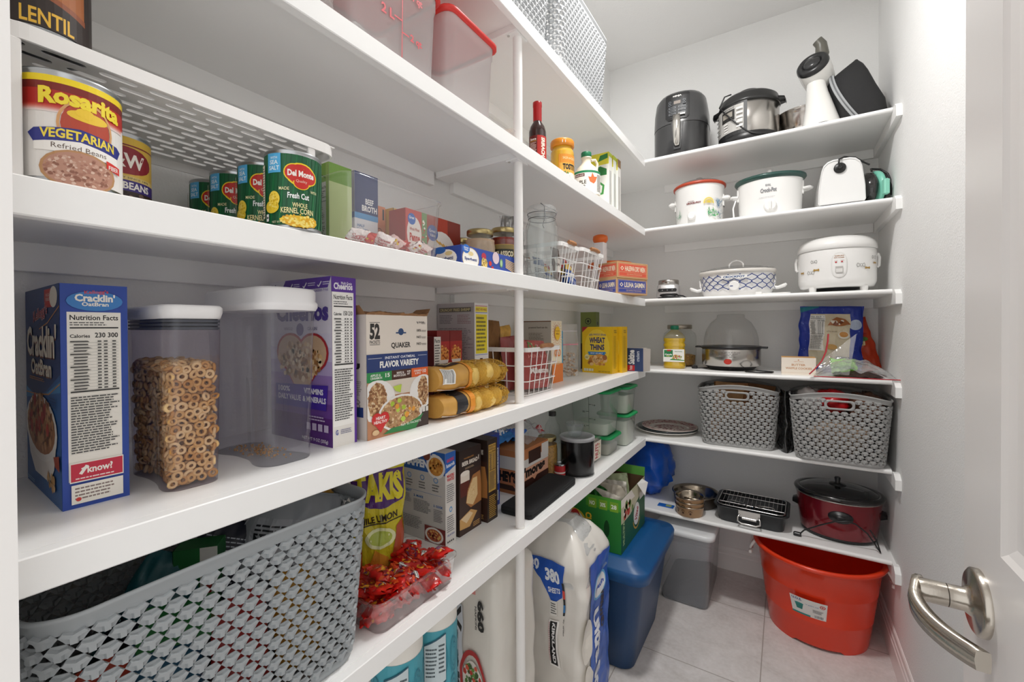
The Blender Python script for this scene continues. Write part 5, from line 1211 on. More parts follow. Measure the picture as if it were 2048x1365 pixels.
# ------------------------------------------------------------------ fifth shelf, right of the big basket
def taki(a):
    a.rect(0, 0, 1, 1, 'c6b926'); a.poly([(0, .62), (1, .66), (1, 1), (0, 1)], 'c9c02c'); a.poly([(0, .68), (.35, .62), (.6, .60), (.95, .66), (1, .9), (0, .9)], '4a1f6a')
    a.text('TAKIS', .05, .66, .9, .22, 'd9cc28', .06); a.text('CHILE LIMON', .08, .50, .8, .055, '2c1f10', .03, rot=.12); a.line(.02, .47, .98, .51, .01, '3a3020')
    a.ell(.55, .38, .28, .08, 'dfe3b0'); a.ell(.55, .38, .22, .055, 'a9b84a'); a.poly([(0, 0), (.35, .0), (.2, .35), (0, .42)], 'b5562a'); a.poly([(.7, 0), (1, 0), (1, .5), (.85, .45)], 'a8482a'); a.poly([(.3, .0), (.75, .0), (.7, .22), (.45, .3)], 'c9862c')
pouch('chip_bag', 'tall yellow and purple chili lime chip bag between the big basket and the pancake box', 'bag', (-.785, .65, Z5 + .002), (-.04, .04, PI / 2 - .62), .118, .285, .05, mat('c6b926', .28, name='chip_bag_film'), taki, 51, wr=.008)
t = thing('candy_tray', 'low clear acrylic tray of red wrapped candies on the fifth shelf', 'tray', (-.715, .647, Z5))
t.location = (-.713, .6475, Z5); b = MB(); bin_box(b, .155, .232, .062, CLR, .02, .92); b.build('tray_body', t)
def wrapped_candy(cols, seed):
    """a twisted foil wrapper, about five centimetres long"""
    b = MB(); r = random.Random(seed); o = Vector((seed, seed * 2, 0))
    def P(u, v):
        x = (u - .5) * .066; a = 2 * PI * v; k = .25 + .75 * max(0, math.sin(PI * min(1, max(0, (u - .12) / .76)))) ** .6
        f = .018 if .12 < u < .88 else .02
        nz = .0045 * noise.noise(Vector((x * 90, math.cos(a) * 2, math.sin(a) * 2)) + o)
        flat = 1 if .12 < u < .88 else 1.0
        return Vector((x, math.cos(a) * (.021 * k + .017 * (1 - k)) + nz * 1.5, math.sin(a) * (.010 * k if .1 < u < .9 else .0014) + nz * 1.4))
    b.grid(P, 20, 16, mat(cols[0], .3, name='red_foil', coat=.3, vary=.35, vscale=70), flip=True)
    def S(x, y, e):
        q = P(.2 + x * .6, .08 + .34 * (1 - y)); return Vector((q.x, q.y, q.z + e))
    a = Art(b, S, 1.4, du=1 / 6, dv=1 / 6, e0=.0006, step=.0002, rough=.3); a.rnd = r
    a.rect(.0, .42, 1, .05, 'e9d9d6'); a.ell(.35, .65, .22, .2, 'e0a02c'); a.ell(.35, .65, .14, .12, 'c9401c'); a.blobs(.55, .4, .45, .45, 22, .11, ['d9501c', 'c93a18', 'e8a02c', '8c1410', 'd9441a', '6a2a50'])
    if seed % 2: a.bars(.68, .2, .2, .4, n=8)
    o = b.build('wrapped_candy'); tag(o, 'red foil wrapped candy lying in the clear tray', 'candy', 'red wrapped candies in the tray'); return o
cand = [wrapped_candy(('c41a14', 'd9281c'), s) for s in (1, 2, 3, 4)]
r = random.Random(11); cnt = 0
for lay in range(4):
    for i in range(3 if lay else 3):
        for j in range(5):
            if lay and (i + j + lay) % 4 == 0: continue
            x = -.713 + (i - 1) * .043 + r.uniform(-.006, .006) + (.006 if lay % 2 else 0); y = .6475 + (j - 2) * .041 + r.uniform(-.006, .006)
            if lay == 3 and r.random() < .35: continue
            z = Z5 + .016 + lay * .017 + r.uniform(-.001, .002)
            if cnt < 4: o = cand[cnt]
            else: o = cand[cnt % 4].copy(); C.objects.link(o)
            o.location = (x, y, z); lim = .25 if lay < 3 else .6
            o.rotation_euler = (r.uniform(-lim, lim), r.uniform(-lim, lim), r.uniform(0, PI)); cnt += 1
def pan_l(a):
    a.rect(0, 0, 1, 1, 'c4c1bd'); a.rect(0, .76, 1, .24, '1f5aa8'); a.text('TO MAKE IT', .3, .93, .5, .045, 'e8ecf2', .03); a.text('HAPPEN', .08, .80, .55, .09, 'e8ecf2', .06); a.ell(.80, .84, .2, .13, 'e4e2de'); a.ell(.80, .84, .16, .10, 'c98a3c'); a.blobs(.80, .84, .14, .08, 40, .03, ['e0a850', 'b06f2c']); a.ell(.6, .94, .08, .05, '7a3c2c')
    for i in range(3): a.ring(.2 + .3 * i, .69, .05, .03, .3, '5a8ac0'); a.lines(.12 + .3 * i, .56, .16, .09, 3, '6a6a6a')
    a.text('1. HEAT', .05, .50, .2, .025, '2c6ab0', .03); a.text('2. MAKE', .30, .46, .22, .025, '2c6ab0', .03); a.text('3. COOK', .75, .40, .2, .025, '2c6ab0', .03); a.rect(.05, .53, .88, .003, '5a8ac0'); a.lines(.05, .38, .2, .1, 6, '77777a'); a.lines(.30, .3, .4, .14, 9, '77777a'); a.lines(.75, .24, .2, .14, 8, '77777a'); a.lines(.05, .1, .45, .14, 8, '77777a')
    a.rect(.55, 0, .45, .18, '7a2420'); a.ell(.76, .09, .2, .085, 'e4e2de'); a.ell(.76, .09, .16, .065, 'b5562c'); a.blobs(.76, .09, .14, .05, 24, .03, ['e0b060', '8a2c1c'])
def pan_f(a):
    a.rect(0, 0, 1, 1, 'd9d5d0'); a.poly([(0, .78), (1, .84), (1, 1), (0, 1)], '1f62b8'); a.text('KRUSTEAZ', .15, .90, .7, .035, 'd9283a', .04, rot=.1); a.text('Buttermilk', .1, .845, .8, .04, 'f0f2f6', .03, rot=.1)
    a.text('MAKERS', .15, .73, .7, .035, 'c92a34', .04); a.text('WANTED', .15, .69, .7, .035, 'c92a34', .04); a.lines(.12, .46, .76, .2, 9, '6a6a6e'); a.ring(.5, .38, .14, .03, .4, '4a90c9'); a.lines(.12, .14, .76, .18, 8, '6a6a6e'); a.text('STILL IN TOUCH', .15, .10, .7, .02, '3a4a9c', .02)
    for i in range(4): a.circ(.2 + .17 * i, .04, .06, '2a2a2a')
carton('pancake_mix_box', 'blue and white pancake mix box on the fifth shelf beside the red candies', 'box', (-.755, .856, Z5), PI / 2, .042, .165, .248, 'd9d5d0', {'front': pan_f, 'left': pan_l})
def beer(a):
    a.rect(0, 0, 1, 1, '3a2219'); a.rect(0, .74, 1, .26, '2a1a14'); a.text("TRADER JOE'S", .2, .88, .45, .022, 'c98a3c', .02); a.text('BEER BREAD', .12, .81, .72, .05, 'efe6da', .04); a.text('MIX', .86, .82, .05, .06, 'efe6da', .03); a.lines(.25, .76, .5, .025, 2, 'c9b08c')
    a.poly([(.05, .45), (.42, .45), (.45, .70), (.03, .70)], '5c2014'); a.rect(.05, .62, .4, .1, 'e9ddcf'); a.ell(.25, .72, .2, .03, 'f2e9de')
    a.poly([(.28, .36), (.35, .5), (.6, .66), (.95, .68), (1, .5), (1, .3), (.5, .28)], 'a8703c'); a.poly([(.3, .36), (.37, .48), (.6, .62), (.8, .62), (.82, .4), (.6, .3)], 'e0c08c'); a.blobs(.55, .46, .2, .12, 60, .015, ['c99a5c', 'f0d8ac'])
    a.poly([(0, .2), (.5, .26), (.8, .2), (.45, .06), (0, .08)], 'cfa060'); a.poly([(.05, .2), (.45, .24), (.6, .2), (.3, .12)], 'e6caa0'); a.lines(.6, .03, .35, .06, 3, 'd9a860')
def facts(a): a.rect(0, 0, 1, 1, '2e2018'); a.rect(.12, .36, .72, .58, 'c99f48'); a.nutrition(.12, .36, .72, .58, bg=None, ink='2a1c10'); a.lines(.12, .04, .74, .28, 12, 'c99f48')
BX = {'front': beer, 'left': lambda a: a.rect(0, 0, 1, 1, '2e1f18'), 'top': lambda a: a.text('BEER BREAD MIX', .15, .4, .7, .2, '4a382c', .02)}
carton('bread_mix_box', 'dark brown beer bread box with a sliced loaf on its face', 'box', (-.758, .917, Z5), PI / 2, .10, .15, .238, '2e1f18', BX)
carton('bread_mix_box', 'dark brown beer bread box turned to show its gold nutrition panel', 'box', (-.744, 1.030, Z5), PI / 2, .052, .16, .245, '2e1f18', {'front': facts, 'left': beer})
carton('mix_box', 'bright blue box with a white text strip behind the beer bread boxes', 'box', (-.792, 1.098, Z5), PI / 2, .068, .12, .235, '22409c', {'front': lambda a: (a.rect(.4, .3, .5, .5, 'c9cfdc'), a.lines(.42, .1, .46, .68, 30, '2a3a7a'), a.bars(.45, .08, .4, .12, n=9))})
def smore(a):
    a.rect(0, 0, 1, 1, 'b9764a'); a.rect(.0, .55, 1, .20, 'd9d6d2')
    for i in range(9): a.rect(0, .28 + .03 * i, 1, .014, 'e0b890')
    a.rect(0, 0, 1, .26, '3a1f18'); a.poly([(0, .26), (.42, .26), (.5, .18), (.58, .26), (1, .26), (1, .28), (0, .28)], 'd99a7a'); a.rect(.02, .28, .96, .27, 'dca68a'); a.text("s'mores", .05, .32, .82, .26, '1c1614', .06, rot=.02); a.rect(.3, .62, .42, .3, '3a1f18'); a.rect(.75, .62, .25, .34, 'dcd8d4')
def smore_l(a):
    a.rect(0, 0, 1, 1, 'b9764a'); a.rect(.0, .56, 1, .30, 'd9d6d2')
    for i in range(12): a.rect(0, .22 + .027 * i, 1, .012, 'd98a6a')
    a.rect(0, .0, 1, .2, '3a1f18'); a.rect(0, .0, 1, .08, 'a8683a'); a.text("HERSHEY'S", .1, .26, .85, .26, '1c1614', .07); a.poly([(.85, .2), (1, .2), (.93, .12)], 'd98a6a')
carton('smores_kit_box', 'tan and brown smores box behind the black folded mat', 'box', (-.772, 1.255, Z5), PI / 2, .215, .165, .150, 'b07446', {'front': smore, 'left': smore_l}, rough=.6)
film = clear(body=.25, rough=.12, hexb='dfe4ea', name='crinkled_film', bump=.8, bscale=30)
pouch('marshmallow_bag', 'blue and clear marshmallow bag lying on the smores box', 'bag', (-.86, 1.285, Z5 + .152), (-1.2, 0, PI / 2 - .1), .20, .11, .065, mat('2c78c0', .25, name='blue_film'), lambda a: (a.rect(0, .5, 1, .5, 'cfd6dc'), a.text('JET-PUFFED', .15, .2, .7, .2, 'eef2f6', .05), a.blobs(.5, .75, .45, .2, 20, .08, ['e8e4e2', 'e0a03c', 'c9502c'])), 61, wr=.02)
pouch('candy_bag', 'red and clear crinkled candy bag lying on the right end of the smores box', 'bag', (-.80, 1.45, Z5 + .152), (-1.25, 0, PI / 2 + .1), .19, .13, .055, film, lambda a: (a.rect(.55, .1, .4, .25, 'c02430'), a.rect(.4, .7, .5, .2, 'c02430'), a.rect(0, .3, .25, .5, '3a6ac0'), a.text('CANDY', .58, .15, .3, .12, 'f0e0e0', .03)), 62, wr=.02)
t = thing('glass_bottle', 'clear glass bottle with a black cap behind the candy bag', 'bottle', (-.85, 1.66, Z5)); b = MB(); b.lathe([(.03, 0), (.036, .004), (.036, .13), (.03, .16), (.014, .185), (.013, .20)], GLASS, n=28, cap1=False); b.build('glass_body', t); b = MB(); b.lathe([(.016, .198), (.016, .215), (.014, .217)], mat('1a1a1a', .4)); b.build('cap', t)
jar('glass jar of dry pasta spirals behind the black canister', (-.80, 1.515, Z5), .042, .15, GOLD, mat('a87c34', .6, vary=.4, vscale=150, bump=1, bscale=150, name='dry_pasta'))
can('small red and white tub beside the smores box', (-.742, 1.512 - .0, Z5), .022, .05, lambda a: (a.rect(0, 0, 1, 1, 'b3242a'), a.rect(0, .2, 1, .15, 'e6e0da')), -.6, name='food_tub', cat='tub')
# black folded mat
t = thing('folded_mat', 'black folded fabric mat lying along the front of the fifth shelf behind the pole', 'mat', (-.702, 1.285, Z5), PI / 2 + .03)
b = MB(); bk = mat('17181a', .85, bump=.4, bscale=400, name='black_fabric')
def matring(z, i): return [(p[0] + .0016 * noise.noise(Vector((p[0] * 20, p[1] * 20, z * 90))), p[1] + .002 * noise.noise(Vector((p[0] * 20, z * 90, 3))), z + (.003 * noise.noise(Vector((p[0] * 9, p[1] * 9, 7))) if z > .01 else 0)) for p in rrect(.352 - i, .112 - i, .012, 0, 5)]
b.loft([matring(0, .004), matring(.003, 0), matring(.0105, 0), matring(.0125, .005), matring(.014, 0), matring(.021, 0), matring(.0245, .006)], bk); b.build('folded_fabric', t)
b = MB(); b.tube([(-.170 + .0085 * i, -.0535, .0128 + .0006 * math.sin(i)) for i in range(41)], .0014, mat('0c0c0d', .6), 6); b.build('edge_piping', t)
# black canister, glass cup
t = thing('canister', 'shiny black cylindrical canister with a pale translucent lid on the fifth shelf', 'canister', (-.698, 1.578, Z5))
b = MB(); b.lathe([(.060, 0), (.066, .002), (.066, .143), (.064, .146)], mat('08080a', .22, name='gloss_black', spec=.4), n=48); b.build('canister_body', t)
b = MB(); lm = clear(body=.55, rough=.3, hexb='d3d5d8', name='frosted_lid'); b.lathe([(.066, .136), (.069, .137), (.070, .148), (.068, .151), (.060, .151), (.058, .148), (.0, .148)], lm, n=48, cap0=False, cap1=False); b.build('lid', t)
b = MB(); b.lathe([(.062, .0), (.068, .0), (.068, .003), (.066, .004)], clear(body=.2, name='clear_plastic'), n=48); b.build('clear_foot', t)
t = thing('glass_cup', 'small clear fluted glass cup standing on the black canister lid', 'cup', (-.702, 1.565, Z5 + .1495))
b = MB(); n = 36
def cr_(r_, z, fl=0): return [(r_ * (1 + fl * math.cos(9 * 2 * PI * j / n)) * math.cos(2 * PI * j / n), r_ * (1 + fl * math.cos(9 * 2 * PI * j / n)) * math.sin(2 * PI * j / n), z) for j in range(n)]
G2 = clear(tint='fafcfc', body=.05, rough=.03, hexb='dfe3e3', name='thick_glass')
b.loft([cr_(.022, 0), cr_(.026, .003), cr_(.031, .03), cr_(.033, .034), cr_(.037, .052, .03), cr_(.036, .054, .03), cr_(.030, .032), cr_(.023, .006)], G2); b.build('glass_body', t)
# clear box with a label, stacked boxes with green lids
t = thing('snack_container', 'short clear box with a red lettered label between the canister and the green lidded boxes', 'container', (-.745, 1.755, Z5))
b = MB(); bin_box(b, .125, .11, .105, CLR, .012, .92); b.build('container_body', t)
b = MB(); b.M = Matrix.Translation((.0, 0, .052)); b.loft([rrect(.108, .094, .01, -.045), rrect(.112, .098, .01, .035)], mat('c9b8a0', .7, vary=.4, vscale=90, name='trail_mix', bump=1, bscale=120)); o = b.build('contents', t)
b = MB(); a = Art(b, plane((.0605, -.045, .008), (.001, .088, 0), (.002, 0, .08), (1, 0, 0)), 1); a.rect(0, 0, 1, 1, 'e6dccf'); a.text('NUTS', .25, .1, .4, .8, 'b3242c', .04, rot=90); a.blobs(.8, .5, .12, .4, 14, .05, ['8aa83c', 'c98a4a']); b.build('paper_label', t)
GL = mat('0f9a56', .4, name='green_lid')
def cambro(label, loc, w, d, h, fill=None, fcol='efece4', group=None, marks=True, rz=0, lid=True):
    t = thing('food_container', label, 'container', loc, rz, group)
    fr = clear(tint='f0f5f2', body=.22, rough=.15, hexb='e2ebe6', gloss=.8, name='polycarbonate')
    b = MB(); frost_box(b, w, d, h - .006, fr, .022, .90, lip=.004); b.build('container_body', t)
    if fill:
        b = MB(); kk = .9 + .1 * fill; rr0 = rrect(w * .9 - .006, d * .9 - .006, .02, .004); r1 = rrect(w * (.9 + .1 * fill / h * .9) - .006, d * (.9 + .1 * fill / h * .9) - .006, .02, 0)
        b.loft([rr0, [(p[0], p[1], fill + .004 * math.sin(p[0] * 40 + p[1] * 30)) for p in r1]], mat(fcol, .9, bump=.4, bscale=150, name='dry_goods')); o = b.build('dry_goods', t); o['kind'] = 'stuff'
    if marks:
        b = MB(); a = Art(b, plane((-w * .35, -d * .458, 0), (w * .7, 0, 0), (0, -.006, h), (0, -1, 0)), w * .7 / h, e0=.0015)
        a.rect(.5, .12, .01, .8, '2a3a34')
        for i in range(5): a.rect(.5 if i % 2 else .40, .2 + .16 * i, .1, .01, '2a3a34'); a.text(['1L', '1 qt', '2L', '2 qt', '3L'][i], .63 if i % 2 else .26, .18 + .16 * i, .12, .035, '2a3a34', .02)
        b.build('scale_print', t)
    if lid: snap_lid(t, w, d, h, GL, .013)
    return t
cambro('low clear container with a green lid at the bottom of the stack, holding grey grains', (-.742, 1.915, Z5), .165, .150, .088, .05, 'b3a79c', 'green lidded food containers', marks=False)
cambro('large clear container with a green lid and volume scale, stacked on the low one', (-.755, 1.917, Z5 + .0885), .185, .165, .205, .05, 'eceae4', 'green lidded food containers')
cambro('small clear container with a green lid, lower of the pair nearest the back wall', (-.715, 2.115, Z5), .15, .15, .155, .12, 'e6e2da', 'green lidded food containers', marks=False)
cambro('small clear container with a green lid, upper of the pair nearest the back wall', (-.715, 2.115, Z5 + .1555), .15, .15, .135, .09, 'e6e2da', 'green lidded food containers', marks=False)

# ------------------------------------------------------------------ under the fifth shelf, on the floor
TP = mat('eeebe4', .9, bump=.3, bscale=120, name='tissue_paper')
def towel(a):
    a.rect(0, .0, 1, .80, '4aa3b4'); a.rnd.seed(3)
    for i in range(18):
        cx, cy = (i % 6) / 6 + .08, .1 + .25 * (i // 6)
        for k in (1, .7, .4): a.ring(cx, cy, .07 * k, .12 * k, .12, '2f8498', 14)
    a.poly([(.36, .40), (.62, .46), (.62, .78), (.36, .72)], '24566a'); a.poly([(.363, .41), (.617, .47), (.617, .77), (.363, .71)], 'c9d6da'); a.lines(.38, .5, .13, .2, 8, '3a4a50'); a.lines(.53, .52, .08, .2, 7, '3a4a50')
    a.poly([(.40, .06), (.62, .1), (.62, .38), (.40, .34)], '24566a'); a.poly([(.403, .07), (.617, .11), (.617, .37), (.403, .33)], 'c9d6da'); a.lines(.42, .14, .1, .16, 6, '3a4a50')
for k, (x, y) in enumerate(((-.735, .788), (-.735, .668))):
    for lv_ in range(2):
        t = thing('paper_towel_roll', ['lower', 'upper'][lv_] + ' paper towel roll in the %s stack under the lowest left shelf' % ['right', 'left'][k], 'paper towel', (x, y, .37 * lv_), group='paper towel rolls')
        b = MB(); b.lathe([(.02, 0.001), (.054, .001), (.0565, .006), (.0565, .363), (.054, .369), (.02, .369)], TP, n=40); b.build('roll', t)
        b = MB(); a = Art(b, cyl(.057, .36, .004, 3.4, -.75), 3.4 * .057 / .36, du=1 / 20); towel(a); b.build('printed_wrap', t)
def soft_pack(name, label, cat, loc, w, d, h, m, seed, arts, group=None, wr=.010, r=.03, crown=.05):
    """a plastic wrapped pack: rounded block with a wrinkled gathered top; origin centre of base"""
    t = thing(name, label, cat, loc, 0, group); o = Vector((seed, seed * 3, 1))
    def Pt(p, z):
        q = Vector((p[0], p[1], z)); n = noise.noise_vector(q * 9 + o) * wr + noise.noise_vector(q * 26 + o) * wr * .35
        return (q.x + n.x * (z > .004), q.y + n.y * (z > .004), max(0, q.z + n.z * (z > .004)))
    def ringz(z, s=1.0):
        base = rrect(w * s, d * s, r * s, 0, 4); out = []
        for i in range(len(base)):
            a, c = Vector(base[i]), Vector(base[(i + 1) % len(base)]); q = max(1, int((c - a).length / .011 / s))
            if s == 1.0: ringz.q = ringz.__dict__.get('q', {}); ringz.q[i] = q
            q = ringz.q[i]
            for j in range(q): out.append(Pt(a.lerp(c, j / q), z))
        return out
    b = MB(); nz = int(h / .014); rings = [ringz(h * i / nz) for i in range(nz)]
    rings += [ringz(h, .985) if False else [(p[0] * s, p[1] * s, h + crown * f) for p in ringz(h)] for s, f in ((.97, 0), (.85, .35), (.6, .75), (.3, 1.0))]
    b.loft(rings, m); b.build('wrapped_pack', t)
    b = MB()
    for k, fn in arts.items():
        if k == 'front': base = lambda x, y, e: Vector(Pt(((x - .5) * (w - 2 * r), -d / 2), y * h)) + Vector((0, -1, 0)) * (e + .0015)
        else: base = lambda x, y, e: Vector(Pt((w / 2, (x - .5) * (d - 2 * r)), y * h)) + Vector((1, 0, 0)) * (e + .0015)
        fn(Art(b, base, (w if k == 'front' else d) / h, du=1 / 24, dv=1 / 40, e0=.0022, step=.0003, rough=.3))
    b.build('printed_film', t); return t
def vf(a):
    a.poly([(.22, .3), (.52, .3), (.50, .86), (.24, .90)], 'cfd6e0'); a.text('VanityFair', .26, .10, .22, .76, '16181a', .03, rot=-90); a.text('660', .80, .78, .13, .13, '1c1c1c', .05, rot=-90); a.text('NAPKINS', .75, .78, .035, .10, '3a3a3a', .02, rot=-90)
    a.ring(.70, .55, .26, .13, .18, 'b32a2c'); a.ell(.70, .545, .2, .09, 'e9e4dc'); a.blobs(.70, .545, .18, .08, 50, .04, ['4a7a34', '6a9a3c', 'c03a2c', '3a5c2a', 'd95a3c'])
    a.blobs(.52, .945, .12, .035, 24, .04, ['4a7a34', 'c03a2c', '3a5c2a', 'd95a3c']); a.rect(.68, .93, .10, .03, 'd98a84')
soft_pack('napkin_pack', 'plastic wrapped pack of napkins on the floor, left of the lowest white pole', 'napkins', (-.790, 1.080, 0), .245, .225, .665, mat('dcd8d0', .3, name='milky_film', coat=.4), 3, {'front': vf, 'right': lambda a: (a.text('EVERYDAY', .5, .2, .12, .5, 'c03a3c', .02, rot=-90),)}, wr=.008)
def tp_f(a):
    a.poly([(.10, 1), (.86, 1), (.78, .80), (.60, .76), (.42, .88)], '2456b4'); a.text('30', .24, .925, .15, .06, 'eef2f8', .05); a.text('380', .50, .875, .27, .075, 'eef2f8', .05); a.text('SHEETS', .54, .82, .22, .028, 'eef2f8', .03)
    a.rect(.56, .38, .17, .28, 'f2f0ec'); a.rect(.58, .39, .115, .26, '1c1c1e'); a.text('KIRKLAND', .620, .40, .055, .24, 'f0f0f0', .04, rot=-90); a.lines(.565, .40, .012, .24, 20, 'b3343a', .7)
    a.rect(.56, .69, .13, .09, 'e4e2dc'); a.lines(.575, .70, .1, .07, 5, '3a3a3a'); a.rect(.80, .70, .035, .20, '26282c'); a.rect(.80, .80, .035, .05, 'c9443c'); a.rect(.80, .72, .035, .045, '3a78b0'); a.text('dry . strong', .81, .58, .03, .1, '2a2a2a', .03, rot=-90)
    for z in (.34, .57, .80): a.ell(.085, z, .07, .04, '8f8983', 18); a.rect(0, z + .095, .17, .006, '6f9ab4')
def tp_s(a):
    a.rect(.12, 0, .88, .98, '2c5cb8'); a.ell(.55, .80, .3, .08, '6fb4e4'); a.ell(.55, .80, .26, .065, 'eef2f6'); a.text('Bath', .35, .785, .4, .03, '2456b4', .04); a.text('KIRKLAND', .60, .52, .14, .22, '2a2230', .05, rot=-90); a.text('Ultra Soft', .26, .12, .28, .55, 'e4e8f0', .05, rot=-90)
    a.ell(.0, .28, .2, .14, 'ebe7dd'); a.ell(.0, .56, .2, .12, 'ebe7dd')
soft_pack('toilet_paper_pack', 'large clear and blue wrapped toilet paper pack standing on the floor', 'toilet paper', (-.698, 1.442, 0), .275, .262, .575, mat('e4e0d9', .22, name='milky_film', coat=.6), 9, {'front': tp_f, 'right': tp_s}, wr=.012, crown=.10)
t = [o for o in C.objects if o.name == 'toilet_paper_pack'][0]
b = MB(); fl_ = clear(tint='f6f8fa', body=.16, rough=.08, hexb='dfe4ea', name='crinkled_film', bump=.9, bscale=28, gloss=1.8); rings = []
for i in range(14):
    f = i / 13; z = .50 + .185 * f; k = 1.02 - .10 * f - .55 * f ** 3; r_ = []
    for p in rrect(.275, .262, .05, 0, 8):
        q = Vector((p[0] * k * (1 if f < .6 else 1.0), p[1] * k * (1 - .35 * f), z)); n_ = noise.noise(q * 22 + Vector((5, 2, 1))) * .022 * (.25 + f)
        r_.append((q.x * (1 + n_ * 4), q.y * (1 + n_ * 4), q.z + n_ * .6))
    rings.append(r_)
b.loft(rings, fl_, False, False); b.build('loose_film_top', t)
# ------------------------------------------------------------------ back wall, top shelf
Y1, = (SZ[0],)
STEEL = mat('b9b5b0', .22, 1.0, name='brushed_steel')
BLK = mat('1b1b1c', .35, name='black_plastic')
WP = mat('ecebe9', .25, name='white_enamel', coat=.4)
def sring(w, d, r, z, n=6, cx=0, cy=0): return rrect(w, d, r, z, n, cx, cy)
# air fryer: rounded dark grey body, drawer and metal handle
t = thing('air_fryer', 'dark grey air fryer with a silver handle on the top back shelf', 'air fryer', (-.466, 2.452, Y1), .04)
g = mat('3f3f40', .3, name='dark_grey_plastic', coat=.2); gb = mat('2a2a2b', .3, name='drawer_grey', coat=.3)
b = MB(); b.loft([sring(.250, .29, .11, .0), sring(.262, .30, .115, .012), sring(.268, .31, .12, .05), sring(.268, .31, .12, .165)], gb); b.build('drawer', t)
b = MB(); b.loft([sring(.270, .312, .12, .167), sring(.270, .312, .12, .17), sring(.262, .305, .115, .25), sring(.245, .29, .11, .31), sring(.215, .26, .10, .332), sring(.15, .19, .08, .342), sring(.05, .07, .02, .344)], g); b.build('upper_body', t)
b = MB(); b.loft([sring(.262, .30, .11, -.0), sring(.27, .31, .115, .004), sring(.262, .30, .11, .016)], BLK); b.build('base', t)
def afm(x, y, e):
    z = .178 + y * .140; X = (x - .5) * .115; K = [(.17, .156), (.25, .1525), (.31, .145), (.332, .130)]
    yy = K[-1][1]
    for (z0, y0), (z1, y1) in zip(K, K[1:]):
        if z0 <= z <= z1: yy = y0 + (y1 - y0) * (z - z0) / (z1 - z0)
    c = max(0, abs(X) - .012); return Vector((X, -yy - .0035 - e + c * c * 4.2, z))
b = MB(); a = Art(b, afm, .8, du=.08, dv=.08, e0=.001, step=.0004)
a.poly([(.0, .12), (.12, .02), (.88, .02), (1, .12), (1, .95), (.95, 1), (.05, 1), (0, .95)], '19191a'); a.text('NINJA', .32, .84, .36, .08, 'e6e4e0', .04); a.rect(.1, .1, .8, .65, '232426'); a.ring(.5, .42, .42, .34, .03, '5a5c60', 4)
a.rect(.36, .58, .28, .12, '8a8078'); 
for i in range(3):
    for j in (0, 1):
        a.rect(.16 + .40 * j, .42 - .12 * i, .28, .07, '8f9398'); a.rect(.175 + .40 * j, .43 - .12 * i, .25, .05, '2a2b2e')
for x in (.2, .8):
    for y in (.66, .56): a.circ(x, y, .055, '7a7e84'); a.circ(x, y, .04, '232426')
a.rect(.56, .13, .28, .06, 'd9d6d0'); b.build('control_panel', t)
b = MB(); hz = [(.205, .160, .166, .014), (.198, .160, .178, .017), (.16, .158, .186, .018), (.10, .158, .186, .016), (.06, .158, .178, .014), (.045, .156, .168, .009)]
b.loft([[(-w_, -f_, z_), (w_, -f_, z_), (w_ * .9, -k_, z_), (-w_ * .9, -k_, z_)] for z_, k_, f_, w_ in hz], mat('c9c6c0', .2, 1.0, name='polished_handle')); b.build('drawer_handle', t)
b = MB(); b.loft([[(-.030, -.1575, .166), (.030, -.1575, .166), (.016, -.159, .03), (-.016, -.159, .03)], [(-.03, -.1595, .166), (.03, -.1595, .166), (.016, -.1605, .03), (-.016, -.1605, .03)]], mat('19191a', .4)); b.build('handle_recess', t)
# pressure cooker
t = thing('pressure_cooker', 'stainless pressure cooker with a black lid and a cord across its panel', 'pressure cooker', (-.152, 2.44, Y1), -.10)
b = MB(); b.lathe([(.125, 0), (.133, .004), (.135, .045), (.131, .05)], BLK, n=48); b.build('black_base', t)
b = MB(); b.lathe([(.130, .048), (.132, .05), (.132, .195), (.130, .197)], STEEL, n=56); b.build('steel_body', t)
b = MB(); b.lathe([(.134, .195), (.138, .198), (.138, .206), (.133, .215), (.128, .238), (.110, .252), (.075, .262), (.055, .264), (.055, .272), (.052, .284), (.04, .290)], mat('232323', .32, name='black_lid'), n=48); b.build('lid', t)
b = MB()
for s in (-1, 1): b.loft([[(s * .125, -.03, .197), (s * .125, .03, .197), (s * .125, .03, .222), (s * .125, -.03, .222)], [(s * .155, -.024, .2), (s * .155, .024, .2), (s * .155, .024, .214), (s * .155, -.024, .214)], [(s * .158, -.018, .19), (s * .158, .018, .19), (s * .160, .018, .2), (s * .160, -.018, .2)]], BLK)
for s in (-1, 1):
    b = MB(); b.loft([[(s * .125, -.03, .197), (s * .125, .03, .197), (s * .125, .03, .222), (s * .125, -.03, .222)], [(s * .155, -.024, .2), (s * .155, .024, .2), (s * .155, .024, .214), (s * .155, -.024, .214)], [(s * .158, -.018, .19), (s * .158, .018, .19), (s * .160, .018, .2), (s * .160, -.018, .2)]], BLK); b.build('side_handle', t)
b = MB(); a = Art(b, cyl(.1335, .15, .046, 1.35, -PI / 2 - .55), 1.35 * .1335 / .15, du=1 / 14, e0=.001, step=.0004)
a.rect(0, 0, 1, 1, '1c1c1d'); a.rect(.06, .12, .86, .82, 'b4b2ae'); a.rect(.30, .50, .40, .34, '2a2826'); a.rect(.34, .62, .3, .16, '9a948a'); a.text('INSTANT', .35, .86, .35, .05, '3a3a3a', .02)
for i in range(4):
    for j in range(3): a.rect(.1 + .68 * (j > 1) + .25 * (j == 1) * 0 + (0 if j != 1 else .40) * 0 + .30 * (j == 1), .16 + .08 * i + (.0 if j != 1 else 0), .12, .045, 'd9d7d3')
for i in range(5): a.rect(.08, .2 + .14 * i, .16, .05, '8f8d8a'); a.rect(.76, .2 + .14 * i, .14, .05, 'dcdad6')
b.build('control_panel', t)
b = MB(); pts = []
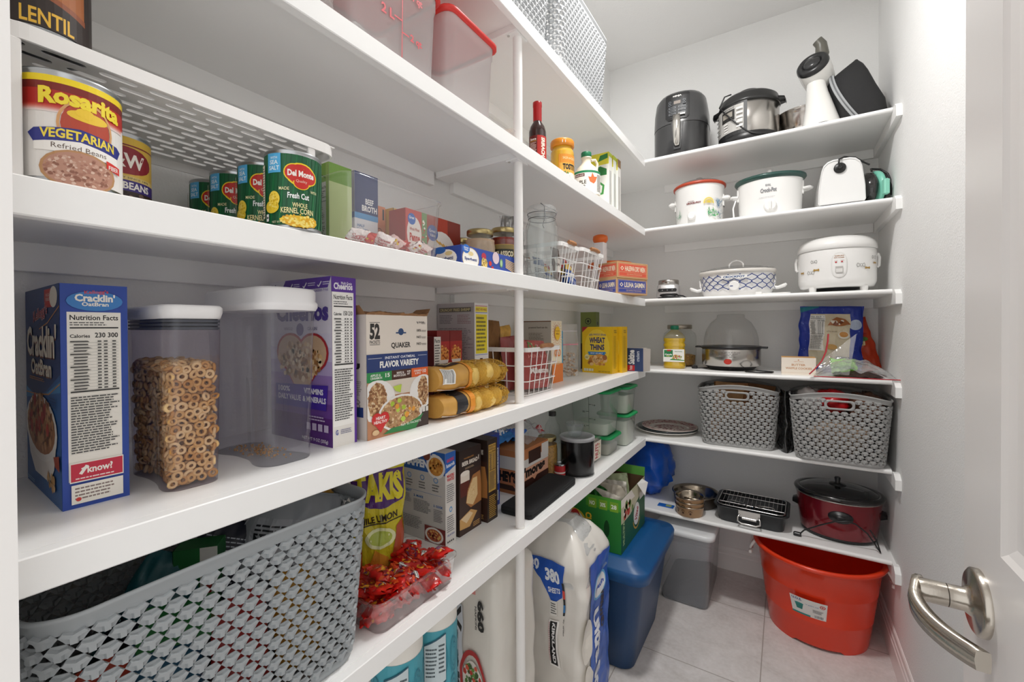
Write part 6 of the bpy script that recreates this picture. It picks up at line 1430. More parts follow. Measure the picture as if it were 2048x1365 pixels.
for i in range(25):
    f = i / 24; an = -PI / 2 - .95 + 1.75 * f ** .8; zz = .215 - .19 * math.sin(min(1, f * 1.25) * PI / 2) + .0
    pts.append(((.141 + .006 * math.sin(f * 9)) * math.cos(an), (.141 + .006 * math.sin(f * 9)) * math.sin(an), max(.012, zz)))
b.tube([(-.06, -.09, .262), (-.085, -.11, .25)] + pts, .0035, BLK, 8); b.build('power_cord', t)
# steel bowl
t = thing('mixing_bowl', 'stainless steel mixing bowl between the pressure cooker and the white salad shooter', 'bowl', (.082, 2.553, Y1), 0)
b = MB(); b.lathe([(.05, 0), (.055, .004), (.085, .03), (.112, .08), (.122, .135), (.128, .155), (.131, .157), (.129, .159), (.12, .137), (.108, .08), (.08, .032), (.05, .008)], mat('b4aea8', .15, 1.0, name='polished_steel'), n=48); b.build('bowl_body', t)
# salad shooter
t = thing('food_slicer', 'white cone shaped electric food slicer with a black dial head and grey chute', 'appliance', (.130, 2.375, Y1), -.1)
wpl = mat('e4e3df', .2, name='glossy_white_plastic', coat=.4)
b = MB(); rings = []
for z, w, d, cx in ((0, .150, .13, .010), (.004, .154, .134, .010), (.02, .146, .126, .008), (.10, .110, .10, .002), (.17, .082, .08, -.006), (.235, .066, .066, -.012), (.26, .066, .066, -.014), (.285, .06, .06, -.014)): rings.append([(cx + w / 2 * math.cos(2 * PI * j / 36), d / 2 * math.sin(2 * PI * j / 36), z) for j in range(36)])
b.loft(rings, wpl); b.build('cone_body', t)
b = MB(); b.M = Matrix.Translation((-.010, .005, .268)) @ Matrix.Rotation(math.radians(62), 4, 'X') @ Matrix.Rotation(math.radians(-14), 4, 'Y')
b.lathe([(.02, -.085), (.045, -.078), (.058, -.05), (.062, -.01), (.062, .035), (.056, .052)], wpl, n=40); b.build('head_housing', t)
b = MB(); b.M = Matrix.Translation((-.010, .005, .268)) @ Matrix.Rotation(math.radians(62), 4, 'X') @ Matrix.Rotation(math.radians(-14), 4, 'Y')
dk = mat('232324', .3, name='black_dial')
b.lathe([(.0615, .040), (.0625, .042), (.060, .056), (.052, .064), (.036, .060), (.035, .055), (.0, .055)], dk, n=40, cap1=False); b.build('dial_ring', t)
b = MB(); b.M = Matrix.Translation((-.010, .005, .268)) @ Matrix.Rotation(math.radians(62), 4, 'X') @ Matrix.Rotation(math.radians(-14), 4, 'Y')
b.lathe([(.034, .054), (.033, .062), (.024, .069), (.008, .072)], mat('2f2f30', .25, name='dial_cap'), n=32); b.build('dial_knob', t)
b = MB(); gr = mat('5e5c54', .35, name='grey_green_plastic'); pts = [(.0, .0, .31), (.012, .0, .345), (.008, -.004, .385), (-.006, -.01, .405)]
b.tube(pts, [.030, .026, .022, .020], gr, 16); b.build('feed_chute', t)
b = MB(); b.lathe([(.05, .0005), (.052, .004), (.044, .014), (.03, .017)], dk, (.012, -.038), n=30, sy=.8); b.build('base_grip', t)
# black zip bag
t = thing('tool_bag', 'black fabric bag with a grey zip, right end of the top back shelf', 'bag', (.272, 2.43, Y1), .02)
b = MB(); bf = mat('262627', .85, bump=.5, bscale=300, name='black_nylon'); rings = []
prof = [((-.060, 0), (.098, 0)), ((-.074, .03), (.098, .03)), ((-.083, .08), (.090, .09)), ((-.098, .15), (.060, .16)), ((-.112, .205), (.035, .235)), ((-.114, .222), (.018, .275)), ((-.100, .232), (-.002, .300)), ((-.05, .255), (-.008, .306))]
for i, ((xa, za), (xb, zb)) in enumerate(prof):
    dd = [.15, .165, .17, .15, .12, .085, .05, .01][i]; r_ = []
    for j in range(28):
        an = 2 * PI * j / 28; c = math.copysign(abs(math.cos(an)) ** .6, math.cos(an)); s_ = math.copysign(abs(math.sin(an)) ** .6, math.sin(an)); f = (c + 1) / 2
        nz = .006 * noise.noise(Vector((c * 3, s_ * 3, i * .9)))
        r_.append((xa + (xb - xa) * f + nz, s_ * dd / 2 + nz, max(0, za + (zb - za) * f + nz * (i > 0))))
    rings.append(r_)
b.loft(rings, bf); b.build('bag_body', t)
b = MB(); gz = mat('9c9ea0', .5, name='grey_zip'); zp = []
for i in range(13):
    f = i / 12; z = .225 * (1 - f) + .004; x = -.100 + .010 * f + .085 * f ** 1.7; k = .060 + .025 * math.sin(min(1, f * 1.3) * PI / 2); zp.append((x, -k, z))
L_ = [[(p[0] - .009, p[1] - .001, p[2] - .002), (p[0] + .009, p[1] - .004, p[2] + .004), (p[0] + .009, p[1] + .004, p[2] + .004), (p[0] - .009, p[1] + .004, p[2] - .002)] for p in zp]
b.loft(L_, gz, smooth=False); b.build('zip_tape', t)
b = MB(); b.tube([(p[0], p[1] - .0045, p[2] + .001) for p in zp], .0022, mat('6a6c6e', .4, .5), 6); b.build('zip_teeth', t)

# ------------------------------------------------------------------ back wall, second shelf
Y2 = SZ[1]
def leafart(a):
    a.text('CROCK-POT', .30, .55, .24, .055, '7a2a2a', .05); a.lines(.33, .62, .12, .02, 1, '8a6a6a', .8)
    rn = random.Random(5)
    for (cx, cy, cols, n, L) in ((.72, .22, ['2c8a54', '4aa86a', '7ab04a'], 26, .16), (.86, .5, ['3a5a8a', '4a7a9c', '5a8aa8'], 26, .2), (.12, .2, ['4a9a6a', '3a7a5a', '6aa87a'], 16, .2), (.88, .18, ['3a5a6a', '5a7a8a'], 14, .15)):
        for i in range(n):
            an = rn.uniform(.3, 2.8); l = L * rn.uniform(.5, 1); x, y = cx + rn.uniform(-.06, .06), cy + rn.uniform(-.1, .1)
            dx, dy = math.cos(an) * l * .45, math.sin(an) * l
            a.poly([(x, y), (x + dx * .5 - .005, y + dy * .5), (x + dx, y + dy), (x + dx * .5 + .005, y + dy * .5)], rn.choice(cols))
    for i in range(12):
        an = PI * i / 11; a.line(.66, .54, .66 + .075 * math.cos(an), .54 + .14 * math.sin(an), .012, 'd9c04a'); a.circ(.66 + .075 * math.cos(an), .54 + .14 * math.sin(an), .012, 'e0cc5a')
    a.blobs(.74, .25, .09, .1, 24, .014, ['2c9a5c', '5ab05a', '3aa06a']); a.blobs(.86, .4, .06, .2, 18, .009, ['3a5a8a', '5a8aa8'])
t = thing('slow_cooker', 'tall round white slow cooker with leaf decoration and an orange rim', 'slow cooker', (-.378, 2.435, Y2), 0)
b = MB(); b.lathe([(.105, 0), (.110, .004), (.112, .02), (.118, .19), (.120, .205)], WP, n=56); b.build('cooker_body', t)
b = MB(); b.lathe([(.120, .203), (.126, .205), (.127, .214), (.122, .219), (.117, .216)], mat('b5452a', .35, name='terracotta_glaze'), n=56); b.build('crock_rim', t)
LID = clear(tint='f2f2f2', body=.10, rough=.04, hexb='c9c9c9', name='lid_glass')
b = MB(); b.lathe([(.117, .217), (.10, .232), (.06, .244), (.015, .248)], LID, n=48, cap0=False); b.lathe([(.012, .247), (.02, .252), (.022, .258), (.015, .264)], LID, n=24); b.build('glass_lid', t)
b = MB(); a = Art(b, lambda x, y, e: cyl(.1135 + .0055 * y, .17, .012, 2.5, -PI / 2 + .12)(x, y, e), 2.5 * .115 / .17, du=1 / 20, e0=.0012); leafart(a); b.build('leaf_print', t)
b = MB(); b.M = Matrix.Translation((-.018, -.116, .045)) @ Matrix.Rotation(PI / 2, 4, 'X'); b.lathe([(.020, -.004), (.018, .014), (.014, .016)], WP, n=28); b.build('knob', t)
for s in (-1, 1):
    b = MB(); b.M = Matrix.Rotation(0, 4, 'Z'); b.bbox(*(sorted((s * .112, s * .148))), -.035, .035, .128, .148, WP, .006); b.bbox(*(sorted((s * .112, s * .120))), -.02, .02, .10, .16, WP, .003); b.build('handle', t)
# oval white crock with a green lid
t = thing('slow_cooker', 'oval white slow cooker with a dark green rim and a round front dial', 'slow cooker', (-.062, 2.425, Y2), 0)
b = MB(); b.lathe([(.122, 0), (.128, .004), (.130, .02), (.135, .165), (.136, .172)], WP, n=60, sy=.82); b.build('cooker_body', t)
b = MB(); dg = mat('1f4740', .3, name='green_glaze', coat=.4); b.lathe([(.130, .170), (.145, .178), (.150, .186), (.148, .194), (.138, .192), (.130, .188)], dg, n=60, sy=.82); b.build('crock_rim', t)
b = MB(); b.lathe([(.134, .190), (.11, .204), (.06, .214), (.01, .217)], LID, n=48, cap0=False, sy=.82); b.build('glass_lid', t)
b = MB(); b.lathe([(.006, .217), (.009, .220), (.009, .238), (.007, .241)], WP, n=20); b.build('lid_knob', t)
b = MB(); b.M = Matrix.Translation((.006, -.108, .045)) @ Matrix.Rotation(PI / 2, 4, 'X'); b.lathe([(.027, -.004), (.025, .008), (.020, .01)], WP, n=32); b.bbox(-.005, .005, -.020, .020, .008, .020, WP, .002); b.build('dial', t)
b = MB(); a = Art(b, lambda x, y, e: Vector((.131 * math.cos(-PI / 2 + (x - .5) * 1.2), (.131 * .82 + e) * math.sin(-PI / 2 + (x - .5) * 1.2) - .001, .07 + y * .09)), 1.6, du=1 / 12, e0=.0035)
a.text('RIVAL', .42, .72, .14, .12, '6a6c70', .02); a.text('Crock-Pot', .28, .42, .42, .22, '7a7c80', .03, shear=.03); a.lines(.25, .15, .5, .06, 1, 'a9aaad', .3); b.build('logo_print', t)
for s in (-1, 1):
    b = MB(); b.bbox(*(sorted((s * .126, s * .138))), -.022, .022, .10, .165, WP, .004); b.build('handle_plate', t)
    b = MB(); pts = [(s * .132, -.022, .125), (s * .158, -.020, .128), (s * .168, 0, .129), (s * .158, .020, .128), (s * .132, .022, .125)]; b.tube(pts, .007, WP, 10); b.build('handle', t)
b = MB(); b.tube([(-.14, -.06, .10), (-.150, -.075, .06), (-.146, -.075, .004)], .0035, WP, 8); b.build('power_cord', t)
# toaster seen from its end
t = thing('toaster', 'white toaster seen end on with a black cord socket, second back shelf', 'toaster', (.203, 2.455, Y2), .02)
b = MB()
def tr(y, ins=0):
    p = []
    for (x, z) in [(-.078, .012), (-.082, .02), (-.080, .08), (-.070, .16), (-.063, .182), (-.048, .197), (-.028, .203), (.028, .203), (.048, .197), (.063, .182), (.070, .16), (.080, .08), (.082, .02), (.078, .012)]:
        p.append((x * (1 - ins), y, .012 + (z - .012) * (1 - ins)))
    return p
b.loft([tr(-.142, .05), tr(-.145, .03), tr(-.142, 0), tr(.142, 0), tr(.146, .04)], mat('e6e6e5', .22, name='white_shell', coat=.3), smooth=False); b.build('shell', t)
b = MB(); b.loft([sring(.15, .27, .02, 0), sring(.16, .28, .02, .013)], BLK); b.build('base', t)
b = MB(); b.M = Matrix.Translation((-.006, -.145, .163)) @ Matrix.Rotation(PI / 2, 4, 'X'); b.lathe([(.0215, -.003), (.0215, .004), (.017, .006), (.006, .006), (.006, .014)], BLK, n=30); b.build('cord_wrap', t)
b = MB(); b.tube([(-.006, -.155, .166), (-.012, -.17, .178), (-.01, -.16, .196), (.01, -.13, .212), (.05, -.11, .208), (.08, -.10, .185), (.10, -.1, .17)], .0035, BLK, 8); b.build('power_cord', t)
for s in (-1, 1):
    b = MB(); b.bbox(s * .028 - .014, s * .028 + .014, -.10, .10, .199, .2045, mat('2a2a2a', .5), .001); b.build('slot', t)
t = thing('coffee_grinder', 'taupe domed lid with a black strap standing behind the white toaster', 'appliance', (.208, 2.652, Y2)); b = MB()
tp = mat('8a8074', .35, .3, name='taupe_metal'); b.lathe([(.048, 0), (.050, .004), (.052, .19), (.052, .235), (.048, .256), (.035, .268), (.01, .271)], tp, n=40); b.build('grinder_body', t)
b = MB(); b.bbox(-.012, .012, -.055, .0, .20, .275, BLK, .002); b.build('strap', t)
t = thing('waffle_maker', 'black and mint green round waffle maker standing on edge beside the toaster', 'waffle maker', (.322, 2.43, Y2 + .079), .32)
def disc(x0, x1, R, m, name, e=.006):
    b = MB(); b.M = Matrix.Rotation(PI / 2, 4, 'Y'); b.lathe([(R * .72, x0 - .012 if e < 0 else x0), (R, x0 + abs(e)), (R, x1 - abs(e)), (R * .8, x1)], m, n=44); b.build(name, t)
disc(-.036, -.004, .073, mat('1c1a1a', .15, name='gloss_black', coat=.6), 'outer_shell', -.008)
disc(-.004, .020, .078, mat('7fcdb6', .35, name='mint_plastic'), 'mint_shell')
disc(.021, .034, .070, BLK, 'back_ring')
b = MB(); b.tube([(-.02, -.04, .07), (-.004, .0, .092), (.03, .0, .088), (.048, -.02, .06), (.050, -.045, .01), (.046, -.05, -.04)], .004, BLK, 8); b.build('power_cord', t)
b = MB(); b.bbox(-.002, .018, -.098, -.074, -.045, .02, mat('8fd6c0', .35), .004); b.build('handle', t)

# ------------------------------------------------------------------ back wall, third shelf
Y3 = SZ[2]
t = thing('coffee_grinder', 'silver electric grinder with a steel cup, left end of the third back shelf', 'grinder', (-.535, 2.44, Y3), .1)
b = MB(); sp = mat('b5b3b2', .35, .4, name='silver_plastic'); b.loft([sring(.115, .12, .025, 0), sring(.118, .122, .026, .004), sring(.110, .115, .026, .075), sring(.098, .10, .03, .082)], sp); b.build('grinder_base', t)
b = MB(); b.lathe([(.05, .080), (.053, .083), (.053, .104), (.050, .107), (.048, .104)], STEEL, n=36); b.build('steel_cup', t)
b = MB(); a = Art(b, plane((-.05, -.0565, .035), (.1, 0, 0), (0, .002, .03), (0, -1, 0)), 3, e0=.004, step=.0004); a.poly([(x, y) for x, y in [(.5 + (.42 if i < 4 else -.42) + .06 * math.cos(-PI / 2 + PI * (i % 4) / 3) * (1 if i < 4 else -1), .5 + .3 * math.sin(-PI / 2 + PI * (i % 4) / 3) * (1 if i < 4 else -1)) for i in range(8)]], '171718')
for i in range(3): a.circ(.25 + .25 * i, .5, .03, '8a8a8a')
b.build('control_strip', t)
b = MB(); pts = []
for i in range(60): f = i / 60; an = f * 2 * PI * 3.0; pts.append((.012 + (.045 + .01 * math.sin(an * 1.3)) * math.cos(an), -.085 + .016 * math.sin(an), .006 + .010 * (1 + math.sin(an * .7))))
b.tube(pts + [(.08, -.07, .015), (.095, -.06, .006)], .0035, BLK, 8); b.build('power_cord', t)
def lattice(a):
    n = 9
    for i in range(-2, n + 2):
        for j in range(2):
            cx, cy = (i + .5) / n, .5
    def wav(x0, sg):
        pts = []
        for k in range(15):
            f = k / 14; x = x0 + sg * f * (2 / n) ; pts.append((x + sg * .010 * math.sin(f * 2 * PI * 4) * -1, f))
        for k in range(14):
            (xa, ya), (xb, yb) = pts[k], pts[k + 1]
            if 0 <= min(xa, xb) and max(xa, xb) <= 1: a.line(xa, ya, xb, yb, .05, '2c3f7c')
    for i in range(-2, n + 3): wav(i / n, 1); wav(i / n, -1)
    a.rect(.38, .72, .24, .22, 'ecebe9'); a.text('CROCKPOT', .40, .76, .20, .13, '3a5a8c', .05)
t = thing('slow_cooker', 'low oval white slow cooker with a blue lattice pattern on the third back shelf', 'slow cooker', (-.205, 2.425, Y3), 0)
b = MB(); b.lathe([(.135, 0), (.148, .006), (.158, .03), (.162, .10), (.163, .112)], WP, n=64, sy=.68); b.build('cooker_body', t)
b = MB(); b.lathe([(.155, .111), (.170, .114), (.173, .122), (.171, .130), (.160, .131), (.152, .127)], mat('dcd8d2', .3, name='stoneware', coat=.4), n=60, sy=.7); b.build('crock_rim', t)
b = MB(); b.lathe([(.158, .130), (.12, .146), (.06, .154), (.01, .156)], LID, n=48, cap0=False, sy=.7); b.build('glass_lid', t)
b = MB(); b.tube([(-.032, 0, .150), (-.030, 0, .168), (-.018, 0, .180), (0, 0, .185), (.018, 0, .180), (.030, 0, .168), (.032, 0, .150)], .004, WP, 10); b.build('lid_handle', t)
def latP(x, y, e):
    an = -PI / 2 + (x - .5) * 2.7; r_ = .159 + .003 * y + e
    return Vector((r_ * math.cos(an), r_ * .68 * math.sin(an) - e * .3, .030 + y * .075))
b = MB(); lattice(Art(b, latP, 2.7 * .14 / .075, du=1 / 26, e0=.0014)); b.build('lattice_print', t)
b = MB(); b.M = Matrix.Translation((.0, -.108, .048)) @ Matrix.Rotation(PI / 2, 4, 'X'); b.lathe([(.025, -.004), (.024, .012), (.020, .014)], WP, n=32); b.bbox(-.017, -.004, -.002, .002, .0135, .015, mat('2c3f7c', .4), .0003); b.build('dial', t)
for s in (-1, 1):
    b = MB(); b.tube([(s * .155, -.01, .085), (s * .168, -.01, .092), (s * .165, -.01, .06), (s * .158, -.01, .045)], .005, WP, 8); b.build('lid_latch', t)
    b = MB(); b.tube([(s * .155, -.02, .042), (s * .178, -.022, .038), (s * .205, -.022, .048), (s * .212, -.02, .054)], [.009, .008, .009, .006], WP, 10); b.build('handle', t)
t = thing('plastic_bag', 'folded clear plastic pieces resting at the left end of the lattice cooker lid', 'plastic', (-.33, 2.41, Y3 + .1315), .2); b = MB(); fm = clear(body=.35, rough=.15, hexb='c9c9c6', name='plastic_film')
b.grid(lambda u, v: Vector(((u - .5) * .075, (v - .5) * .05, .003 + .010 * abs(noise.noise(Vector((u * 4, v * 4, 2)))) + .006 * u)), 10, 8, fm); b.build('film', t)
o = dup(t, (-.085, 2.41, Y3 + .1315), 2.8, 'folded clear plastic pieces resting at the right end of the lattice cooker lid')
# rice cooker
t = thing('rice_cooker', 'white rice cooker with gold and outline bow decorations on the third back shelf', 'rice cooker', (.197, 2.44, Y3), 0)
b = MB(); rr = []
for z, rx, ry in ((.022, .120, .115), (.026, .134, .128), (.045, .142, .137), (.06, .143, .138), (.175, .143, .138), (.186, .141, .136)): rr.append([(rx * math.cos(2 * PI * j / 64), ry * math.sin(2 * PI * j / 64), z) for j in range(64)])
b.loft(rr, WP); b.build('cooker_body', t)
b = MB(); b.lathe([(.143, .187), (.1455, .189), (.1455, .205), (.140, .222), (.120, .240), (.085, .250), (.04, .254), (.01, .255)], WP, n=64, sy=.965); b.build('lid', t)
b = MB(); b.lathe([(.1405, .1855), (.1415, .1875)], mat('8a8a88', .5), n=64, sy=.965, cap0=False, cap1=False); b.build('lid_seam', t)
def rcP(x, y, e):
    an = -PI / 2 + (x - .5) * 2.5; r_ = .1435 + e; return Vector((r_ * math.cos(an), r_ * .965 * math.sin(an), .062 + y * .115))
b = MB(); a = Art(b, rcP, 2.5 * .143 / .115, du=1 / 24, e0=.0008)
def bow(x, y, s, c, fill):
    for sg in (-1, 1):
        P_ = [(x, y), (x + sg * s, y + s * 2.0), (x + sg * s * 1.3, y), (x + sg * s, y - s * 2.0)]
        if fill: a.poly(P_, c)
        else:
            for i in range(4): q, w = P_[i], P_[(i + 1) % 4]; a.line(q[0], q[1], w[0], w[1], .012, c)
    a.circ(x, y, s * .38, c if fill else 'ecebe9')
    if not fill: a.ring(x, y, s * .4, s * .4 * a.asp, .25, c, 12)
for x, y, s, f in ((.24, .66, .022, 0), (.20, .25, .026, 0), (.27, .33, .020, 1), (.72, .42, .028, 0), (.80, .32, .020, 1), (.93, .52, .018, 1), (.07, .28, .018, 1), (.90, .72, .022, 0)): bow(x, y, s * 1.35, 'a8843c' if f else '6a6a66', f)
b.build('bow_print', t)
b = MB(); a = Art(b, rcP, 2.5 * .143 / .115, du=1 / 24, e0=.002, step=.0006)
a.poly([(.50 + .075 * math.cos(q * PI / 10) , .46 + .47 * math.copysign(abs(math.sin(q * PI / 10)) ** .6, math.sin(q * PI / 10))) for q in range(20)], 'e2e1de'); a.poly([(.50 + .066 * math.cos(q * PI / 10), .46 + .42 * math.copysign(abs(math.sin(q * PI / 10)) ** .6, math.sin(q * PI / 10))) for q in range(20)], 'ecebe9')
a.text('ZOJIRUSHI', .455, .77, .09, .04, 'a8703c', .04); a.text('RICE COOKER', .452, .71, .096, .035, 'a8703c', .03); a.ell(.47, .56, .010, .025, 'c01824'); a.ell(.525, .57, .010, .025, 'c01824'); a.text('COOK', .455, .60, .03, .018, '8a5a3c', .02); a.text('WARM', .51, .61, .035, .018, '8a5a3c', .02)
a.rect(.465, .16, .07, .24, 'b9b6b2'); a.rect(.47, .18, .06, .14, 'dddbd8'); b.build('control_panel', t)
for s in (-1, 1):
    b = MB(); b.tube([(s * .146, .0, .17), (s * .152, .0, .15), (s * .150, .0, .115), (s * .144, .0, .11)], .006, WP, 8); b.build('handle', t)
for x, y in ((-.09, -.08), (.09, -.08), (-.09, .08), (.09, .08)):
    b = MB(); b.lathe([(.011, 0), (.013, .002), (.015, .026)], WP, (x, y), 16); b.build('foot', t)
b = MB(); b.lathe([(.07, .012), (.085, .018), (.09, .024)], BLK, n=36); b.build('underside_vent', t)
t = thing('white_cord', 'coiled white power cord lying on the third back shelf between the cookers', 'cord', (-.03, 2.31, Y3)); b = MB()
b.tube([(-.06 + .0, .0, .004), (-.03, -.012, .004), (.0, -.006, .004), (.03, -.014, .004), (.05, -.002, .004), (.03, .012, .004), (.0, .008, .004), (-.03, .014, .004)], .0035, WP, 8); b.bbox(-.085, -.058, -.01, .01, 0, .014, WP, .002); b.build('cord_length', t)
# ------------------------------------------------------------------ back wall, fourth shelf
t = thing('glass_jar', 'large glass jar with a metal lid holding popcorn kernels, behind the oil bottle', 'jar', (-.505, 2.575, Z4))
b = MB(); R = .088; b.lathe([(.07, 0), (.082, .004), (R, .015), (R, .165), (.082, .185), (.062, .200), (.060, .215)], GLASS, n=44, cap1=False); b.build('glass_body', t)
b = MB(); lid_ring(b, .066, .208, .024, mat('a89f92', .35, .8, name='dull_metal')); b.build('lid', t)
b = MB(); b.lathe([(.07, .004), (.081, .012), (.083, .06), (.06, .066), (.0, .064)], mat('b98a42', .6, bump=1.0, bscale=130, vary=.5, vscale=140, name='popcorn_kernels'), n=40, cap1=False); o = b.build('popcorn_kernels', t, 'golden popcorn kernels'); o['kind'] = 'stuff'
t = thing('oil_bottle', 'clear bottle of yellow canola oil with a green cap in front of the popcorn jar', 'bottle', (-.497, 2.405, Z4), .1)
ol = mat('c9a41c', .12, name='canola_oil', coat=.6, spec=.6)
b = MB(); prof = [(.050, 0), (.054, .003), (.055, .02), (.052, .034), (.0535, .04), (.0535, .10), (.050, .108), (.0535, .115), (.055, .125), (.050, .138), (.054, .146), (.054, .160)]
b.loft([[(p[0], p[1], z) for p in rrect(2 * r_, 1.7 * r_, .03, 0, 6)] for r_, z in prof], ol); b.build('oil', t)
b = MB(); b.loft([[(p[0], p[1], z) for p in rrect(2 * r_, 1.7 * r_, min(.03, r_ * .8), 0, 6)] for r_, z in ((.054, .160), (.052, .168), (.040, .185), (.022, .200), (.018, .205), (.018, .21))], clear(tint='f6f0d0', body=.08, name='clear_bottle'), cap0=False); b.build('bottle_shoulder', t)
b = MB(); b.lathe([(.019, .205), (.0215, .206), (.0215, .224), (.019, .227)], mat('1a7a5c', .4, name='green_cap'), n=28); b.build('cap', t)
b = MB(); a = Art(b, plane((-.052, -.0465, .036), (.104, 0, 0), (0, 0, .066), (0, -1, 0)), 1.5); a.rect(0, 0, 1, 1, 'ecebe4'); a.rect(.04, .38, .42, .56, '1f7a44'); a.rect(.18, .84, .2, .12, 'c02a2c'); a.text('Canola', .08, .52, .34, .13, 'f0f0ea', .04); a.text('Oil', .15, .42, .15, .08, 'e0d860', .02); a.ell(.66, .36, .24, .24, 'e0dccf'); a.blobs(.66, .36, .22, .2, 40, .04, ['d98a4a', 'c9b04a', '8aa04a', 'b85a3c']); a.text('Heart Healthy', .55, .78, .36, .08, '3a7a4c', .02); a.poly([(.3, .15), (1, .1), (1, .16), (.4, .24)], '2c8a4c'); b.build('paper_label', t)
t = thing('popcorn_maker', 'electric popcorn maker with a clear dome lid and stainless base', 'popcorn maker', (-.235, 2.475, Z4))
b = MB(); b.lathe([(.10, 0), (.105, .004), (.120, .018), (.130, .024)], BLK, n=48); b.build('black_foot', t)
b = MB(); b.lathe([(.130, .022), (.136, .026), (.136, .104), (.134, .108)], STEEL, n=56); b.build('steel_base', t)
b = MB(); b.lathe([(.134, .106), (.142, .110), (.143, .118), (.138, .121), (.12, .119), (.11, .114), (.0, .112)], BLK, n=48, cap1=False); b.build('heating_tray', t)
for s in (-1, 1):
    b = MB(); b.bbox(*(sorted((s * .136, s * .166))), -.03, .03, .110, .119, BLK, .002); b.build('side_handle', t)
b = MB(); dm = clear(tint='fafafa', body=.045, rough=.06, hexb='c9c6c0', name='smoky_dome'); b.lathe([(.128, .120), (.126, .16), (.116, .20), (.094, .24), (.068, .262), (.064, .266), (.064, .278), (.060, .282)], dm, n=48, cap0=False); b.build('dome_lid', t)
b = MB(); b.M = Matrix.Translation((.0, -.136, .047)) @ Matrix.Rotation(PI / 2, 4, 'X'); b.lathe([(.0145, -.002), (.0145, .003), (.012, .005)], mat('b8240f', .3, name='red_switch'), n=24, sx=1.2, sy=.9); b.build('switch', t)
b = MB(); a = Art(b, cyl(.1365, .03, .066, 1.1, -PI / 2 - .1), 3, du=.1); a.lines(0, 0, 1, 1, 4, '6a6662', .35); b.build('print', t)
b = MB(); b.tube([(.07, -.10, .006), (.08, -.15, .004), (.14, -.165, .004), (.185, -.14, .004), (.19, -.10, .004), (.15, -.08, .004), (.12, -.09, .006)], .0032, BLK, 8); b.build('power_cord', t)
b = MB(); b.tube([(-.10, -.05, .006), (-.135, -.04, .004), (-.155, -.05, .004)], .0032, BLK, 8); b.bbox(-.178, -.152, -.062, -.042, 0, .016, BLK, .002); b.build('plug', t)
def but(a): a.text('ARTISAN', .36, .74, .28, .05, 'c98a5c', .0); a.text('BUTTER', .30, .52, .4, .12, 'c99a74', .03); a.text('WAFFLE COOKIES', .12, .32, .76, .12, 'c99a74', .03); a.rect(0, .12, 1, .012, 'd9c4ac'); a.circ(.5, .86, .02, 'c98a5c')
carton('cookie_box', 'small cream butter waffle cookies box at the front of the fourth back shelf', 'box', (-.012, 2.318, Z4), .02, .130, .10, .078, 'ece2d4', {'front': but, 'top': lambda a: a.rect(0, 0, 1, 1, 'd9a45c')})
def blue(a):
    a.rect(0, 0, 1, 1, '22389c'); a.circ(.88, .72, .10, 'b9c6e0'); a.blobs(.5, .5, .5, .5, 50, .008, ['8aa0dc']); a.poly([(.0, .9), (.3, .98), (.3, 1), (0, 1)], '1f7a8c')
    a.rect(.17, .1, .63, .78, 'd9ccb0'); a.nutrition(.17, .32, .24, .54); a.rect(.17, .1, .24, .2, 'cfc6ae'); a.ell(.62, .74, .14, .05, 'a8642c'); a.poly([(.45, .70), (.8, .72), (.72, .8), (.6, .83), (.5, .78)], 'a8683a'); a.blobs(.62, .75, .12, .04, 12, .03, ['e9e2d4', '7a3c1c']); a.ell(.70, .56, .09, .055, 'e9e4da'); a.ell(.70, .57, .07, .04, 'c98a3c'); a.text('KETTLE BRAND', .44, .60, .16, .02, '7a5a3a', 0); a.ell(.52, .38, .08, .04, 'c99a4c'); a.rect(.60, .18, .2, .06, '1c1c1c'); a.text('KIRKLAND', .61, .19, .18, .04, 'f0f0f0', .03)
pouch('snack_pouch', 'large dark blue snack pouch with a beige nutrition panel on the fourth back shelf', 'pouch', (.178, 2.54, Z4), (-.06, .03, -.03), .245, .315, .06, mat('22389c', .25, name='blue_foil', coat=.4), blue, 71, wr=.012)
def orn(a): a.text('Tru', .18, .72, .55, .14, 'efd9a8', .03, shear=.04); a.text('Fru', .18, .48, .55, .14, 'efd9a8', .03, shear=.04); a.poly([(.55, .66), (.9, .68), (.7, .78)], 'b0241c'); a.blobs(.5, .2, .3, .12, 12, .08, ['a8241c', '3a140f', 'e8e0d0']); a.ell(.75, .60, .12, .04, '5a8a3c')
pouch('snack_pouch', 'orange red snack pouch leaning in the right corner of the fourth back shelf', 'pouch', (.318, 2.615, Z4), (-.05, -.24, .1), .14, .255, .045, mat('c9401c', .3, name='orange_foil', coat=.3), orn, 72, wr=.012)
t = thing('zip_bag', 'open clear zip bag with red seal strips, right end of the fourth back shelf', 'bag', (.235, 2.345, Z4))
fz = clear(tint='fdfdfd', body=.22, rough=.08, hexb='e6e6e6', name='zip_bag_film', bump=.9, bscale=25, gloss=1.6)
def bagtop(u, v):
    x = -.125 + .27 * u; y = -.11 + .22 * v
    return Vector((x, y, .004 + .068 * max(0, math.sin(PI * u)) ** .7 * max(0, math.sin(PI * (.15 + .8 * v))) + .022 * noise.noise(Vector((u * 8, v * 8, 3))) * math.sin(PI * u)))
b = MB(); b.grid(bagtop, 30, 26, fz); b.build('bag_film', t)
def flapP(u, v): return Vector((-.125 + .12 * v + .03 * u, -.08 + .05 * u + .02 * v, .012 + .175 * u * (.35 + .65 * v) + .008 * noise.noise(Vector((u * 6, v * 6, 9)))))
b = MB(); b.grid(flapP, 14, 14, fz); b.build('open_flap', t)
rd = mat('b5303a', .3, name='red_seal_strip', coat=.4)
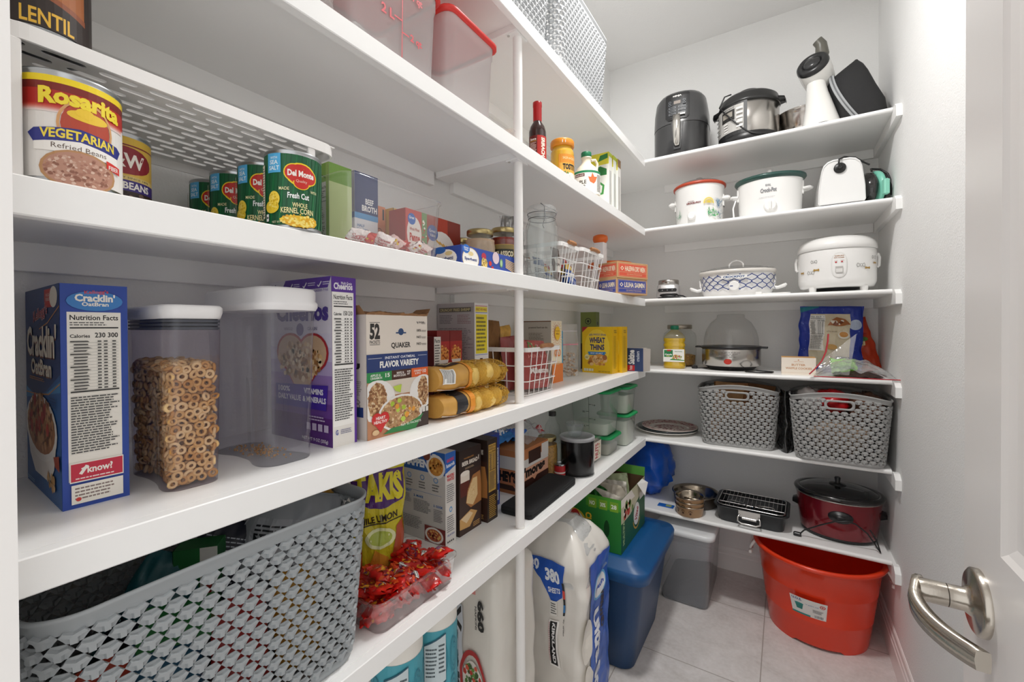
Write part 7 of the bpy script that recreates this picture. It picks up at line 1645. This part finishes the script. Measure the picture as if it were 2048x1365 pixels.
b = MB(); b.tube([(-.13 + .02 * i, -.118 - .004 * math.sin(i * .8), .006 - (.012 if i > 12 else 0) * 0) for i in range(15)], .0045, rd, 8, flat=.5); b.build('seal_strip', t)
b = MB(); b.tube([(-.145, -.095, .012), (-.125, -.09, .035), (-.10, -.08, .07), (-.085, -.07, .11), (-.078, -.06, .155), (-.076, -.055, .185)], .0055, rd, 8, flat=.5); b.build('seal_strip', t)
T = pouch('green_packet', 'bright green food packet inside the clear zip bag', 'packet', (.222, 2.33, Z4 + .012), (-.95, 0, .05), .09, .10, .035, mat('7ac92c', .3, name='green_film', coat=.4), lambda a: (a.rect(.05, .45, .9, .35, '8ad23a'), a.rect(.1, .15, .8, .18, '4a9a20')), 73, wr=.012)
t = thing('foil_tray', 'crumpled dark chocolate packet under the green packet inside the zip bag', 'packet', (.265, 2.335, Z4 + .002)); b = MB(); b.grid(lambda u, v: Vector(((u - .5) * .16, (v - .5) * .11, .004 + .022 * math.sin(PI * u) * math.sin(PI * v) + .006 * noise.noise(Vector((u * 9, v * 9, 1))))), 20, 16, mat('4a3a34', .3, .3, name='brown_film', vary=.5, vscale=60)); b.build('packet_film', t)

# ------------------------------------------------------------------ back wall, fifth shelf
def plate(label, x, y, z, R, rim, cen, pat):
    t = thing('dinner_plate', label, 'plate', (x, y, z), group='plates stacked in the corner')
    b = MB(); b.lathe([(R * .55, 0), (R * .6, .001), (R * .70, .006), (R, .016), (R * 1.0, .019), (R * .70, .010), (R * .6, .005), (R * .0, .004)], mat(rim, .25, name='glazed_china', coat=.5), n=56, cap1=False); b.build('plate_body', t)
    if pat:
        b = MB(); rn = random.Random(3)
        def PP(x_, y_, e):
            an = x_ * 2 * PI; r_ = R * (.70 + .28 * y_); return Vector((r_ * math.cos(an), r_ * math.sin(an), .010 + .0088 * y_ + .0012 + e))
        a = Art(b, PP, 8, du=1 / 48, dv=.5, e0=0); a.rnd = rn; a.rect(0, 0, 1, 1, 'b9a49c'); a.blobs(.5, .5, .7, .48, 0, .01, ['000000'])
        for i in range(240):
            x_, y_ = rn.random(), rn.uniform(.08, .9); s = rn.uniform(.006, .014); a.st = 0
            a.poly([(max(0, min(1, x_ + s * math.cos(q))), y_ + s * 8 * math.sin(q)) for q in (0, 1.2, 2.4, 3.7, 5)], rn.choice(['7a2c34', '8c3a40', '6a2028', 'a86a68']))
        a2 = Art(b, lambda x_, y_, e: Vector(((x_ - .5) * R * 1.2, (y_ - .5) * R * 1.2, .0062 + e)), 1); a2.ell(.5, .5, .5, .5, 'c9bab2', 36)
        for i in range(120):
            an, rr_ = rn.uniform(0, 2 * PI), math.sqrt(rn.random()) * .42; x_, y_ = .5 + rr_ * math.cos(an), .5 + rr_ * math.sin(an); s = rn.uniform(.015, .045); a2.st = 0.000002
            a2.poly([(x_ + s * math.cos(q), y_ + s * math.sin(q)) for q in (0, 1.2, 2.4, 3.7, 5)], rn.choice(['7a2c34', '8c3a40', '6a2028']))
        b.build('painted_pattern', t)
plate('white china plate at the bottom of the stack in the back corner', -.560, 2.487, Z5, .165, 'e3dfd8', 'e3dfd8', False)
plate('dark rimmed plate in the middle of the stack in the back corner', -.555, 2.490, Z5 + .0065, .160, '3c4448', '3c4448', False)
plate('red transferware plate on top of the stack in the back corner', -.543, 2.485, Z5 + .0135, .148, 'd9cdc4', 'd9cdc4', True)
B1 = weave_basket('storage_basket', 'grey woven-look basket of folded paper bags beside the plates', (-.198, 2.43, Z5), .05, .350, .29, .302, k=.86, r=.05, pitch=.031, row=.0175, arch=.026, group='grey baskets on the fifth back shelf')
B2 = dup(B1, (.195, 2.375, Z5), -.015, 'grey woven-look basket of plastic bags at the right end of the fifth back shelf')
kr = mat('a97c52', .85, name='kraft_bag', vary=.15, vscale=30, bump=.3, bscale=80)
for i, (x, y, rz, tx, w, hh, c) in enumerate(((-.26, 2.40, .1, .10, .13, .292, 'b58a60'), (-.20, 2.43, -.15, -.05, .12, .290, '9c6a44'), (-.13, 2.46, .2, .12, .12, .288, '7a5232'), (-.23, 2.48, -.05, .0, .16, .290, '94693f'))):
    t = thing('paper_bag', ['tan folded paper bag at the front left of the left back basket', 'reddish brown folded paper bag near the middle of the left back basket', 'dark brown folded paper bag at the right of the left back basket', 'brown folded paper bag at the back of the left back basket'][i], 'paper bag', (x, y, Z5 + .006), 0, rot=(.05 * (i - 1), tx, rz))
    b = MB(); m = mat(c, .85, name='kraft_bag', vary=.15, vscale=30)
    for k in range(3): b.loft([[(-w / 2, k * .008, 0), (w / 2, k * .008, 0), (w / 2, k * .008 + .003, 0), (-w / 2, k * .008 + .003, 0)], [(-w / 2, k * .010, hh - .01 * k), (w / 2, k * .010 + .004, hh - .012 * k), (w / 2, k * .010 + .008, hh - .012 * k), (-w / 2, k * .010 + .004, hh - .01 * k)]], m, smooth=False)
    b.loft([[(-w / 2, 0, .2), (-w / 2, .024, .2)], [(w / 2, 0, .2), (w / 2, .024, .2)]], m, False, False, smooth=False, closed=False)
    b.build('folded_paper', t)
def crumple(name, label, cat, loc, s, m, seed, amp=.5, part='crumpled_film', rz=0):
    t = thing(name, label, cat, loc, rz); b = MB(); o = Vector((seed, seed * 2.2, seed * .7))
    def P(u, v):
        a_ = 2 * PI * (u % 1.0); e_ = PI * v; dd = Vector((math.cos(a_) * math.sin(e_), math.sin(a_) * math.sin(e_), -math.cos(e_)))
        k = 1 + amp * (noise.noise(dd * 1.8 + o) * .6 + abs(noise.noise(dd * 4 + o)) * .5 - .15)
        return Vector((dd.x * s[0] * k, dd.y * s[1] * k, max(0, s[2] + dd.z * s[2] * k)))
    b.grid(P, 32, 22, m); b.build(part, t); return t
crumple('plastic_bag', 'white crumpled plastic bag at the left of the right back basket', 'bag', (.105, 2.36, Z5 + .19), (.06, .07, .055), clear(body=.7, rough=.2, hexb='dcd6d4', name='white_film'), 3)
crumple('plastic_bag', 'bright red crumpled plastic bag showing in the middle of the right back basket', 'bag', (.175, 2.345, Z5 + .20), (.065, .06, .05), mat('c0141c', .3, name='red_film', coat=.4), 5)
crumple('plastic_bag', 'brown glossy crumpled plastic bag at the right of the right back basket', 'bag', (.290, 2.37, Z5 + .165), (.07, .075, .068), mat('6a4a3a', .25, name='brown_film', coat=.5, vary=.3, vscale=20), 7)
crumple('paper_bag', 'tan crumpled paper in the bottom of the right back basket', 'paper', (.20, 2.38, Z5 + .006), (.11, .09, .085), mat('a08468', .8, name='kraft_bag'), 9, .35, 'crumpled_paper')
crumple('paper_bag', 'dark crumpled paper in the bottom of the left back basket', 'paper', (-.19, 2.43, Z5 + .006), (.10, .08, .06), mat('5a4534', .85, name='kraft_bag'), 10, .35, 'crumpled_paper')
t = thing('trash_bag', 'glossy black plastic bag squeezed between the two grey back baskets', 'bag', (.005, 2.42, Z5)); b = MB(); bp = mat('0b0b0c', .14, name='black_film', coat=.7)
rings = []
for i in range(20):
    z = .285 * i / 19; w_ = .030 + .012 * math.sin(i * .9) * .5 - .010 * abs(i / 19 - .35); r_ = []
    for j in range(30):
        an = 2 * PI * j / 30; q = Vector((math.cos(an) * w_, math.sin(an) * .10, z)); n_ = noise.noise(q * 30 + Vector((3, 1, 2))) * .011
        r_.append((q.x + n_ * math.cos(an) * .6, q.y + n_ * 1.4, z))
    rings.append(r_)
b.loft(rings, bp); b.build('bag_film', t)

# ------------------------------------------------------------------ back wall, lowest shelf
Z6 = SZ[5]
crumple('shopping_bag', 'bright blue woven plastic shopping bag stuffed in the corner of the lowest back shelf', 'bag', (-.650, 2.50, Z6), (.130, .13, .150), mat('0d5ac8', .3, name='blue_tarp', coat=.3, bump=.4, bscale=200), 13, .45, 'bag_body')
t = thing('bag_tag', 'flat blue tag with a pale label lying by the blue shopping bag', 'tag', (-.53, 2.345, Z6 + .0)); b = MB(); b.bbox(-.04, .04, -.02, .02, 0, .004, mat('1a62b8', .5), .001); b.bbox(.0, .028, -.012, .012, .004, .0046, mat('9aa86a', .5), .0002); b.build('tag_body', t)
DOGT = mat('a8845f', .35, name='tan_enamel')
def dish(label, x, y, z, R, h, out, group=None, paws=False):
    t = thing('pet_bowl', label, 'bowl', (x, y, z), group=group)
    b = MB(); st = mat('a89c8c', .18, 1.0, name='stainless_steel')
    b.lathe([(R * .62, .005), (R * .78, .010), (R * .9, h * .8), (R * .94, h), (R * 1.0, h + .001), (R * 1.01, h - .003), (R * .97, h - .005)], st, n=48, cap0=True, cap1=False); b.build('steel_liner', t)
    b = MB(); b.lathe([(R * .70, 0), (R * .86, 0), (R * .89, .003), (R * .965, h - .004)], out, n=48, cap1=False); b.build('outer_shell', t)
    if paws:
        b = MB(); a = Art(b, lambda x_, y_, e: Vector(((R * (.895 + .07 * y_) + e) * math.cos(-PI / 2 - .3 + (x_ - .5) * 2.4), (R * (.895 + .07 * y_) + e) * math.sin(-PI / 2 - .3 + (x_ - .5) * 2.4), .003 + y_ * (h - .008))), 2.4 * R / h, du=1 / 16, e0=.0006)
        for cx in (.3, .5, .72):
            a.ell(cx, .42, .032, .14, '4a2c1c')
            for k in range(4): a.ell(cx - .042 + .028 * k, .66 + (.08 if k in (1, 2) else 0), .011, .07, '4a2c1c')
        b.build('paw_print', t)
dish('large dark stainless pet bowl behind the small bowls on the lowest back shelf', -.405, 2.475, Z6, .118, .062, mat('3a3128', .4, name='dark_enamel'))
for k in range(3):
    dish(['lowest tan pet bowl of the stack, with paw prints', 'middle tan pet bowl of the stack of three', 'topmost pet bowl of the stack of three small ones'][k], -.408, 2.318, Z6 + .022 * k, .070, .050, DOGT, 'stacked small pet bowls', paws=True)
# roasting pan with rack
t = thing('roasting_pan', 'black roasting pan with a wire rack on the lowest back shelf', 'pan', (-.137, 2.422, Z6), -.03)
pm = mat('3a3b3d', .35, .5, name='nonstick_coating')
b = MB(); W, Dd, H = .305, .245, .075
b.loft([sring(W * .88, Dd * .88, .035, 0), sring(W * .90, Dd * .90, .035, .003), sring(W * .97, Dd * .97, .04, H - .004), sring(W + .012, Dd + .012, .045, H - .003), sring(W + .014, Dd + .014, .045, H), sring(W * .965, Dd * .965, .04, H), sring(W * .88, Dd * .88, .035, .006)], pm); b.build('pan_body', t)
ch = mat('c9c7c4', .2, 1.0, name='chrome_wire')
b = MB(); b.tube([(p[0], p[1], H + .004) for p in rrect(W * .93, Dd * .90, .03, 0, 5)], .0028, ch, 8, True)
for i in range(15):
    x = (-.5 + (i + .5) / 15) * W * .88; b.tube([(x, -Dd * .44, H + .004), (x, -Dd * .40, H - .003), (x, 0, H - .006), (x, Dd * .40, H - .003), (x, Dd * .44, H + .004)], .0016, ch, 6)
for y in (-.05, .06): b.tube([(-W * .45, y, H - .001), (W * .45, y, H - .001)], .0022, ch, 6)
b.build('wire_rack', t)
for s in (-1, 1):
    b = MB(); b.tube([(s * .10, -.04, H + .002), (s * .085, -.045, H + .010), (s * .06, -.05, H + .010), (s * .035, -.055, H + .010), (s * .022, -.075, H + .012), (s * .012, -.10, H + .014)], .0026, ch, 8); b.build('rack_handle', t)
b = MB(); b.box(-.045, .045, -.131, -.128, .045, .075, ch); b.tube([(-.04, -.130, .055), (-.046, -.145, .045), (-.046, -.15, .030), (-.03, -.152, .022), (.03, -.152, .022), (.046, -.15, .030), (.046, -.145, .045), (.04, -.130, .055)], .004, ch, 10); b.bbox(-.03, .03, -.134, -.130, .035, .045, ch, .001); b.build('front_handle', t)
# red oval slow cooker
t = thing('slow_cooker', 'large red oval slow cooker with a black glass lid on the lowest back shelf', 'slow cooker', (.205, 2.455, Z6), -.08)
rm = mat('7a0f1c', .22, .35, name='metallic_red', coat=.6)
b = MB(); b.lathe([(.120, 0), (.132, .002), (.140, .010), (.138, .016)], BLK, n=56, sy=.86); b.build('black_foot', t)
b = MB(); b.lathe([(.136, .012), (.142, .022), (.152, .10), (.158, .170), (.159, .176)], rm, n=64, sy=.86); b.build('red_body', t)
b = MB(); b.lathe([(.158, .175), (.162, .177), (.162, .180), (.158, .182)], mat('b9b4ae', .25, .9), n=64, sy=.86, cap0=False, cap1=False); b.build('steel_trim', t)
b = MB(); b.lathe([(.150, .178), (.164, .183), (.168, .194), (.163, .202), (.148, .202), (.142, .196)], mat('141312', .2, name='black_glaze', coat=.6), n=64, sy=.86, cap0=False, cap1=False); b.build('crock_rim', t)
b = MB(); b.lathe([(.146, .200), (.144, .203), (.11, .214), (.06, .221), (.01, .223)], mat('121213', .08, name='dark_lid_glass', coat=.8), n=56, sy=.86); b.build('glass_lid', t)
b = MB(); b.lathe([(.030, .221), (.032, .224), (.012, .228), (.009, .232), (.012, .252), (.010, .256)], BLK, n=28); b.build('lid_knob', t)
for s in (-1, 1):
    b = MB(); b.loft([[(s * .148, -.03, .105), (s * .148, .03, .105), (s * .148, .03, .135), (s * .148, -.03, .135)], [(s * .172, -.022, .112), (s * .172, .022, .112), (s * .172, .022, .126), (s * .172, -.022, .126)]], BLK); b.build('side_handle', t)
b = MB(); b.M = Matrix.Translation((.01, -.128, .118)) @ Matrix.Rotation(PI / 2, 4, 'X'); b.lathe([(.045, -.012), (.044, .006), (.036, .012), (.02, .016), (.018, .024), (.010, .026)], BLK, n=36, sy=.6); b.build('control_knob', t)
b = MB(); b.tube([(-.135, -.145, .012), (-.12, -.14, .03), (-.06, -.155, .075), (-.01, -.16, .105), (.03, -.163, .118), (.06, -.155, .112), (.10, -.135, .075), (.125, -.115, .03), (.142, -.13, .006), (.13, -.12, .05), (.11, -.10, .08)], .003, BLK, 8); b.bbox(-.16, -.130, -.155, -.135, .0, .016, BLK, .003); b.build('power_cord', t)

# ------------------------------------------------------------------ floor
t = thing('storage_tote', 'blue lidded storage tote on the floor under the left shelves, carrying a green box', 'tote', (-.640, 1.885, 0))
bl = mat('1b3e66', .42, name='dark_blue_plastic', bump=.05, bscale=200); bll = mat('0e4f86', .38, name='blue_lid', bump=.05, bscale=200)
W, Dd, H = .40, .53, .40
b = MB(); b.loft([sring(W * .60, Dd * .77, .05, 0), sring(W * .63, Dd * .79, .05, .006), sring(W * .76, Dd * .86, .05, H * .5), sring(W * .88, Dd * .93, .05, H - .02), sring(W * .90, Dd * .94, .05, H)], bl); 
b.build('tote_body', t)
b = MB(); b.loft([sring(W * .95, Dd * .965, .055, H - .018), sring(W * 1.0, Dd, .06, H - .016), sring(W * 1.02, Dd * 1.015, .062, H + .022), sring(W * .985, Dd * .99, .055, H + .034), sring(W * .76, Dd * .82, .04, H + .037), sring(W * .74, Dd * .80, .04, H + .048), sring(W * .50, Dd * .66, .03, H + .050)], bll); b.build('lid', t)
def snackbox(a): 
    a.rect(0, 0, 1, 1, '2a7f34'); a.rect(.35, .78, .65, .22, '4a9a2c'); 
    for i, s in enumerate(('NO', '30%', '28')): a.rect(.40 + .2 * i, .76, .15, .18, '7aa82c'); a.text(s, .42 + .2 * i, .81, .1, .08, 'eef2e4', .03)
    a.circ(.12, .42, .24, 'd9bc3c'); a.circ(.12, .42, .20, 'ece9e2'); a.ring(.14, .42, .12, .24, .35, 'c9302c'); a.text('CLASSIC', .34, .15, .12, .5, 'e8b82c', .05, rot=-90); a.ell(.74, .42, .05, .16, '14441c')
def snackside(a):
    a.rect(0, 0, 1, 1, '1f5f3a'); a.poly([(0, .55), (.35, .55), (1, .8), (1, 1), (0, 1)], 'c9c4a8'); a.poly([(.0, .85), (.55, .8), (.4, 1), (0, 1)], 'ece6de'); a.ell(.62, .42, .13, .22, 'e9e8e4'); a.text('Vitae', .53, .34, .18, .16, 'b3283c', .03, rot=1.1); a.ring(.62, .42, .17, .30, .12, 'c99a2c', 24, 200, 330); a.text('MULTIPACK', .06, .12, .07, .6, 'a9c48c', .03, rot=90); a.rect(.75, .62, .2, .14, 'e0ded8'); a.blobs(.3, .72, .25, .12, 16, .06, ['c9402c', 'e9dccc', '6a8a3c'])
t = carton('snack_multipack', 'tall open topped green multipack box standing on the blue tote', 'box', (-.560, 1.700, .451), PI / 2, .345, .235, .222, '2a7f34', {'left': snackbox, 'front': snackside}, open_top='5a4028')
b = MB(); b.add([(.345, 0, .222), (.345, .235, .222), (.350, .235, .262), (.350, .0, .262)], [(0, 1, 2, 3)], mat('4f8f36', .5)); b.add([(.346, 0, .222), (.346, .235, .222), (.351, .235, .262), (.351, .0, .262)], [(3, 2, 1, 0)], mat('5a4028', .8)); b.build('end_flap', t)
b = MB(); b.add([(.22, -.001, .224), (.30, -.001, .222), (.33, -.02, .20), (.25, -.028, .165)], [(0, 1, 2, 3)], mat('e6e4e2', .6)); b.build('torn_flap', t)
for i in range(4): pouch('snack_bag', ['white and red snack bag at the front of the open green box', 'second small snack bag in the open green box', 'third small snack bag in the open green box', 'fourth small snack bag in the open green box'][i], 'bag', (-.675, 1.765 + .07 * i, .470 + .01), (-.10, .12 - .08 * i, .15 * (i - 1)), .15, .19 + .008 * (i % 2), .035, mat(['d9d2c4', 'c9c0b0', 'dcd6ca', 'b8c49a'][i], .3, name='snack_film', coat=.3), (lambda a: (a.text('Vitae', .1, .55, .7, .2, 'b3283c', .05), a.poly([(0, .7), (.5, .85), (0, 1)], '2a7f34'), a.blobs(.3, .3, .3, .2, 12, .09, ['d9a83c', 'c9b06a']))), 80 + i, wr=.008)
t = thing('storage_bin', 'clear lidded plastic bin with a little dark litter on the floor beside the tote', 'bin', (-.425, 2.425, 0))
b = MB(); cb = clear(tint='f6f8fa', body=.24, rough=.15, hexb='e6e9ee', name='milky_plastic'); W, Dd, H = .275, .41, .365
b.loft([sring(W * .78, Dd * .88, .03, 0), sring(W * .80, Dd * .90, .03, .005), sring(W * .93, Dd * .96, .03, H - .04), sring(W * .97, Dd * .98, .03, H - .015)], cb, cap1=False); b.build('bin_body', t)
b = MB(); b.loft([sring(W * .99, Dd * .99, .035, H - .022), sring(W * 1.04, Dd * 1.02, .04, H - .018), sring(W * 1.04, Dd * 1.02, .04, H - .002), sring(W * .98, Dd * .98, .035, H + .006), sring(W * .8, Dd * .86, .03, H + .004)], mat('dcdee0', .3, name='white_lid', coat=.2)); b.build('lid', t)
b = MB(); rr0 = sring(W * .77, Dd * .87, .03, .006); b.loft([rr0, [(p[0] * 1.03, p[1] * 1.02, .05 + .02 * math.sin(p[0] * 12) + .012 * noise.noise(Vector(p) * 20)) for p in rr0]], mat('3a4048', .9, bump=.8, bscale=200, name='dark_granules')); o = b.build('granules', t, 'dark grey granules'); o['kind'] = 'stuff'
# orange tub
t = thing('plastic_tub', 'large bright orange red oval tub with rope handles on the floor under the back shelves', 'tub', (.123, 2.395, 0), -.02)
om = mat('e23a14', .25, name='orange_red_plastic', coat=.2); b = MB(); b2 = []
def orr(rx, ry, z, n=72, notch=0): return [(rx * math.cos(2 * PI * j / n), ry * math.sin(2 * PI * j / n), z + (notch if (abs(math.sin(2 * PI * j / n) + 1) < .10) else 0)) for j in range(n)]
b.loft([orr(.185, .170, .0, notch=.010), orr(.188, .173, .012, notch=.004), orr(.202, .190, .115), orr(.2035, .1915, .118), orr(.203, .191, .121), orr(.218, .207, .235), orr(.2195, .2085, .238), orr(.219, .208, .241), orr(.232, .222, .345), orr(.240, .230, .350), orr(.250, .240, .356), orr(.252, .242, .366), orr(.246, .236, .372), orr(.234, .224, .370), orr(.228, .218, .350), orr(.182, .167, .012)], om, cap0=False); b.build('tub_body', t)
b = MB(); a = Art(b, lambda x, y, e: Vector(((.2045 + .036 * (y * .10 + .15 - .118) / .12 + e) * math.cos(-1.72 + (x - .5) * .55), (.1925 + .036 * (y * .10 + .15 - .118) / .12 + e) * math.sin(-1.72 + (x - .5) * .55), .148 + y * .085)), 1.35, du=1 / 8, dv=1 / 3, e0=.0015)
a.rect(0, 0, 1, 1, 'e9e8e4'); a.text('U.O.S.', .05, .80, .28, .14, '3a4a8a', .04); a.poly([(.12, .62), (.36, .62), (.32, .30), (.16, .30)], '1a8078'); a.ell(.24, .62, .13, .05, '1a9088'); a.rect(0, 0, .55, .10, '1a9088'); a.text('12 gallon tub', .42, .66, .36, .06, '5a8ab0', .02); a.circ(.88, .78, .075, 'c92a20'); a.circ(.88, .78, .05, 'e9e8e4'); a.circ(.88, .78, .03, 'c92a20'); a.lines(.62, .32, .3, .2, 4, '4a4a4a'); a.bars(.66, .05, .26, .16, n=14); b.build('sticker', t)
for s, an in ((-1, 0), (1, 0)):
    b = MB(); wr_ = mat('e4e2de', .6, name='white_rope'); b.tube([(s * .243, -.05, .352), (s * .256, -.055, .33), (s * .262, -.05, .312), (s * .256, -.02, .305), (s * .262, .02, .312), (s * .256, .05, .33), (s * .243, .05, .352)], .006, wr_, 8); b.bbox(*(sorted((s * .253, s * .268))), -.062, -.044, .290, .306, wr_, .003); b.build('rope_handle', t)

# ------------------------------------------------------------------ small pieces belong to the part they sit on
BELONGS = {'lid_knob': ('glass_lid', 'lid'), 'lid_handle': ('glass_lid',), 'zip_teeth': ('zip_tape',), 'dial_knob': ('dial_ring',), 'switch': ('steel_base',), 'print': ('steel_base',), 'paper_label': ('jar_body', 'tin_body', 'glass_body', 'bottle_body', 'jug_body', 'bottle_shoulder', 'container_body'),
           'sticker': ('tub_body',), 'paw_print': ('outer_shell',), 'leaf_print': ('cooker_body',), 'bow_print': ('cooker_body',), 'lattice_print': ('cooker_body',), 'logo_print': ('cooker_body',), 'scale_print': ('container_body',), 'printed_wrap': ('roll',), 'printed_film': ('wrapped_pack',),
           'painted_pattern': ('plate_body',), 'lid_seam': ('lid',), 'handle_recess': ('drawer',), 'drawer_handle': ('drawer',), 'edge_piping': ('folded_fabric',), 'control_panel': ('upper_body', 'steel_body', 'cooker_body'), 'torn_flap': ('printed_box',), 'end_flap': ('printed_box',), 'steel_trim': ('red_body',), 'control_knob': ('red_body',)}
for o in list(C.objects):
    if o.parent and o.parent.type == 'EMPTY' and o.name.split('.')[0] in BELONGS:
        for want in BELONGS[o.name.split('.')[0]]:
            m = [c for c in o.parent.children if c.name.split('.')[0] == want]
            if m: o.parent = m[0]; break
